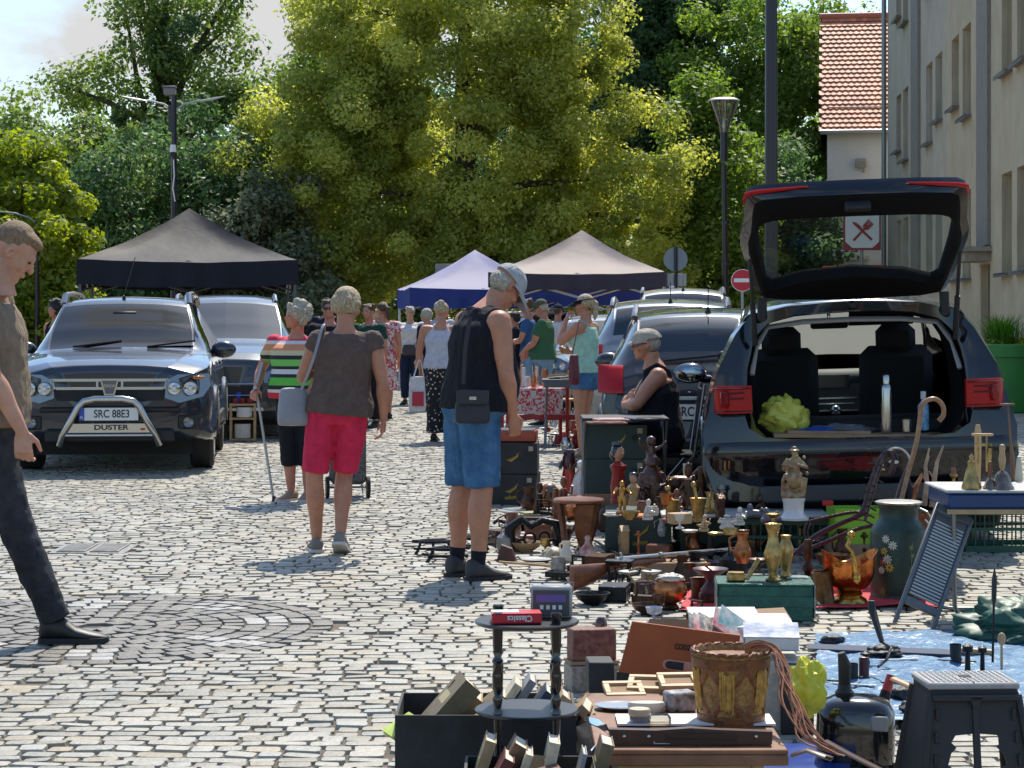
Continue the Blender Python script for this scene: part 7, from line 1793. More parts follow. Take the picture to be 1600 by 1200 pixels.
m=MB();m.lathe([(.06,0),(.062,.015),(.045,.03)],n=18);m.ell((0,0,.10),(.062,.075,.075),16,12);m.ell((0,-.075,.095),(.034,.045,.036),12,8);m.build('head',mat('chestnut_paint',(.30,.10,.03),.3,col2=(.04,.015,.01),vscale=11,coat=.3),t,remesh=.006,smooth=2)
for s in (-1,1):m=MB();m.tube([(s*.045,-.01,.15),(s*.078,.0,.11),(s*.075,.0,.05)],[.02,.030,.018],10,flat=.5);m.build('ear',blackg,t)
q=gp(908,790,.02);t=thing('white_dog_statue','white porcelain dog with a dark patch sitting among the figurines','sculpture',q,R(20))
m=MB();m.tube([(0,.05,.03),(0,.03,.12),(0,0,.21),(0,-.01,.26)],[.075,.072,.052,.036],14);m.ell((0,-.02,.30),(.045,.052,.042),14,10);m.tube([(0,-.06,.295),(0,-.105,.285)],[.026,.018],10)
for s in (-1,1):m.tube([(s*.028,-.03,.19),(s*.030,-.05,.08),(s*.030,-.06,.01)],[.026,.018,.018],8);m.ell((s*.06,.05,.045),(.035,.06,.045),10,8)
m.build('dog',porc,t,remesh=.006,smooth=2)
for s in (-1,1):m=MB();m.tube([(s*.040,-.01,.32),(s*.060,.0,.28),(s*.055,.0,.235)],[.016,.024,.014],10,flat=.5);m.build('ear',bronze,t)
m=MB();m.ell((0,-.122,.29),(.010,.010,.008),8,6);m.build('nose',bronze,t)
q=gp(1062,788,Z3);t=thing('bronze_elephant','dark bronze horse-like animal figure right of the monkey group','sculpture',q,R(100))
m=MB();m.tube([(0,.09,.12),(0,.03,.13),(0,-.05,.13),(0,-.085,.15)],[.040,.052,.050,.035],14);m.tube([(0,-.08,.14),(0,-.12,.20)],[.036,.026],10);m.tube([(0,-.11,.215),(0,-.165,.185)],[.028,.014],10)
for s in (-1,1):
 for yy in (-.06,.07):m.tube([(s*.03,yy,.12),(s*.03,yy-.01,.06),(s*.03,yy,.0)],[.026,.014,.014],8)
m.tube([(0,.12,.14),(0,.145,.10),(0,.14,.05)],[.012,.016,.008],8);m.build('animal',bronze,t,remesh=.006,smooth=2)
fig(972,803,.20,mat('gilt',(.45,.28,.08),.3,.8,var=.4,vscale=40),'slim gilded figurine on a red wooden base in front of the red lady',z=Z3,kind=0)
m=MB();m.box((0,0,.012),(.075,.06,.024),b=.003);put(m.build('plinth_block',wood_r),'red wooden block under the slim gilded figurine','block',gp(972,806,Z3))
q=gp(932,790,.03);t=thing('brass_scale','cast iron kitchen scale with a brass dish behind the round stool','scale',q,.1)
m=MB();m.lathe([(.02,.16),(.07,.178),(.074,.182),(.068,.181),(.001,.165)],n=28);m.build('dish',brass,t)
m=MB();m.box((0,0,.012),(.15,.07,.024),b=.006);m.tube([(0,0,.02),(0,0,.09)],[.03,.014],10);m.tube([(-.07,0,.10),(0,0,.085),(.07,0,.10)],.008,6);m.tube([(0,0,.10),(0,0,.165)],.008,6);m.tube([(.05*math.cos(a),-.04,.055+.035*math.sin(a)) for a in [2*PI*k/16 for k in range(16)]],.005,5,closed=True);m.build('frame',iron,t)
def mortar(x,y,z,h,r_,lab,pestle=True,m_=brass):
 q=gp(x,y,z);t=thing('mortar',lab,'mortar',q)
 m=MB();m.lathe([(r_*.75,0),(r_*.78,.012),(r_*.62,.02),(r_*.78,h*.6),(r_,h),(r_*1.06,h+.004),(r_*.9,h),(r_*.6,.03),(.001,.025)],n=26);m.tube([(-r_*.8,0,h*.6),(-r_*1.15,0,h*.62)],.008,6);m.tube([(r_*.8,0,h*.6),(r_*1.15,0,h*.62)],.008,6);m.build('bowl',m_,t)
 if pestle:m=MB();m.tube([(r_*.2,0,.04),(-r_*.5,0,h*1.55)],[.012,.010],10);m.ell((-r_*.55,0,h*1.62),(.017,.017,.02),10,8);m.build('pestle',m_,t)
mortar(1050,812,Z3,.11,.042,'dark brass mortar left of the taller one on the fruit box')
mortar(1091,815,Z3,.13,.048,'taller brass mortar with pestle at the right end of the first fruit box')
q=gp(1075,760,.45)
for i,(x,y,h_,r_,lab,mm,kind) in enumerate(((1086,792,.16,.045,'brass jug behind the taller mortar',brass,0),(1112,790,.13,.035,'grey metal beaker behind the taller mortar',mat('tin_grey',(.28,.27,.26),.4,.6,var=.3,vscale=30),1),(1074,772,.20,.030,'tall pale stone cylinder at the back of the figurines',cream,1),(1120,806,.09,.030,'short copper beaker at the right of the mortars',copper,1))):
 m=MB()
 if kind==0:m.lathe([(r_*.6,0),(r_*.9,.02),(r_,h_*.35),(r_*.55,h_*.7),(r_*.75,h_),(r_*.7,h_),(r_*.45,h_*.7),(.001,h_*.4)],n=24);m.tube([(r_*.6,0,h_*.9),(r_*1.5,0,h_*.8),(r_*1.4,0,h_*.4),(r_*.9,0,h_*.3)],.006,6)
 else :m.lathe([(r_*.85,0),(r_*.8,.01),(r_,h_),(r_*.92,h_),(r_*.7,.02),(.001,.015)],n=24)
 put(m.build(('jug','beaker','stone_cylinder','beaker')[i],mm),lab,('jug','beaker','cylinder','beaker')[i],gp(x,y,Z3))
for i,(x,y,w_,h_,mm,lab) in enumerate(((1003,803,.06,.07,wood_r,'small red-brown wooden box in front of the monkey group'),(1022,806,.05,.05,cream,'small cream marble block beside the red-brown wooden box'),(1068,812,.06,.03,copper,'flat copper tin between the two mortars'),(958,806,.10,.012,cream,'cream round-edged plate under the gilded figurine'),(1030,800,.045,.085,bronze,'narrow dark bronze weight in the figurine cluster'))):
 m=MB();m.box((0,0,h_/2),(w_,w_*.8,h_),b=.006);m.box((0,0,h_+.004),(w_*.8,w_*.6,.008),b=.003);put(m.build(('wooden_box','marble_block','tin','plate','weight')[i],mm),lab,('box','block','tin','plate','weight')[i],gp(x,y,Z3),.1*i)
fig(1005,792,.13,bronze,'small bronze figure standing between red lady and monkey',z=Z3,kind=1,sc=.7)
fig(1040,798,.15,bronze,'dark bronze figurine at the foot of the monkey group',z=Z3,kind=0)
fig(1064,800,.10,cream,'white figurine in front of the bronze animal',z=Z3,kind=1,sc=.6)
fig(1012,826,.10,mat('blue_white',(.20,.22,.35),.3,col2=(.6,.6,.58),vscale=45),'blue and white porcelain bottle figure at the front edge of the fruit box',z=.05,kind=1,sc=.8)
m=MB();m.lathe([(.08,0),(.10,.012),(.098,.014),(.07,.004),(.001,.003)],n=30);put(m.build('copper_tray',copper),'round copper tray on the front edge of the fruit box','tray',gp(994,808,Z3))
q=gp(905,866);t=thing('round_wooden_stool','round red-brown wooden stool with carved slab legs','stool',(q.x,q.y+.1,0),.3)
m=MB();m.lathe([(.001,.300),(.14,.300),(.153,.306),(.155,.318),(.148,.325),(.12,.322),(.001,.322)],n=44);m.build('seat',wood_r,t)
for k in range(3):
 a=2*PI*k/3-PI/2;m=MB();m.prism([(-.055,.30),(.055,.30),(.04,.17),(.05,.08),(.075,.0),(-.01,.0),(-.05,.12),(-.06,.2)],.022,RZ(a+PI/2)@TR(.0,-.075,0)@RX(R(8)));m.build('leg',wood_r,t)
q=gp(918,870);m=MB();m.lathe([(.062,0),(.064,.012),(.050,.04),(.030,.065),(.018,.078),(.014,.10),(.020,.112),(.012,.125),(.001,.127)],n=26);put(m.build('ceramic_bell',mat('red_white_glaze',(.40,.06,.04),.3,col2=(.6,.54,.46),vscale=22)),'red and white ceramic bell in front of the round stool','bell',q)
q0,q1=gp(893,885,.14),gp(1265,850,.14);dq=(q1-q0);L_=dq.length
t=thing('old_musket','long old musket with red-brown stock lying on low boxes','gun',q0+Vector((0,0,0)),math.atan2(dq.y,dq.x))
m=MB()
def sec_(x,zt,zb,w_=.018):return [Vector((x,w_*math.cos(a),(zt+zb)/2+(zt-zb)/2*math.sin(a))) for a in [2*PI*k/12 for k in range(12)]]
m.loft([sec_(0,.0,-.125),sec_(.01,.004,-.13,.022),sec_(.14,.004,-.10,.022),sec_(.24,.0,-.055,.020),sec_(.31,-.002,-.04,.016),sec_(.36,.004,-.035,.017),sec_(.50,.006,-.036),sec_(.62,.004,-.034),sec_(.64,.0,-.03,.014)]);m.build('stock',wood_r,t)
m=MB();m.tube([(.30,0,.014),(.9,0,.014),(1.25,0,.014)],[.013,.010,.009],12);m.build('barrel',steel,t)
m=MB();m.tube([(.30,-.01,.01),(.33,-.012,.03),(.32,-.012,.05)],[.010,.009,.006],8);m.box((.36,-.016,.0),(.10,.008,.03),b=.003);m.tube([(.30,0,-.035),(.33,0,-.062),(.37,0,-.06),(.39,0,-.035)],.004,6);m.tube([(.60,0,.014),(.62,0,.014)],.018,12);m.build('lock',steel,t)
t=thing('flat_case','dark flat case under the musket stock','case',gp(935,905),.03);m=MB();m.box((0,.08,.03),(.30,.16,.06),b=.008);m.build('case_body',mat('dark_case',(.02,.016,.014),.5),t)
m=MB();m.box((0,-.004,.035),(.03,.006,.012));m.build('clasp',brass,t)
carton('brown_carton','low brown cardboard carton under the middle of the musket','box',(px(1056,0,11.15).x,11.25,0),.34,.2,.12,card,2)
m=MB();m.box((0,0,.0),(.30,.10,.05),b=.004);put(m.build('long_box',card_d),'long dark box under the barrel end of the musket','box',(px(1180,0,11.6).x,11.75,.05),.03)
def ironstand(x,y,lab,h=.17,w_=.12,seed=0):
 q=gp(x,y);t=thing('iron_stand',lab,'iron stand',q,random.Random(seed).uniform(-.3,.3));m=MB()
 for s in (-1,1):
  for s2 in (-1,1):m.tube([(s*w_*.5,s2*.04,0),(s*w_*.35,s2*.035,h*.5),(s*w_*.42,s2*.035,h)],[.009,.006,.008],7)
 m.box((0,0,h),(w_*1.1,.10,.012),b=.003);m.box((0,0,.006),(w_*1.3,.11,.012),b=.003)
 for k in range(4):m.tube([(-w_*.4+w_*.27*k,-.05,h*.2),(-w_*.3+w_*.27*k,-.055,h*.55),(-w_*.4+w_*.27*k,-.05,h*.85)],.005,6)
 m.build('frame',iron,t);return t
ironstand(968,922,'black iron stand with a pan of brass weights below the musket',.15,.13,1)
t=thing('balance_scale','small balance scale with grey pans and brass feet right of the iron stand','scale',gp(1000,928),.1)
m=MB()
for s in (-1,1):m.lathe([(.02,.10),(.05,.115),(.052,.118),(.001,.106)],c=(s*.06,0,0),n=20)
m.build('pan',mat('pan_grey',(.40,.40,.40),.35,.6),t)
m=MB()
for s in (-1,1):m.tube([(s*.03,-.03,.0),(s*.025,-.02,.05),(s*.06,0,.10)],[.012,.006,.005],8)
m.tube([(-.06,0,.12),(0,0,.135),(.06,0,.12)],.006,6);m.build('arm',brass,t)
t=thing('carved_black_seat','black wrought ornate scroll bracket left of the round stool','ornament',gp(840,862),.1)
m=MB();m.tube([(-.16,0,.02),(-.17,0,.14),(-.10,0,.20),(-.04,0,.15),(.03,0,.19),(.11,0,.17),(.14,0,.08),(.15,0,.0)],[.03,.035,.03,.022,.022,.028,.03,.03],10)
for c_,r_ in (((-.05,.08),.035),((.04,.09),.03),((.09,.05),.022),((-.10,.05),.025)):m.tube([(c_[0]+r_*math.cos(a),-.01,c_[1]+r_*math.sin(a)) for a in [2*PI*k/14 for k in range(14)]],.008,6,closed=True)
m.build('scrollwork',iron,t)
m=MB();m.ell((0,0,0),(.30,.30,.01),8,4) if False else None
for i,(x,y,lab,rz_) in enumerate(((832,820,'dark brown wooden bowl-shaped saddle piece behind the scroll bracket',0),(812,828,'black round metal pot behind the left scroll bracket',.4))):
 m=MB();m.lathe([(.05,0),(.09,.03),(.10,.06),(.09,.062),(.05,.015),(.001,.012)],n=22,sx=1.3 if i==0 else 1);m.tube([(-.10,0,.05),(-.16,0,.07),(-.19,0,.05)],.012,6);put(m.build('wooden_bowl' if i==0 else 'metal_pot',wood_d if i==0 else iron),lab,'bowl' if i==0 else 'pot',gp(x,y),rz_)
m=MB();m.lathe([(.06,0),(.085,.03),(.10,.045),(.098,.047),(.06,.01),(.001,.008)],n=24);put(m.build('copper_pan',copper),'shallow copper pan left of the round stool seat','pan',gp(870,832),.2)
m=MB();m.box((0,0,.07),(.10,.08,.13),b=.012);m.ell((0,0,.135),(.05,.04,.03),14,8);put(m.build('arched_clock',wood_d),'small arched dark wooden clock case right of the round stool','clock',gp(948,832),-.1)
rd=random.Random(9)
gl=(('maroon leather pouch lying beside the sock of the man in denim shorts',805,862,0),('dark triangular leather holder in front of the maroon pouch',792,878,0),('cream and brown patterned bowl upside down left of the round stool',865,872,1),('white enamel plate among the bric-a-brac behind the leather holder',838,876,2),('long pale wooden ladle lying below the patterned bowl',850,885,3),('brown wooden mallet lying behind the white plate',822,850,4),('white plastic tray at the far left behind the man in denim shorts',812,800,5),('stack of grey catalogues behind the scroll bracket',810,784,5),('dark open folder left of the carved dog head',820,812,5),('green-edged wooden tray behind the scroll bracket',835,806,5))
for lab,x,y,k in gl:
 m=MB()
 if k==0:m.prism([(-.06,0),(.06,0),(.03,.08),(-.03,.10)],.05);n_,c_,mm='leather_pouch','pouch',mat('maroon_leather',(.08,.03,.03),.5,var=.3,vscale=20)
 elif k==1:m.lathe([(.075,0),(.07,.03),(.04,.06),(.001,.07)],n=22);n_,c_,mm='patterned_bowl','bowl',mat('cream_brown',(.55,.50,.38),.4,col2=(.16,.12,.05),vscale=30)
 elif k==2:m.lathe([(.05,0),(.09,.01),(.088,.012),(.05,.004),(.001,.003)],n=26);n_,c_,mm='enamel_plate','plate',porc
 elif k==3:m.tube([(-.20,0,.01),(.12,0,.012)],.008,6);m.ell((.15,0,.012),(.04,.025,.012),12,8);n_,c_,mm='wooden_ladle','ladle',wood_l
 elif k==4:m.cyl((-.04,0,.03),(.04,0,.03),.03,n=14);m.tube([(0,0,.03),(.02,-.16,.02)],.009,6);n_,c_,mm='wooden_mallet','mallet',wood_r
 else :
  m.box((0,0,.008),(.26,.18,.014),b=.003);m.box((.02,.02,.022),(.22,.15,.01),rz=.2);n_,c_=('tray','tray');mm=(porc,mat('catalogue_grey',(.35,.35,.36),.4,var=.3,vscale=20),card_d,mat('wood_green',(.22,.26,.12),.5,col2=(.35,.25,.12),vscale=9))[('plastic','catalogues','folder','green')[0:4].index([w_ for w_ in ('plastic','catalogues','folder','green') if w_ in lab][0])]
  if 'folder' in lab:n_,c_='folder','folder'
  if 'catalogues' in lab:n_,c_='catalogue','catalogues'
 put(m.build(n_,mm),lab,c_,gp(x,y),rd.uniform(-.6,.6))
for i,(x,y,lab) in enumerate(((678,868,'low black three-legged iron stand left of the shoes of the man in denim shorts'),(700,880,'black iron stand with green feet behind the heel of the left shoe'),(745,862,'black iron trivet between the legs of the man in denim shorts'))):
 t=thing('iron_trivet',lab,'trivet',gp(x,y),.3*i)
 m=MB();m.tube([(.09*math.cos(a),.07*math.sin(a),.085) for a in [2*PI*k/20 for k in range(20)]],.010,6,closed=True);m.tube([(-.13,0,.085),(.13,0,.085)],.010,6);m.tube([(-.12,0,.04),(.12,0,.04)],.008,6)
 for a in (0.5,2.6,4.7):m.tube([(.09*math.cos(a),.07*math.sin(a),.085),(.11*math.cos(a),.09*math.sin(a),.03),(.13*math.cos(a),.11*math.sin(a),.0)],[.009,.009,.012],6)
 m.build('frame',iron,t)
q=gp(1047,952);t=thing('copper_cauldron','round copper pot with a cream cloth inside standing on the red cloth','pot',q)
m=MB();m.lathe([(.03,.03),(.055,.04),(.080,.07),(.086,.10),(.078,.125),(.070,.135),(.074,.145),(.068,.145),(.062,.13),(.001,.11)],n=32);m.build('pot',copper,t)
m=MB();m.lathe([(.042,0),(.045,.01),(.03,.03)],n=20)
for s in (-1,1):m.tube([(s*.078,0,.125),(s*.098,0,.13),(s*.098,0,.10),(s*.084,0,.09)],.006,6)
m.build('foot',bronze,t);m=MB();crumple(m,(0,0,.15),(.06,.05,.022),50,amp=.4);m.build('cloth_inside',cream,t,sharp=0)
q=gp(1118,948);t=thing('coffee_grinder','brown iron funnel grinder on a square base left of the green metal box','grinder',(q.x-.02,q.y+.05,0))
m=MB();m.lathe([(.02,.115),(.03,.14),(.085,.175),(.088,.182),(.080,.18),(.02,.14)],n=30);m.lathe([(.045,.05),(.05,.08),(.02,.115)],n=22);m.build('funnel',mat('purple_iron',(.10,.055,.065),.4,.3,var=.3,vscale=22),t)
m=MB();m.box((0,0,.03),(.11,.10,.06),b=.005);m.build('base',bronze,t);m=MB();m.tube([(.02,-.02,.16),(-.03,-.05,.20)],.005,6);m.build('crank',bronze,t)
for i,(x,y,lab) in enumerate(((1094,940,'lidless dark iron canister right of the copper pot'),(1078,922,'pitcher of dark bronze behind the copper pot'))):
 m=MB();m.lathe([(.045,0),(.046,.11),(.052,.118),(.044,.116),(.040,.02),(.001,.015)] if i==0 else [(.03,0),(.05,.03),(.05,.07),(.028,.11),(.036,.14),(.03,.138),(.022,.11),(.001,.09)],n=24);m.tube([(.045,0,.10),(.075,0,.09),(.07,0,.04),(.048,0,.03)],.006,6);put(m.build('iron_canister' if i==0 else 'bronze_pitcher',bronze),lab,'canister' if i==0 else 'pitcher',gp(x,y),.5*i)
q=gp(1200,975);t=thing('green_metal_box','green hammered metal box with steel edges carrying the tall brass vase','box',(px(1200,0,9.78).x,9.78+.15,0),R(-4))
m=MB();m.box((0,0,.092),(.445,.30,.17),b=.008);m.box((0,0,.177),(.455,.31,.012),b=.004);m.box((0,-.153,.10),(.44,.004,.05),b=.001);m.build('body',greenm,t)
m=MB()
for s in (-1,1):m.box((s*.226,-.0,.10),(.006,.305,.15));m.box((s*.19,-.0,.006),(.04,.29,.012))
m.tube([(.232,-.05,.09),(.255,-.05,.07),(.255,.05,.07),(.232,.05,.09)],.006,6);m.build('edge_fitting',mat('worn_edge',(.25,.27,.26),.4,.6,var=.4,vscale=30),t)
ZG=.184
def vase(x,y,z,prof,lab,m_,name='vase',cat='vase',k=1.0,handle=False):
 m=MB();m.lathe([(r_*k,zz_*k) for r_,zz_ in prof],n=30)
 return put(m.build(name,m_),lab,cat,gp(x,y,z))
VP=[(.036,0),(.038,.008),(.022,.02),(.020,.05),(.040,.10),(.045,.13),(.028,.18),(.022,.215),(.036,.262),(.041,.268),(.034,.264),(.018,.215),(.020,.18),(.001,.15)]
vase(1208,908,ZG,VP,'tall brass vase with a flared rim on the green metal box',brass)
vase(1228,902,ZG,[(.028,0),(.030,.01),(.018,.03),(.034,.10),(.038,.14),(.020,.18),(.026,.20),(.001,.19)],'second brass vase half hidden behind the tall one',brass)
m=MB();m.box((0,0,.02),(.085,.07,.036),b=.006);m.box((0,0,.040),(.075,.06,.006),b=.002);put(m.build('brass_casket',brass),'small dark box with a yellow brass lid on the green metal box','box',gp(1150,908,ZG),-.05)
m=MB();m.tube([(0,0,0),(.06,.05,.085)],[.010,.013],10);put(m.build('brass_pipe',brass),'short slanting brass pipe between the casket and the tall vase','pipe',gp(1167,905,ZG+.02))
m=MB();m.box((0,0,.003),(.10,.08,.006),b=.001);m.box((0,0,.0075),(.08,.06,.002));put(m.build('framed_print',mat('pale_print',(.30,.38,.38),.3,col2=(.45,.48,.46),vscale=30)),'small framed pale print lying at the right on the green metal box','picture',gp(1246,903,ZG),-.1)
m=MB();m.lathe([(.012,0),(.012,.02),(.05,.045),(.052,.05),(.001,.03)],n=22);put(m.build('footed_dish',bronze),'bronze footed dish behind the tall brass vase','dish',gp(1185,890,ZG+.05))
m=MB();m.lathe([(.048,0),(.050,.004),(.047,.01),(.047,.165),(.050,.17),(.044,.17),(.043,.02),(.001,.015)],n=28);put(m.build('shell_case',mat('patina_brass',(.14,.08,.035),.4,.7,var=.4,vscale=22)),'dark brass shell case leaning right of the green metal box','shell case',gp(1290,946)).rotation_euler=(0,R(-7),0)
q=gp(1327,944);t=thing('copper_scuttle','polished copper coal scuttle on a brass foot standing on the red cloth','scuttle',q,R(8))
m=MB();rings=[]
for i,(z,r_,lift) in enumerate(((.06,.05,0),(.08,.085,0),(.12,.115,0),(.16,.128,.0),(.19,.135,.03),(.20,.142,.075))):rings.append([Vector((math.cos(a)*r_,math.sin(a)*r_*.8,z+lift*abs(math.cos(a))**1.5)) for a in [2*PI*k/32 for k in range(32)]])
rings2=[[Vector((p.x*.95,p.y*.95,p.z-.002)) for p in rings[5]]]+[[Vector((p.x*.94,p.y*.94,p.z+.004)) for p in r_] for r_ in rings[4:1:-1]]
m.loft(rings+rings2);m.build('bowl',mat('bright_copper',(.50,.17,.05),.22,.95,var=.35,vscale=10,bump=.35,bscale=28),t)
m=MB();m.lathe([(.088,0),(.092,.012),(.082,.03),(.060,.042),(.066,.055),(.05,.065)],n=32);m.build('foot',mat('bright_brass',(.55,.35,.09),.25,.95,var=.2,vscale=20),t)
m=MB();m.tube([(0,-.11,.15),(-.01,-.125,.20),(-.02,-.12,.27),(-.045,-.11,.30),(-.02,-.10,.345)],[.010,.013,.009,.012,.008],10);m.ell((-.02,-.10,.355),(.022,.022,.018),12,8);m.ell((.0,-.128,.14),(.018,.01,.03),10,8);m.build('handle',_mats['bright_brass'],t)
q=gp(1411,942);t=thing('milk_churn','dark green milk churn painted with white and yellow flowers','milk churn',(q.x,q.y+.12,0),R(-5))
gch=mat('churn_green',(.018,.045,.034),.42,var=.15,vscale=7,bump=.2,bscale=60)
m=MB();m.lathe([(.135,0),(.140,.006),(.140,.03),(.136,.034),(.138,.05),(.140,.33),(.134,.36),(.112,.39),(.098,.405),(.096,.46),(.108,.475),(.112,.484),(.104,.484),(.092,.46),(.001,.45)],n=56);m.build('body',gch,t,sharp=50)
m=MB();m.lathe([(.106,.478),(.116,.486),(.118,.492),(.106,.496)],n=44);m.tube([(.085,-.06,.47),(.13,-.09,.45),(.165,-.07,.40),(.16,-.03,.37),(.13,0,.40)],.007,8);m.build('rim',mat('worn_zinc',(.40,.41,.40),.35,.7,var=.2,vscale=30),t)
def onch(a,z,o=.0):r_=.1405+o if z<.33 else .1405+o-(z-.33)*.55;return Vector((math.sin(a)*r_,-math.cos(a)*r_,z))
wp_=mat('flower_white',(.62,.62,.56),.5);yp_=mat('flower_yellow',(.60,.40,.05),.5);lp_=mat('leaf_paint',(.14,.20,.12),.6);rp_=mat('flower_red',(.38,.04,.05),.5)
def flower(t,a,z,r_,pm_,cm_):
 m=MB();T=Matrix.Translation(onch(a,z,.001))@RZ(a)
 for k in range(9):
  b_=2*PI*k/9;m.ell((math.cos(b_)*r_*.6,0,math.sin(b_)*r_*.6),(r_*.42,.0015,r_*.17),8,4,M=T@RY(0) if False else T,rot=(0,-b_,0))
 o=m.build('painted_flower',pm_,t);m=MB();m.ell((0,-.001,0),(r_*.22,.002,r_*.22),8,4,M=T);m.build('flower_centre',cm_,o)
for a,z,r_,p_,c_ in ((-.55,.315,.022,wp_,yp_),(-.30,.285,.024,wp_,yp_),(-.50,.215,.026,wp_,yp_),(-.42,.175,.024,yp_,bronze),(-.62,.255,.02,yp_,rp_),(-.72,.16,.020,wp_,yp_),(-.65,.20,.02,rp_,yp_),(.36,.275,.016,lp_,yp_),(.40,.235,.014,lp_,yp_),(.38,.16,.018,lp_,yp_),(-.30,.425,.012,wp_,yp_)):flower(t,a,z,r_,p_,c_)
m=MB()
for k in range(26):
 a=random.Random(k).uniform(-.85,-.25);z=random.Random(k+99).uniform(.12,.34);d_=random.Random(k+5).uniform(-.1,.1)
 m.tube([onch(a,z),onch(a+d_,z+.03,.001),onch(a+d_*1.6,z+.05)],[.001,.004,.001],5,flat=.3)
m.tube([onch(.38,.10),onch(.36,.20,.001),onch(.40,.30)],.002,5)
for k in range(8):m.tube([onch(.38,.13+.02*k),onch(.38+(.10 if k%2 else -.10),.145+.02*k,.001)],[.004,.001],5,flat=.4)
m.build('painted_leaves',lp_,t)
a0,a1=px(1425,982,9.55),px(1492,795,9.85)
t=thing('ribbed_washboard','grey ribbed washboard with two legs leaning to the right of the milk churn','washboard',(a0.x,a0.y,0))
ax=(a1-a0);Lw=ax.length;u_=ax.normalized();sdv=u_.cross(Vector((0,-1,.15))).normalized();nv=sdv.cross(u_)
MW=Matrix(((sdv.x,u_.x,nv.x,0),(sdv.y,u_.y,nv.y,0),(sdv.z,u_.z,nv.z,.0),(0,0,0,1)))
gw=mat('washboard_grey',(.13,.135,.145),.45,.2,var=.1,vscale=20)
m=MB()
for s in (-1,1):m.box((s*.086,Lw*.5,0),(.018,Lw,.024),b=.004,M=MW)
m.box((0,Lw-.02,0),(.19,.05,.024),b=.01,M=MW);m.box((0,.13,0),(.16,.04,.02),b=.004,M=MW);m.box((0,Lw*.6,-.004),(.16,Lw*.68,.006),M=MW);m.build('frame',gw,t)
m=MB()
for k in range(24):m.tube([tuple(MW@Vector((-.070,.17+k*(Lw-.26)/23,.006))),tuple(MW@Vector((.070,.17+k*(Lw-.26)/23,.006)))],.0055,6)
m.build('ribs',mat('rib_grey',(.46,.46,.46),.4,.3),t)
t=thing('wrought_iron_rack','dark wrought-iron sleigh-shaped rack with twisted straps left of the milk churn','rack',(0,0,0))
dk=mat('plum_iron',(.060,.035,.042),.35,.5,var=.4,vscale=30,bump=.4,bscale=80)
for k,dd in enumerate((0,.16)):
 d_=11.3+dd
 m=MB()
 for pts,r_ in (([(1238,868),(1272,838),(1310,818),(1345,800),(1358,760),(1372,722),(1385,706),(1396,716),(1388,740)],.010),([(1250,862),(1300,842),(1340,826),(1372,822),(1385,838)],.008),([(1262,815),(1300,806),(1335,800),(1352,806)],.007),([(1262,815),(1256,835),(1270,846),(1282,838)],.005)):
  P_=[px(x+6*k,y,d_) for x,y in pts];f_=[]
  for j in range(len(P_)-1):
   for q_ in range(5):f_.append(cr(P_[max(j-1,0)],P_[j],P_[j+1],P_[min(j+2,len(P_)-1)],q_/5))
  f_.append(P_[-1]);m.tube(f_,r_,7)
 m.build('side_frame',dk,t)
m=MB()
for k in range(9):
 y=724+11*k;x=1372-2.6*k;a,b=px(x-14,y,11.3),px(x+12,y+8,11.46);m.tube([a,(a+b)/2+Vector((0,-.02,.012)),b],.008,6,flat=.6)
m.tube([px(1352,812,11.36),px(1366,760,11.34),px(1380,718,11.34)],[.02,.024,.016],8,flat=.4);m.build('woven_strap',dk,t)
m=MB();m.tube([px(1400+22*math.cos(a),724-24*math.sin(a),11.5) for a in [PI*.05+1.1*PI*k/14 for k in range(15)]],.007,7);m.ell(px(1396,722,11.45),(.03,.02,.014),12,8);m.build('carry_bow',steel,t)
t=thing('lime_crate','lime green plastic crate behind the wrought-iron rack','crate',(px(1338,0,12.3).x,12.3,.11),R(3));limep=mat('lime_plastic',(.24,.48,.03),.4)
m=MB();
for c_,d_ in (((0,-.13,.10),(.30,.012,.20)),((0,.13,.10),(.30,.012,.20)),((-.145,0,.10),(.012,.25,.20)),((.145,0,.10),(.012,.25,.20)),((0,0,.012),(.28,.25,.012)),((0,-.139,.19),(.31,.012,.03)),((0,-.139,.10),(.31,.008,.015))):m.box(c_,d_,b=.002)
m.build('crate_body',limep,t)
m=MB();m.box((0,0,.055),(.34,.28,.11),b=.004);put(m.build('wooden_block',card),'brown carton under the lime green crate','box',(px(1338,0,12.3).x,12.3,0),R(3))
m=MB();m.box((0,0,0),(.06,.04,.03),b=.004);put(m.build('red_box',mat('signal_red_box',(.5,.02,.02),.4)),'small bright red box left of the lime green crate','box',px(1293,786,12.2))
q=gp(1455,905);t=thing('copper_pot','tall terracotta-coloured copper pot behind the milk churn holding sticks','pot',(px(1458,0,11.0).x,11.0,0));m=MB();m.lathe([(.07,0),(.085,.02),(.105,.30),(.112,.36),(.116,.40),(.108,.40),(.10,.34),(.001,.30)],n=32);m.build('pot',mat('matt_copper',(.26,.10,.045),.5,.5,var=.3,vscale=16),t)
m=MB();P_=[px(1404,800,10.9),px(1420,735,10.95),px(1432,690,10.95),px(1438,650,10.95),px(1440,634,10.95),px(1450,625,10.95),px(1463,624,10.95),px(1473,634,10.95),px(1474,648,10.95),px(1467,658,10.95)];f_=[]
for j in range(len(P_)-1):
 for q_ in range(5):f_.append(cr(P_[max(j-1,0)],P_[j],P_[j+1],P_[min(j+2,len(P_)-1)],q_/5))
m.tube(f_+[P_[-1]],.0125,10);put(m.build('walking_stick',mat('stick_wood',(.22,.10,.04),.35,col2=(.36,.20,.09),vscale=30,coat=.3)),'crook-handled wooden walking stick rising in front of the open boot','walking stick',(0,0,0))
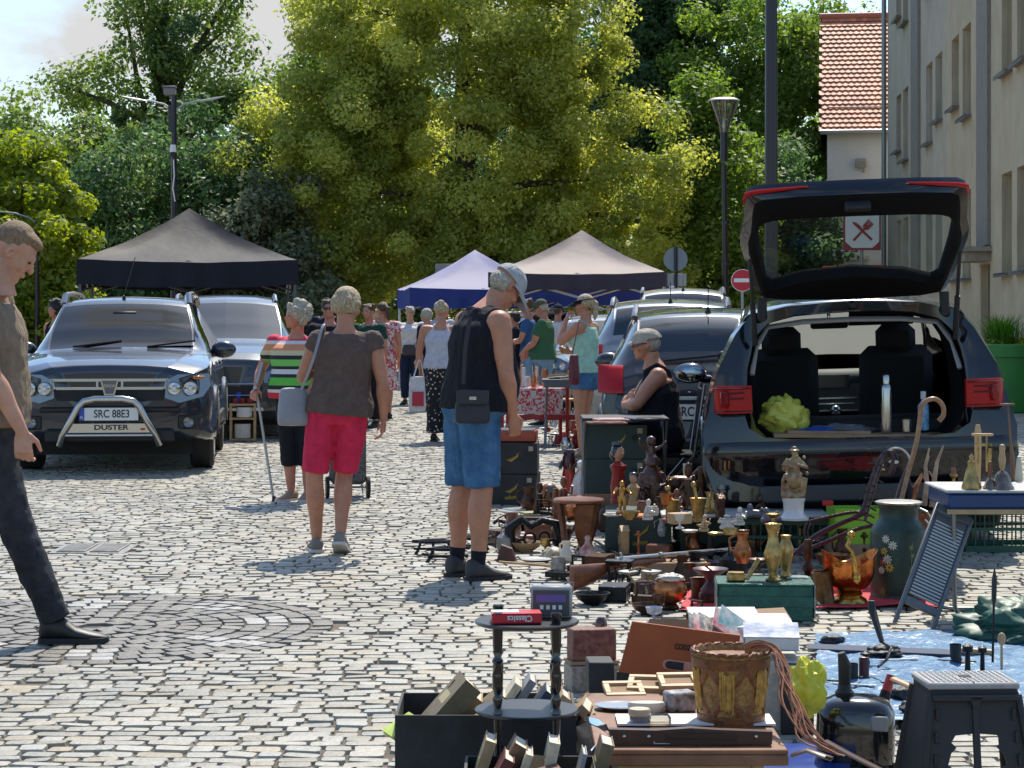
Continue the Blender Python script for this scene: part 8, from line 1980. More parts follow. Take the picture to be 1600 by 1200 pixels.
for i,(pts,lab) in enumerate((([(1444,790),(1448,752),(1446,728),(1452,700)],'left stag antler standing in the copper pot'),([(1456,792),(1460,748),(1464,722),(1474,696)],'right stag antler standing in the copper pot'))):
 m=MB();P_=[px(x,y,11.0) for x,y in pts];m.tube(P_,[.016,.013,.010,.004],8);m.tube([P_[1],P_[1]+Vector((-.03,-.01,.04))],[.009,.003],6);m.tube([P_[2],P_[2]+Vector((.02,0,.05))],[.008,.003],6);put(m.build('antler',mat('antler_horn',(.30,.19,.12),.5,col2=(.45,.34,.24),vscale=20)),lab,'antler',(0,0,0))
for i,(x0,y0,x1,y1,mm,lab) in enumerate(((1398,800,1424,715,bronze,'dark flat blade-like tool leaning beside the walking stick'),(1412,805,1440,742,copper,'coppery shoe horn leaning right of the blade-like tool'),(1425,800,1418,745,iron,'black iron poker behind the milk churn'))):
 m=MB();a,b=px(x0,y0,10.95),px(x1,y1,11.05);m.tube([a,lerp(a,b,.5),b],[.022,.03,.010],10,flat=.3);put(m.build('fire_tool',mm),lab,'fire iron',(0,0,0))
m=MB();crumple(m,(0,0,0),(.06,.04,.035),60,amp=.3);put(m.build('white_ball',porc,sharp=0),'white crumpled cloth resting on the rim of the copper pot','cloth',px(1478,772,11.0))
# ------- blue tray table at the right with bells
dT=9.75;t=thing('blue_tray_table','folding table with grey tube legs and a deep blue tray edge, right side','table',(px(1482,0,dT).x,dT,0));ZTt=CAMH-(768-HOR)*dT/F_PX
m=MB();m.box((.40,.24,ZTt-.045),(.80,.48,.075),b=.012);m.build('tray',mat('tray_blue',(.008,.04,.14),.35),t)
m=MB();m.box((.40,.24,ZTt),(.83,.51,.014),b=.005);m.build('table_top',mat('tray_grey',(.42,.42,.41),.5,var=.12,vscale=14),t)
m=MB();m.box((.40,.02,ZTt-.095),(.80,.02,.022));m.build('wooden_rail',wood_l,t)
tubm=mat('tube_grey',(.22,.22,.22),.3,.8)
for i,yy in enumerate((.03,.45)):
 m=MB();m.tube([(.03,yy,ZTt-.08),(.035,yy,.08),(.06,yy-.01,.02),(.12,yy-.02,.012),(.68,yy-.02,.012),(.74,yy-.01,.02),(.765,yy,.08),(.77,yy,ZTt-.08)],.011,10);m.build('leg_frame',tubm,t)
m=MB();m.tube([(.032,.03,.22),(.032,.45,.22)],.008,8);m.tube([(.768,.03,.22),(.768,.45,.22)],.008,8);m.build('cross_bar',tubm,t)
TP=lambda x,y:gp(x,y,ZTt+.008)
def bell(x,y,k,lab,hm=wood_r):
 t=thing('hand_bell',lab,'bell',TP(x,y));m=MB();m.lathe([(.055*k,0),(.056*k,.006*k),(.044*k,.022*k),(.034*k,.06*k),(.022*k,.078*k),(.008*k,.085*k)],n=26);m.build('bell_body',mat('bell_metal',(.20,.17,.14),.35,.8,var=.35,vscale=22),t)
 m=MB();m.lathe([(.008*k,.082*k),(.012*k,.10*k),(.018*k,.135*k),(.012*k,.17*k),(.015*k,.19*k),(.010*k,.205*k),(.001,.208*k)],n=16);m.build('handle',hm,t)
bell(1566,764,1.0,'largest hand bell with a turned wooden handle on the tray table',wood_l);bell(1547,764,.62,'small grey hand bell left of the largest one')
t=thing('brass_lady_bell','brass bell in the shape of a robed lady at the left of the tray table','bell',TP(1518,764));m=MB();m.lathe([(.045,0),(.047,.008),(.040,.03),(.030,.07),(.018,.11),(.020,.125),(.010,.135),(.012,.15),(.001,.165)],n=24);m.build('figure',brass,t)
m=MB();m.tube([(0,0,0),(0,0,.12)],.007,8);m.box((0,0,.155),(.014,.02,.07),b=.006) if False else None
t=thing('wooden_spatula','upright rounded wooden handle behind the brass lady bell','tool',TP(1528,752));m=MB();m.tube([(0,0,0),(0,0,.14),(0,0,.24),(0,0,.275)],[.012,.017,.017,.010],10);m.build('handle',wood_l,t)
t=thing('letter_balance','pale wooden cross bar on a brass bracket among the bells','balance',TP(1535,756));m=MB();m.box((0,0,.235),(.10,.03,.012),b=.003);m.build('bar',wood_l,t);m=MB();m.tube([(-.02,0,.02),(-.02,0,.23)],.005,6);m.tube([(.02,0,.06),(.02,0,.23)],.005,6);m.tube([(-.03,0,.19),(.045,0,.185)],.006,6);m.tube([(.028,-.01,.10),(.034,-.012,.17)],[.012,.010],10);m.build('bracket',brass,t)
t=thing('wooden_paddle','tall carved wooden paddle standing at the right of the bells','paddle',TP(1575,750));m=MB();m.tube([(.02,0,0),(.022,0,.10),(.012,0,.2),(.0,0,.36)],[.022,.024,.012,.008],10,flat=.5);m.box((-.002,0,.37),(.07,.02,.01),b=.003);m.build('paddle',mat('paddle_wood',(.16,.09,.05),.5,var=.25,vscale=20),t)
m=MB();m.lathe([(.018,0),(.02,.02),(.012,.10),(.008,.12),(.001,.125)],n=16);put(m.build('bone_handle',mat('bone',(.45,.42,.33),.4)),'pale bone-like handle at the far right of the tray table','handle',TP(1592,752))
m=MB();m.tube([(0,0,0),(0,0,.035)],[.014,.011],10);put(m.build('cork',wood_r),'small brown cork-shaped stopper at the back of the tray table','stopper',TP(1490,742))
t=thing('dark_green_crate','dark green plastic crate on the cobbles below the tray table','crate',(px(1575,0,12.7).x,12.9,0),.02);crate(t,.50,.34,.26,gcr,9)
m=MB();m.box((0,0,.10),(.09,.09,.20),b=.004);put(m.build('wooden_post',wood_l),'small terracotta wooden block behind the leg of the tray table','block',gp(1500,930)+Vector((0,.4,0)))
rd=random.Random(77)
clut=((1142,872,'small iron flat iron below the pale board','flat_iron'),(1172,880,'bronze cup below the pale board','cup'),(1240,880,'grey tin mug right of the second brass vase','mug'),(1262,872,'round pewter lid leaning behind the green metal box','lid'),(1300,868,'iron pot with a small handle in front of the wrought-iron rack','pot'),(1285,858,'white ball-topped tin in front of the rack','tin'),(1128,890,'purple-brown glazed dish behind the grinder','dish'),(1480,860,'brown ceramic crock right of the copper pot','crock'),(1350,858,'flat iron plate leaning against the lime crate','plate'),(880,905,'black iron tray corner in front of the round stool','tray'),(872,893,'small grey tin in front of the black iron tray','tin'))
for x,y,lab,n_ in clut:
 m=MB()
 if n_=='flat_iron':m.prism([(-.06,0),(.04,0),(.07,.03),(-.06,.03)],.05);m.tube([(-.04,0,.03),(-.04,0,.07),(.03,0,.07),(.03,0,.03)],.008,6);mm=iron
 elif n_ in ('dish','lid','plate'):m.lathe([(.04,0),(.075,.014),(.073,.017),(.035,.005),(.001,.004)],n=24);mm=mat('plum_glaze',(.09,.05,.06),.3) if n_=='dish' else iron
 elif n_=='tray':m.box((0,0,.02),(.16,.12,.012),b=.003);m.box((0,-.06,.03),(.16,.008,.03));m.box((-.08,0,.03),(.008,.12,.03));mm=iron
 else :h_=rd.uniform(.07,.13);r_=rd.uniform(.03,.045);m.lathe([(r_*.9,0),(r_,.01),(r_*1.05,h_*.6),(r_*.9,h_),(r_*.95,h_+.006),(r_*.8,h_),(r_*.8,.02),(.001,.015)],n=22);m.tube([(r_,0,h_*.8),(r_*1.7,0,h_*.7),(r_*1.6,0,h_*.3),(r_,0,h_*.25)],.005,6);mm={'cup':bronze,'mug':_mats['tin_grey'],'pot':iron,'tin':_mats['tin_grey'],'crock':wood_r}[n_]
 o=m.build(n_,mm);put(o,lab,n_.replace('_',' '),gp(x,y),rd.uniform(-1,1))
# ================================================================ FARTHER STALLS, BAGS, CANE
p_=px(800,0,15.9)
for k in range(2):carton('banana_box',('dark printed banana box at the bottom of the stack behind the tank top man','dark printed banana box on top of the stack behind the tank top man')[k],'box',(p_.x,16.1,.236*k),.40,.40,.233,card_d,-6+3*k,logo=True,txt='uchon' if k==0 else None)
t=thing('red_cash_box','flat red-orange metal case on top of the dark banana boxes','case',(p_.x,16.1,.472),R(-4));m=MB();m.box((0,0,.045),(.38,.30,.085),b=.008);m.build('case',mat('red_orange_metal',(.36,.06,.025),.4),t);m=MB();m.box((0,0,.092),(.36,.28,.008),b=.002);m.tube([(-.05,-.02,.10),(-.05,-.02,.12),(.05,-.02,.12),(.05,-.02,.10)],.006,6);m.build('lid',silverp,t)
p_=px(962,0,14.2)
for k in range(3):carton('banana_box',('green banana box at the bottom of the stack in front of the seated man','middle green banana box with a sticker in front of the seated man','uppermost green banana box with yellow lettering in front of the seated man')[k],'box',(p_.x,14.45,.232*k),.42,.48,.23,card_g if k else card,1,logo=(k>0),txt='uchon' if k==2 else None)
t=thing('camping_table','thin dark camping table over the green banana boxes','table',(px(978,0,14.1).x,14.35,0),0)
m=MB();m.box((0,0,.735),(.58,.52,.018),b=.004);m.build('table_top',card_d,t)
for s in (-1,1):
 m=MB();m.tube([(s*.275,-.24,.73),(s*.275,.24,.01)],.009,8);m.tube([(s*.275,.24,.73),(s*.275,-.24,.01)],.009,8);m.build('cross_legs',tubm,t)
for i,(x,y,w_,lab,mm,dz) in enumerate(((948,660,.24,'brown and white framed picture lying at the left on the camping table',wood_r,0),(955,655,.20,'pale pink mat lying on the framed picture',mat('pink_mat',(.45,.25,.25),.6),.012),(1008,653,.22,'silver picture frame lying slanted at the right on the camping table',silverp,0))):
 m=MB();m.box((0,0,.006),(w_,.20,.010),b=.002);m.box((0,0,.012),(w_*.8,.15,.004));put(m.build('framed_picture',mm),lab,'framed picture',gp(x,y+2,.745+dz),.1+.1*i)
t=thing('folding_chair','folding chair with black cloth under the seated man in the flat cap','chair',(px(1038,0,14.9).x,14.9,0),R(88))
m=MB();m.box((0,-.02,.455),(.46,.42,.03),b=.01);m.build('seat',black_c,t);m=MB();m.box((0,-.24,.74),(.44,.02,.36),rx=.1,b=.008);m.build('backrest',black_c,t)
for s in (-1,1):
 m=MB();m.tube([(s*.23,.18,.01),(s*.23,-.20,.46),(s*.23,-.27,.95)],.012,8);m.build('leg',tubm,t);m=MB();m.tube([(s*.22,-.22,.01),(s*.22,.18,.45)],.012,8);m.build('leg',tubm,t)
t=thing('red_metal_table','red framed table with a red and white cloth and glassware in the middle distance','table',(px(835,0,23.5).x,23.5,0),.1)
m=MB();m.box((0,0,.62),(.62,.6,.03),b=.005);m.box((0,-.31,.48),(.56,.01,.26));m.build('cloth',dots('red_white_print',(.60,.50,.48),(.50,.05,.06),14,.46,.04,True),t)
for s in (-1,1):
 for s2 in (-1,1):m=MB();m.box((s*.33,s2*.30,.36),(.035,.035,.72));m.build('leg',mat('red_frame',(.33,.015,.02),.4),t)
m=MB();m.box((.10,-.31,.32),(.80,.03,.05));m.box((.22,-.0,.30),(.5,.62,.03));m.build('rail',_mats['red_frame'],t)
glassw=glass_mat('sparkling_glass',(.75,.75,.74),1,.35)
rd=random.Random(31)
for i in range(12):
 q=gp(rd.uniform(806,856),0+602,.64);h_=rd.uniform(.08,.26);r_=rd.uniform(.02,.045);m=MB()
 m.lathe([(r_*.8,0),(r_,.01),(r_*rd.uniform(.4,1.1),h_*.5),(r_*rd.uniform(.5,1.2),h_),(.001,h_*1.02)],n=12)
 put(m.build('glass_vessel',(glassw,porc,orange_l,glassw)[i%4]),('clear sparkling glass vessel on the red metal table','white china vessel on the red metal table','amber glass vessel on the red metal table','clear sparkling glass vessel on the red metal table')[i%4],'vessel',(q.x,23.5+rd.uniform(-.2,.2),.64),0,'glassware on the red metal table')
for i in range(60):
 y=rd.uniform(642,706);x=rd.uniform(838,902)+(y-640)*.25;q=gp(x,y);h_=rd.uniform(.05,.22);r_=rd.uniform(.025,.07);k=i%5;m=MB()
 if k==3:m.lathe([(r_,0),(r_*1.6,.02),(r_*1.55,.024),(r_,.008),(.001,.006)],n=14)
 else :m.lathe([(r_*.7,0),(r_,h_*.3),(r_*rd.uniform(.3,.9),h_*.7),(r_*rd.uniform(.5,1),h_),(.001,h_)],n=12)
 put(m.build('bric_a_brac_piece',(glassw,porc,redv,porc,glassw)[k]),('clear glass piece among the china on the cobbles','white china piece among the glassware on the cobbles','red glazed piece among the glassware on the cobbles','flat white plate among the glassware on the cobbles','clear glass piece among the china on the cobbles')[k],'vessel',(q.x,q.y,0),0,'china and glass spread on the cobbles')
t=thing('camping_grill','folding table with a grey tablecloth and white plates behind the mint top woman','table',(px(886,0,22.0).x,22.6,0))
m=MB();m.box((0,0,.74),(.50,.5,.03),b=.005);m.box((0,-.02,.70),(.46,.5,.06));m.build('table_top',mat('grey_cloth_dark',(.10,.11,.12),.8),t)
for s in (-1,1):m=MB();m.tube([(s*.22,-.22,.02),(s*.20,.2,.72)],.012,6);m.tube([(s*.22,.22,.02),(s*.20,-.2,.72)],.012,6);m.build('cross_legs',tubm,t)
m=MB()
for i in range(5):m.lathe([(.05,0),(.085,.015),(.001,.012)],c=(-.12+.07*i,rd.uniform(-.1,.1),.757+.006*i),n=14)
put(m.build('plate_stack',porc),'loose pile of white plates on the folding table behind the mint top woman','plates',(px(886,0,22.0).x,22.6,0))
t=thing('wooden_crate_chair','small light wooden chair with red things on the ground behind the mint top woman','chair',(px(882,0,26).x,26,0),.5)
m=MB();m.box((0,0,.40),(.36,.36,.025));m.build('seat',wood_l,t)
for s in (-1,1):
 for s2 in (-1,1):m=MB();m.box((s*.16,s2*.16,.22 if s2<0 else .38),(.03,.03,.42 if s2<0 else .76));m.build('leg',wood_l,t)
m=MB();m.box((0,.16,.66),(.34,.02,.10));m.build('backrest',wood_l,t)
for i,(x,y,r_,c_,lab) in enumerate(((862,652,.10,redv,'red round bag on the cobbles beyond the glassware'),(905,632,.12,mat('pink_toy',(.5,.2,.2),.5),'pink soft bag on the cobbles behind the mint top woman'),(830,640,.13,mat('orange_toy',(.5,.22,.05),.6),'orange cushion under the red metal table'))):
 m=MB();crumple(m,(0,0,r_*.8),(r_,r_*.8,r_*.8),70+i,amp=.2);put(m.build(('bag','bag','cushion')[i],c_,sharp=0),lab,('bag','bag','cushion')[i],gp(x,y))
q=gp(378,690);t=thing('wooden_shelf','small light wooden two-tier shelf beside the wheel of the off-roader','shelf',(q.x,q.y+.1,0),R(5))
for z_ in (.02,.26,.42):m=MB();m.box((0,0,z_),(.30,.24,.02),b=.002);m.build('shelf_board',wood_l,t)
for s in (-1,1):
 for s2 in (-1,1):m=MB();m.box((s*.135,s2*.10,.22),(.025,.025,.43));m.build('upright',wood_l,t)
for i,(dx,z_,h_,r_,c_,lab) in enumerate(((-.08,.43,.06,.03,redv,'left red pot on the wooden shelf'),(.0,.43,.06,.03,redv,'middle red pot on the wooden shelf'),(.08,.43,.06,.03,redv,'right red pot on the wooden shelf'),(-.06,.43,.13,.04,mat('cobalt',(.02,.06,.45),.3),'blue pot behind the red pots on the wooden shelf'),(.02,.27,.12,.09,porc,'white tub on the middle board of the wooden shelf'),(.0,.03,.17,.09,cream,'cream crock on the lowest board of the wooden shelf'))):
 m=MB();m.lathe([(r_*.8,0),(r_,.01),(r_,h_),(r_*.9,h_),(.001,h_*.9)],n=18);put(m.build('pot',c_),lab,'pot',(q.x+dx,q.y+.1-.04+(.1 if i==3 else 0),z_))
# ------- bags and walking aids
def soft_bag(label,wpos,sz,m_,rz=0,strap=None,name='shoulder_bag',seed=1,flap=None,sr=.010,cat='bag'):
 t=thing(name,label,cat,wpos,rz)
 m=MB();w_,d_,h_=sz;rg=[]
 for i,(z,k) in enumerate(((0,.86),(.04,.98),(.3,1.0),(.7,.92),(.95,.80),(1.0,.74))):
  rg.append([Vector((abs(math.cos(a))**.7*math.copysign(1,math.cos(a))*w_/2*k,abs(math.sin(a))**.7*math.copysign(1,math.sin(a))*d_/2*(k if z<.6 else k*.6),z*h_)) for a in [2*PI*q_/24 for q_ in range(24)]])
 m.loft(rg);o=m.build('bag_body',m_,t,sharp=60,sub=1);disp(o,.012,.07)
 if flap:m=MB();m.box((0,-d_/2-.004,h_*.78),(w_*.92,.012,h_*.42),b=.006);m.box((0,-d_/2-.014,h_*.74),(w_*.22,.006,h_*.09),b=.001) if False else None;f_=m.build('flap',m_,t);m=MB();m.box((0,-d_/2-.013,h_*.76),(w_*.20,.006,h_*.10),b=.001);m.build('badge',silverp,f_)
 if strap:
  TM=(Matrix.Translation(wpos)@RZ(rz)).inverted();P_=[TM@Vector(p) for p in strap];f_=[]
  for j in range(len(P_)-1):
   for q_ in range(6):f_.append(cr(P_[max(j-1,0)],P_[j],P_[j+1],P_[min(j+2,len(P_)-1)],q_/6))
  m=MB();m.tube(f_+[P_[-1]],sr,8,flat=.3,up=(0,1,0));m.build('strap',m_,t)
 return t
def wp(ctx,v):bpy.context.view_layer.update();return ctx['t'].matrix_world@(Vector(v)*ctx['H'])
greyb=mat('grey_bag_leather',(.26,.26,.28),.5,var=.08,vscale=10)
s_=wp(pinkw,(-.025,-.035,.842));bp_=wp(pinkw,(-.135,-.015,.475))
soft_bag('grey leather shoulder bag hanging at the left side of the shorts woman',bp_,(.20,.13,.23),greyb,.3,[s_+Vector((.0,.09,-.03)),s_+Vector((0,0,.012)),wp(pinkw,(-.06,-.085,.72)),bp_+Vector((.05,-.04,.22))])
s_=wp(tankm,(0,-.07,.52));
bagp=px(738,662,11.20)
soft_bag('black crossbody pouch hanging on the hip of the tank top man',bagp,(.19,.08,.18),mat('pouch_nylon',(.016,.017,.026),.45,bump=.3,bscale=200),R(4),[px(724,600,11.20),px(727,545,11.19),px(735,495,11.20)],'crossbody_pouch',flap=True,sr=.011)
soft_bag('white tote bag with a red print hanging beside the dotted trousers woman',px(652,644,23.6),(.20,.08,.40),white_c,.2,[px(646,590,23.6),px(656,562,23.6),px(662,590,23.6)],'tote_bag',sr=.008)
m=MB();m.box((0,0,0),(.13,.01,.16),b=.004);o=m.build('print',mat('tote_red',(.45,.03,.05),.6));o.parent=bpy.data.objects['tote_bag'];o.location=(0,-.052,.15)
soft_bag('dark waist bag of the grey-haired woman in white',wp(whitew,(0,.085,.50)),(.24,.09,.17),mat('brown_bag',(.05,.035,.035),.5),R(175),None,'waist_bag')
soft_bag('dark red handbag hanging in front of the mint top woman',px(897,602,20.6),(.11,.07,.30),mat('wine_leather',(.14,.02,.03),.45),.3,[px(893,560,20.6),px(905,500,20.9)],'handbag',sr=.007)
t=thing('crutch','grey elbow crutch held by the curly-haired woman','crutch',(0,0,0));d_=gd(782)-.05
wr=wp(strip,(.185,.09,.565));foot=gp(428,784)
m=MB();m.tube([foot,lerp(foot,wr,.97)],[.010,.011],10);m.tube([lerp(foot,wr,.97),wr+Vector((.0,.02,.03)),wr+Vector((.04,.08,.20))],.011,10);m.tube([wr+Vector((0,.03,.0)),wr+Vector((0,-.09,.015))],.014,8);m.build('shaft',mat('crutch_grey',(.38,.38,.39),.4,.5),t)
m=MB();m.tube([foot,foot+Vector((0,0,.045))],[.018,.013],10);m.build('rubber_foot',blackp,t)
q=gp(543,778);t=thing('shopping_trolley','plaid shopping trolley with two wheels behind the legs of the shorts woman','trolley',q,R(10))
m=MB();m.box((0,0,.36),(.28,.20,.50),b=.03);m.build('trolley_bag',mat('plaid_cloth',(.03,.03,.035),.8,col2=(.16,.16,.17),vscale=60),t)
for s in (-1,1):
 m=MB();m.tube([(s*.16+.012*k,-.02,.085) for k in (-1,1)],.085,24);w_=m.build('wheel',tyre_m,t);m=MB();m.tube([(s*.16+.016*k,-.02,.085) for k in (-1,1)],.05,18);m.build('hub',mat('hub_yellow_grey',(.35,.34,.22),.5),w_)
m=MB();m.tube([(-.10,-.10,.12),(-.11,-.13,.02),(.11,-.13,.02),(.10,-.10,.12)],.008,8);m.tube([(-.16,-.02,.085),(.16,-.02,.085)],.008,8);m.tube([(-.10,.10,.1),(-.10,.12,.9),(.10,.12,.9),(.10,.10,.1)],.009,8);m.build('frame',tubm,t)
# ================================================================ MORE SMALL GOODS AND BOOKS
mets={'brass':brass,'copper':copper,'dark bronze':bronze,'black iron':iron,'grey tin':_mats['tin_grey'],'red-brown wooden':wood_r,'pale wooden':wood_l,'cream china':cream,'white china':porc,'blue and white':_mats['blue_white'],'maroon glazed':_mats['plum_glaze']}
def small(kind,mname,h,r,x,y,z,lab,rz=0.0,d=None):
 m=MB();mm=mets[mname]
 if kind=='candlestick':m.lathe([(r,0),(r*1.05,.006),(r*.4,.02),(r*.22,h*.3),(r*.42,h*.45),(r*.2,h*.55),(r*.25,h*.8),(r*.6,h*.86),(r*.6,h*.9),(r*.35,h*.92),(r*.35,h),(.001,h)],n=20)
 elif kind=='kettle':m.lathe([(r*.7,0),(r,h*.25),(r*.9,h*.55),(r*.4,h*.72),(.012,h*.76),(.014,h*.84),(.001,h*.86)],n=22);m.tube([(r*.8,0,h*.3),(r*1.4,0,h*.55),(r*1.6,0,h*.75)],[.014,.010,.006],8);m.tube([(-r*.5,0,h*.6),(-r*.4,0,h),(r*.4,0,h),(r*.5,0,h*.6)],.005,6)
 elif kind=='jug':m.lathe([(r*.6,0),(r,h*.3),(r*.95,h*.45),(r*.5,h*.75),(r*.7,h),(r*.64,h),(r*.45,h*.76),(.001,h*.5)],n=22);m.tube([(-r*.6,0,h*.95),(-r*1.5,0,h*.8),(-r*1.4,0,h*.45),(-r*.9,0,h*.35)],.006,6)
 elif kind=='bowl':m.lathe([(r*.4,0),(r*.45,.008),(r*.8,h*.5),(r,h),(r*.95,h),(r*.7,h*.45),(.001,h*.2)],n=24)
 elif kind=='box':m.box((0,0,h/2),(r*2,r*1.4,h),b=.004);m.box((0,0,h*.72),(r*2.04,r*1.44,h*.04));m.box((0,-r*.72,h*.68),(.012,.006,.016))
 elif kind=='clock':m.box((0,0,h*.45),(r*1.6,r,h*.9),b=.006);m.lathe([(r*.6,0),(r*.62,.006),(.001,.007)],n=20,M=TR(0,-r*.5,h*.55)@RX(R(90)));m.prism([(-r*.9,h*.88),(r*.9,h*.88),(0,h*1.08)],r*1.05)
 elif kind=='iron':m.prism([(-r,0),(r*.8,0),(r*1.3,h*.25),(-r,h*.35)],r);m.tube([(-r*.7,0,h*.35),(-r*.7,0,h*.85),(r*.5,0,h*.85),(r*.5,0,h*.3)],.008,6)
 elif kind=='goblet':m.lathe([(r*.8,0),(r*.8,.005),(r*.2,.015),(r*.16,h*.45),(r*.8,h*.6),(r,h),(r*.93,h),(r*.6,h*.6),(.001,h*.55)],n=22)
 elif kind=='lamp':m.lathe([(r*.9,0),(r*.9,.012),(r*.3,.03),(r*.7,h*.3),(r*.3,h*.45),(r*.5,h*.55),(r*.35,h),(.001,h)],n=22)
 elif kind=='cherub':m.lathe([(r*.9,0),(r*.9,.014),(r*.5,.02)],n=18);m.tube([(0,0,.02),(0,0,h*.4),(0,-.005,h*.66)],[r*.75,r*.6,r*.35],12);m.ell((0,-.006,h*.84),(r*.42,r*.45,h*.16),12,8);m.tube([(-r*.4,0,h*.6),(-r*.9,-r*.5,h*.4),(0,-r*.9,h*.38)],[r*.2,r*.17,r*.12],8);m.tube([(r*.4,0,h*.6),(r*.95,-r*.4,h*.5),(r*.8,-r*.8,h*.75)],[r*.2,r*.17,r*.12],8);m.tube([(-r*.3,0,.05),(-r*.5,-r*1.1,.05)],[r*.32,r*.2],8);m.tube([(r*.3,0,.05),(r*.6,-r*1.0,.04)],[r*.32,r*.2],8)
 p_=gp(x,y,z) if d is None else px(x,y,d)
 return put(m.build({'cherub':'seated_figure','iron':'flat_iron','box':'trinket_box','clock':'mantel_clock','lamp':'oil_lamp'}.get(kind,kind),mm),lab,{'cherub':'figurine','iron':'flat iron'}.get(kind,kind),p_,rz)
SM=[('candlestick','brass',.22,.04,1250,872,.0,'slim brass candlestick behind the green metal box'),('kettle','copper',.18,.07,1172,868,.0,'copper kettle under the edge of the pale board'),('goblet','brass',.13,.035,1278,868,.0,'brass goblet left of the wrought-iron rack foot'),('bowl','black iron',.07,.08,1020,905,.0,'black iron bowl behind the balance scale'),('jug','dark bronze',.16,.05,1066,915,.0,'dark bronze jug behind the copper pot'),('iron','black iron',.12,.06,985,900,.0,'old black flat iron under the musket lock'),('box','red-brown wooden',.08,.07,1030,872,.0,'red-brown wooden box right below the printed fruit box'),('clock','red-brown wooden',.19,.06,930,826,.0,'red-brown wooden clock with a gabled top behind the round stool'),('clock','dark bronze',.14,.05,952,822,.0,'small dark clock with a gabled top right of the round stool'),('lamp','brass',.24,.05,948,797,.03,'brass oil lamp foot left of the red lady figure'),('cherub','cream china',.10,.035,1155,820,ZB2,'cream china child sitting at the middle of the pale board'),('cherub','dark bronze',.12,.035,1190,808,ZB2,'dark bronze child sitting behind the pewter figures'),('cherub','pale wooden',.09,.03,1100,830,ZB2,'pale brown carved child at the left end of the pale board'),('box','brass',.04,.035,1142,836,ZB2,'flat brass box at the front edge of the pale board'),('goblet','cream china',.08,.03,1062,826,ZB2,'cream china cup on a foot at the left edge of the pale board'),('jug','blue and white',.11,.03,1034,838,.1,'blue and white jug hanging at the corner of the printed fruit box'),('candlestick','dark bronze',.20,.035,1030,780,Z3,'dark candlestick right of the turbaned bust'),('candlestick','brass',.26,.04,948,812,.0,'tall brass candlestick standing left of the printed fruit box'),('bowl','maroon glazed',.08,.09,1100,900,.0,'maroon glazed bowl on the cobbles behind the grinder'),('kettle','black iron',.20,.08,1145,905,.0,'black iron kettle behind the brass casket'),('lamp','dark bronze',.20,.05,1262,905,.1,'dark oil lamp standing behind the framed print'),('goblet','grey tin',.12,.035,1232,866,.0,'grey tin goblet under the right end of the pale board'),('box','pale wooden',.10,.08,1440,900,.0,'pale wooden box behind the milk churn'),('bowl','copper',.08,.10,1300,888,.0,'wide copper bowl behind the copper scuttle'),('jug','grey tin',.22,.06,1385,880,.0,'tall grey tin jug half hidden by the milk churn'),('box','red-brown wooden',.16,.10,1395,860,.0,'dark red wooden chest behind the milk churn'),('candlestick','dark bronze',.18,.04,1350,880,.0,'dark candlestick between the rack and the milk churn'),('kettle','dark bronze',.18,.07,876,850,.0,'dark bronze kettle under the round stool'),('bowl','pale wooden',.06,.10,822,862,.0,'pale wooden bowl beside the maroon pouch'),('iron','black iron',.14,.07,850,808,.0,'flat iron behind the scroll bracket'),('lamp','red-brown wooden',.22,.05,868,812,.0,'turned red-brown wooden lamp foot behind the scroll bracket'),('jug','red-brown wooden',.15,.06,800,838,.0,'brown stoneware-like jug right of the shorts of the tank top man'),('box','dark bronze',.09,.08,778,850,.0,'dark box partly behind the calf of the tank top man'),('cherub','red-brown wooden',.26,.06,880,800,.0,'red-brown wooden seated figure in front of the nutcracker'),('goblet','copper',.15,.04,1042,812,Z3,'copper goblet in front of the bronze animal'),('cherub','dark bronze',.22,.05,1000,784,Z3,'dark bronze seated figure left of the monkey group'),('cherub','pale wooden',.18,.045,952,786,.05,'pale carved seated figure left of the red lady figure'),('jug','brass',.14,.04,1110,806,Z3,'brass jug between the tall mortar and the board'),('candlestick','grey tin',.17,.035,1128,802,Z3,'grey tin candlestick at the right end of the fruit boxes'),('box','maroon glazed',.05,.09,1010,925,.0,'flat maroon box in front of the balance scale'),('bowl','grey tin',.05,.07,905,918,.0,'shallow tin bowl left of the black iron stand'),('iron','dark bronze',.10,.05,1090,968,.0,'small dark flat iron in front of the red cloth'),('goblet','dark bronze',.10,.03,1030,962,.0,'little dark goblet left of the foot of the copper pot'),('jug','copper',.15,.045,1160,880,.2,'copper jug behind the green metal box'),('lamp','black iron',.16,.04,1110,880,.0,'black iron lamp foot behind the funnel grinder')]
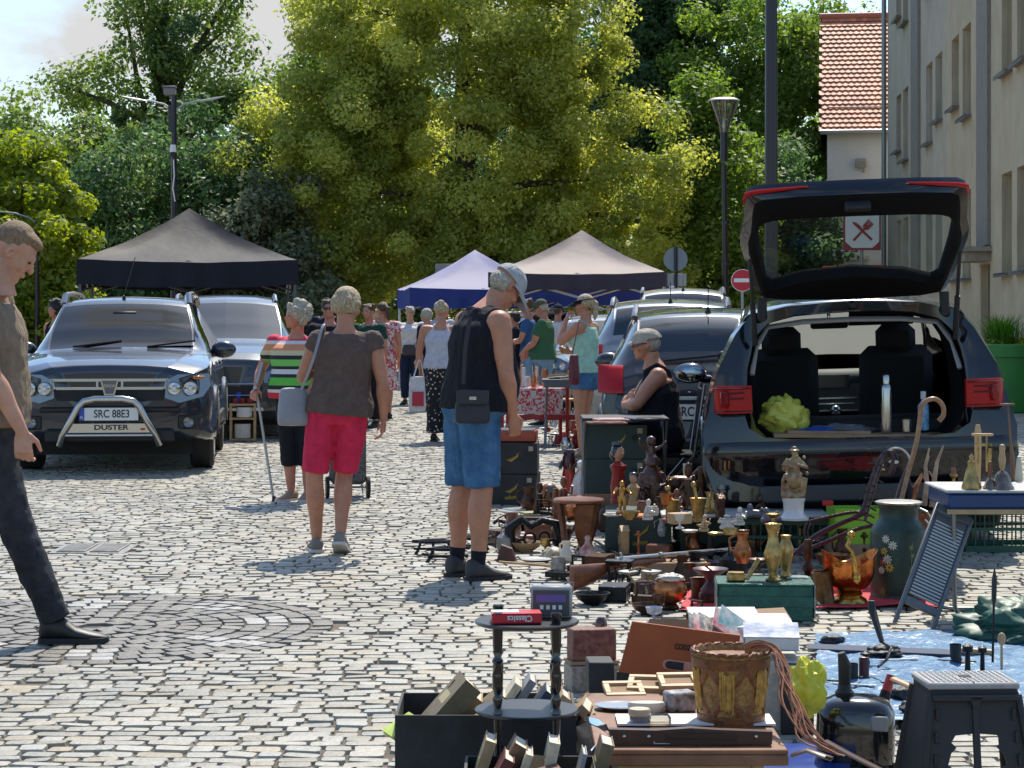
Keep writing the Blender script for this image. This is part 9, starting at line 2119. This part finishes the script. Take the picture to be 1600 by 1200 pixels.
SM+=[('box','red-brown wooden',.10,.09,842,842,.0,'low red-brown wooden box inside the scroll bracket'),('bowl','copper',.05,.09,812,848,.0,'flat copper bowl left of the scroll bracket'),('kettle','grey tin',.16,.06,790,862,.0,'grey tin kettle touching the leather holder'),('jug','cream china',.12,.04,885,878,.0,'cream china jug in front of the ceramic bell'),('goblet','brass',.10,.03,852,868,.0,'small brass goblet beside the patterned bowl'),('iron','black iron',.10,.06,905,893,.0,'black flat iron in front of the ceramic bell'),('box','dark bronze',.05,.10,935,880,.0,'flat dark box right behind the stock of the musket'),('bowl','white china',.05,.07,960,858,.0,'white china bowl on the cobbles left of the printed fruit box'),('clock','pale wooden',.16,.05,975,866,.0,'pale wooden gabled clock in front of the printed fruit box'),('candlestick','copper',.16,.035,998,872,.0,'copper candlestick in front of the printed fruit box'),('box','black iron',.07,.08,1050,862,.0,'black metal box between the two fruit boxes'),('jug','copper',.14,.045,1085,868,.0,'copper jug in front of the second fruit box'),('bowl','dark bronze',.06,.09,1115,866,.0,'dark bronze bowl in front of the second fruit box'),('candlestick','brass',.18,.035,1142,862,.0,'brass candlestick in front of the green crate, leftmost'),('goblet','dark bronze',.12,.035,1198,866,.0,'dark goblet behind the tall brass vase'),('kettle','brass',.16,.06,1215,872,.0,'brass kettle behind the second brass vase'),('lamp','grey tin',.20,.045,1300,850,.0,'grey tin lamp foot at the foot of the wrought-iron rack'),('box','maroon glazed',.10,.09,1330,862,.0,'maroon box under the wrought-iron rack'),('jug','dark bronze',.20,.05,1315,880,.0,'tall dark jug directly behind the copper scuttle'),('iron','black iron',.12,.06,1365,900,.0,'flat iron between the copper scuttle and the milk churn'),('candlestick','brass',.24,.04,1490,800,.3,'brass candlestick between the copper pot and the tray table'),('bowl','black iron',.06,.09,925,945,.0,'black iron bowl left of the black iron stand'),('box','black iron',.08,.10,960,938,.0,'black cast box in front of the black iron stand'),('iron','dark bronze',.12,.07,1010,942,.0,'dark flat iron between the balance scale and the copper pot'),('bowl','dark bronze',.05,.08,1012,960,.0,'low dark bowl in front of the copper pot'),('goblet','blue and white',.07,.04,1022,972,.0,'small blue and white cup left of the red cloth'),('lamp','copper',.15,.045,1105,925,.0,'copper lamp foot left of the funnel grinder'),('jug','black iron',.17,.055,1086,912,.0,'black iron jug between the copper pot and the iron canister'),('cherub','dark bronze',.30,.06,1076,800,Z3,'tall dark seated figure behind the two mortars'),('cherub','red-brown wooden',.16,.04,1056,806,Z3,'red-brown carved child left of the first mortar'),('lamp','dark bronze',.26,.05,1096,796,Z3,'tall dark lamp foot behind the taller mortar'),('clock','dark bronze',.14,.04,1125,812,Z3,'small dark gabled clock right of the taller mortar'),('box','pale wooden',.06,.06,1062,818,Z3,'pale wooden box at the front edge between the mortars'),('bowl','brass',.05,.06,984,812,Z3,'brass bowl on the copper tray'),('cherub','cream china',.12,.035,1012,812,Z3,'cream seated figure at the front of the first fruit box'),('candlestick','brass',.18,.03,1045,790,Z3,'thin brass candlestick behind the first mortar'),('cherub','dark bronze',.24,.055,842,806,.0,'dark seated figure left of the carved dog head'),('jug','dark bronze',.18,.06,826,800,.0,'dark bronze jug at the left behind the green-edged tray'),('box','red-brown wooden',.14,.10,915,806,.0,'red-brown chest in front of the white dog'),('kettle','copper',.17,.06,895,812,.0,'copper kettle between the round stool and the nutcracker')]
for i,(k,mn,h,r,x,y,z,lab) in enumerate(SM):small(k,mn,h,r,x,y,z,lab,rz=(i*1.7)%3-1.5)
for i,(x0,y0,z0,x1,y1,z1,r_,mn,lab) in enumerate(((930,845,.02,975,872,.02,.008,'black iron','thin black iron rod on the cobbles right of the round stool'),(1085,858,.02,1262,872,.02,.010,'grey tin','long thin grey rod in front of the fruit boxes'),(780,878,.02,885,886,.02,.007,'pale wooden','long pale stick in front of the leather holder'),(660,866,.02,716,872,.02,.009,'black iron','black iron bar left of the left trivet'),(1120,850,.03,1210,846,.03,.012,'cream china','pale green-white pole along the front of the green crate'))):
 m=MB();m.tube([gp(x0,y0,z0),gp(x1,y1,z1)],r_,8);put(m.build('rod',mets[mn]),lab,'rod',(0,0,0))
for lab,(x,y,z),rot,sz,c in (('dark olive hardback lying across the left end of the black fruit box',(.19,.10,.10),(0,R(52),R(14)),(.035,.19,.25),'olive'),('navy paperback between the cream books behind the table',(.255,.24,.07),(0,R(36),0),(.028,.16,.23),'navy'),('white-paged brown book second from the right in the fruit box',(.46,.22,.05),(0,R(40),0),(.03,.16,.22),'brown'),('grey book leaning under the front of the round shelf',(.40,.14,.03),(0,R(40),0),(.03,.16,.22),'grey'),('cream book at the far right behind the fruit box wall',(.52,.27,.05),(0,R(46),0),(.03,.15,.21),'cream'),('beige book wedged behind the thick olive-brown one',(.15,.25,.07),(0,R(40),0),(.035,.16,.24),'beige')):
 book(lab,(B0.x+x-.06,6.28+y,z),rot,sz,bk[c],'books in the black fruit box')
for lab,x,y,z,rot,sz,c in (('tan book at the back left of the lower book box',.015,.22,.06,(0,R(18),0),(.03,.14,.22),'tan'),('cream book with rounded corners in the middle of the lower box',.21,.22,.05,(0,R(12),0),(.03,.14,.22),'cream'),('olive book at the right end of the lower book box',.34,.22,.05,(0,R(16),0),(.035,.14,.22),'olive'),('brown leather book lying open-edged on the lower book box',.16,.06,.17,(R(10),R(78),R(20)),(.03,.14,.12),'brown')):
 book(lab,(B1.x+x-.03,5.57+y,z),rot,sz,bk[c],'books in the lower box')
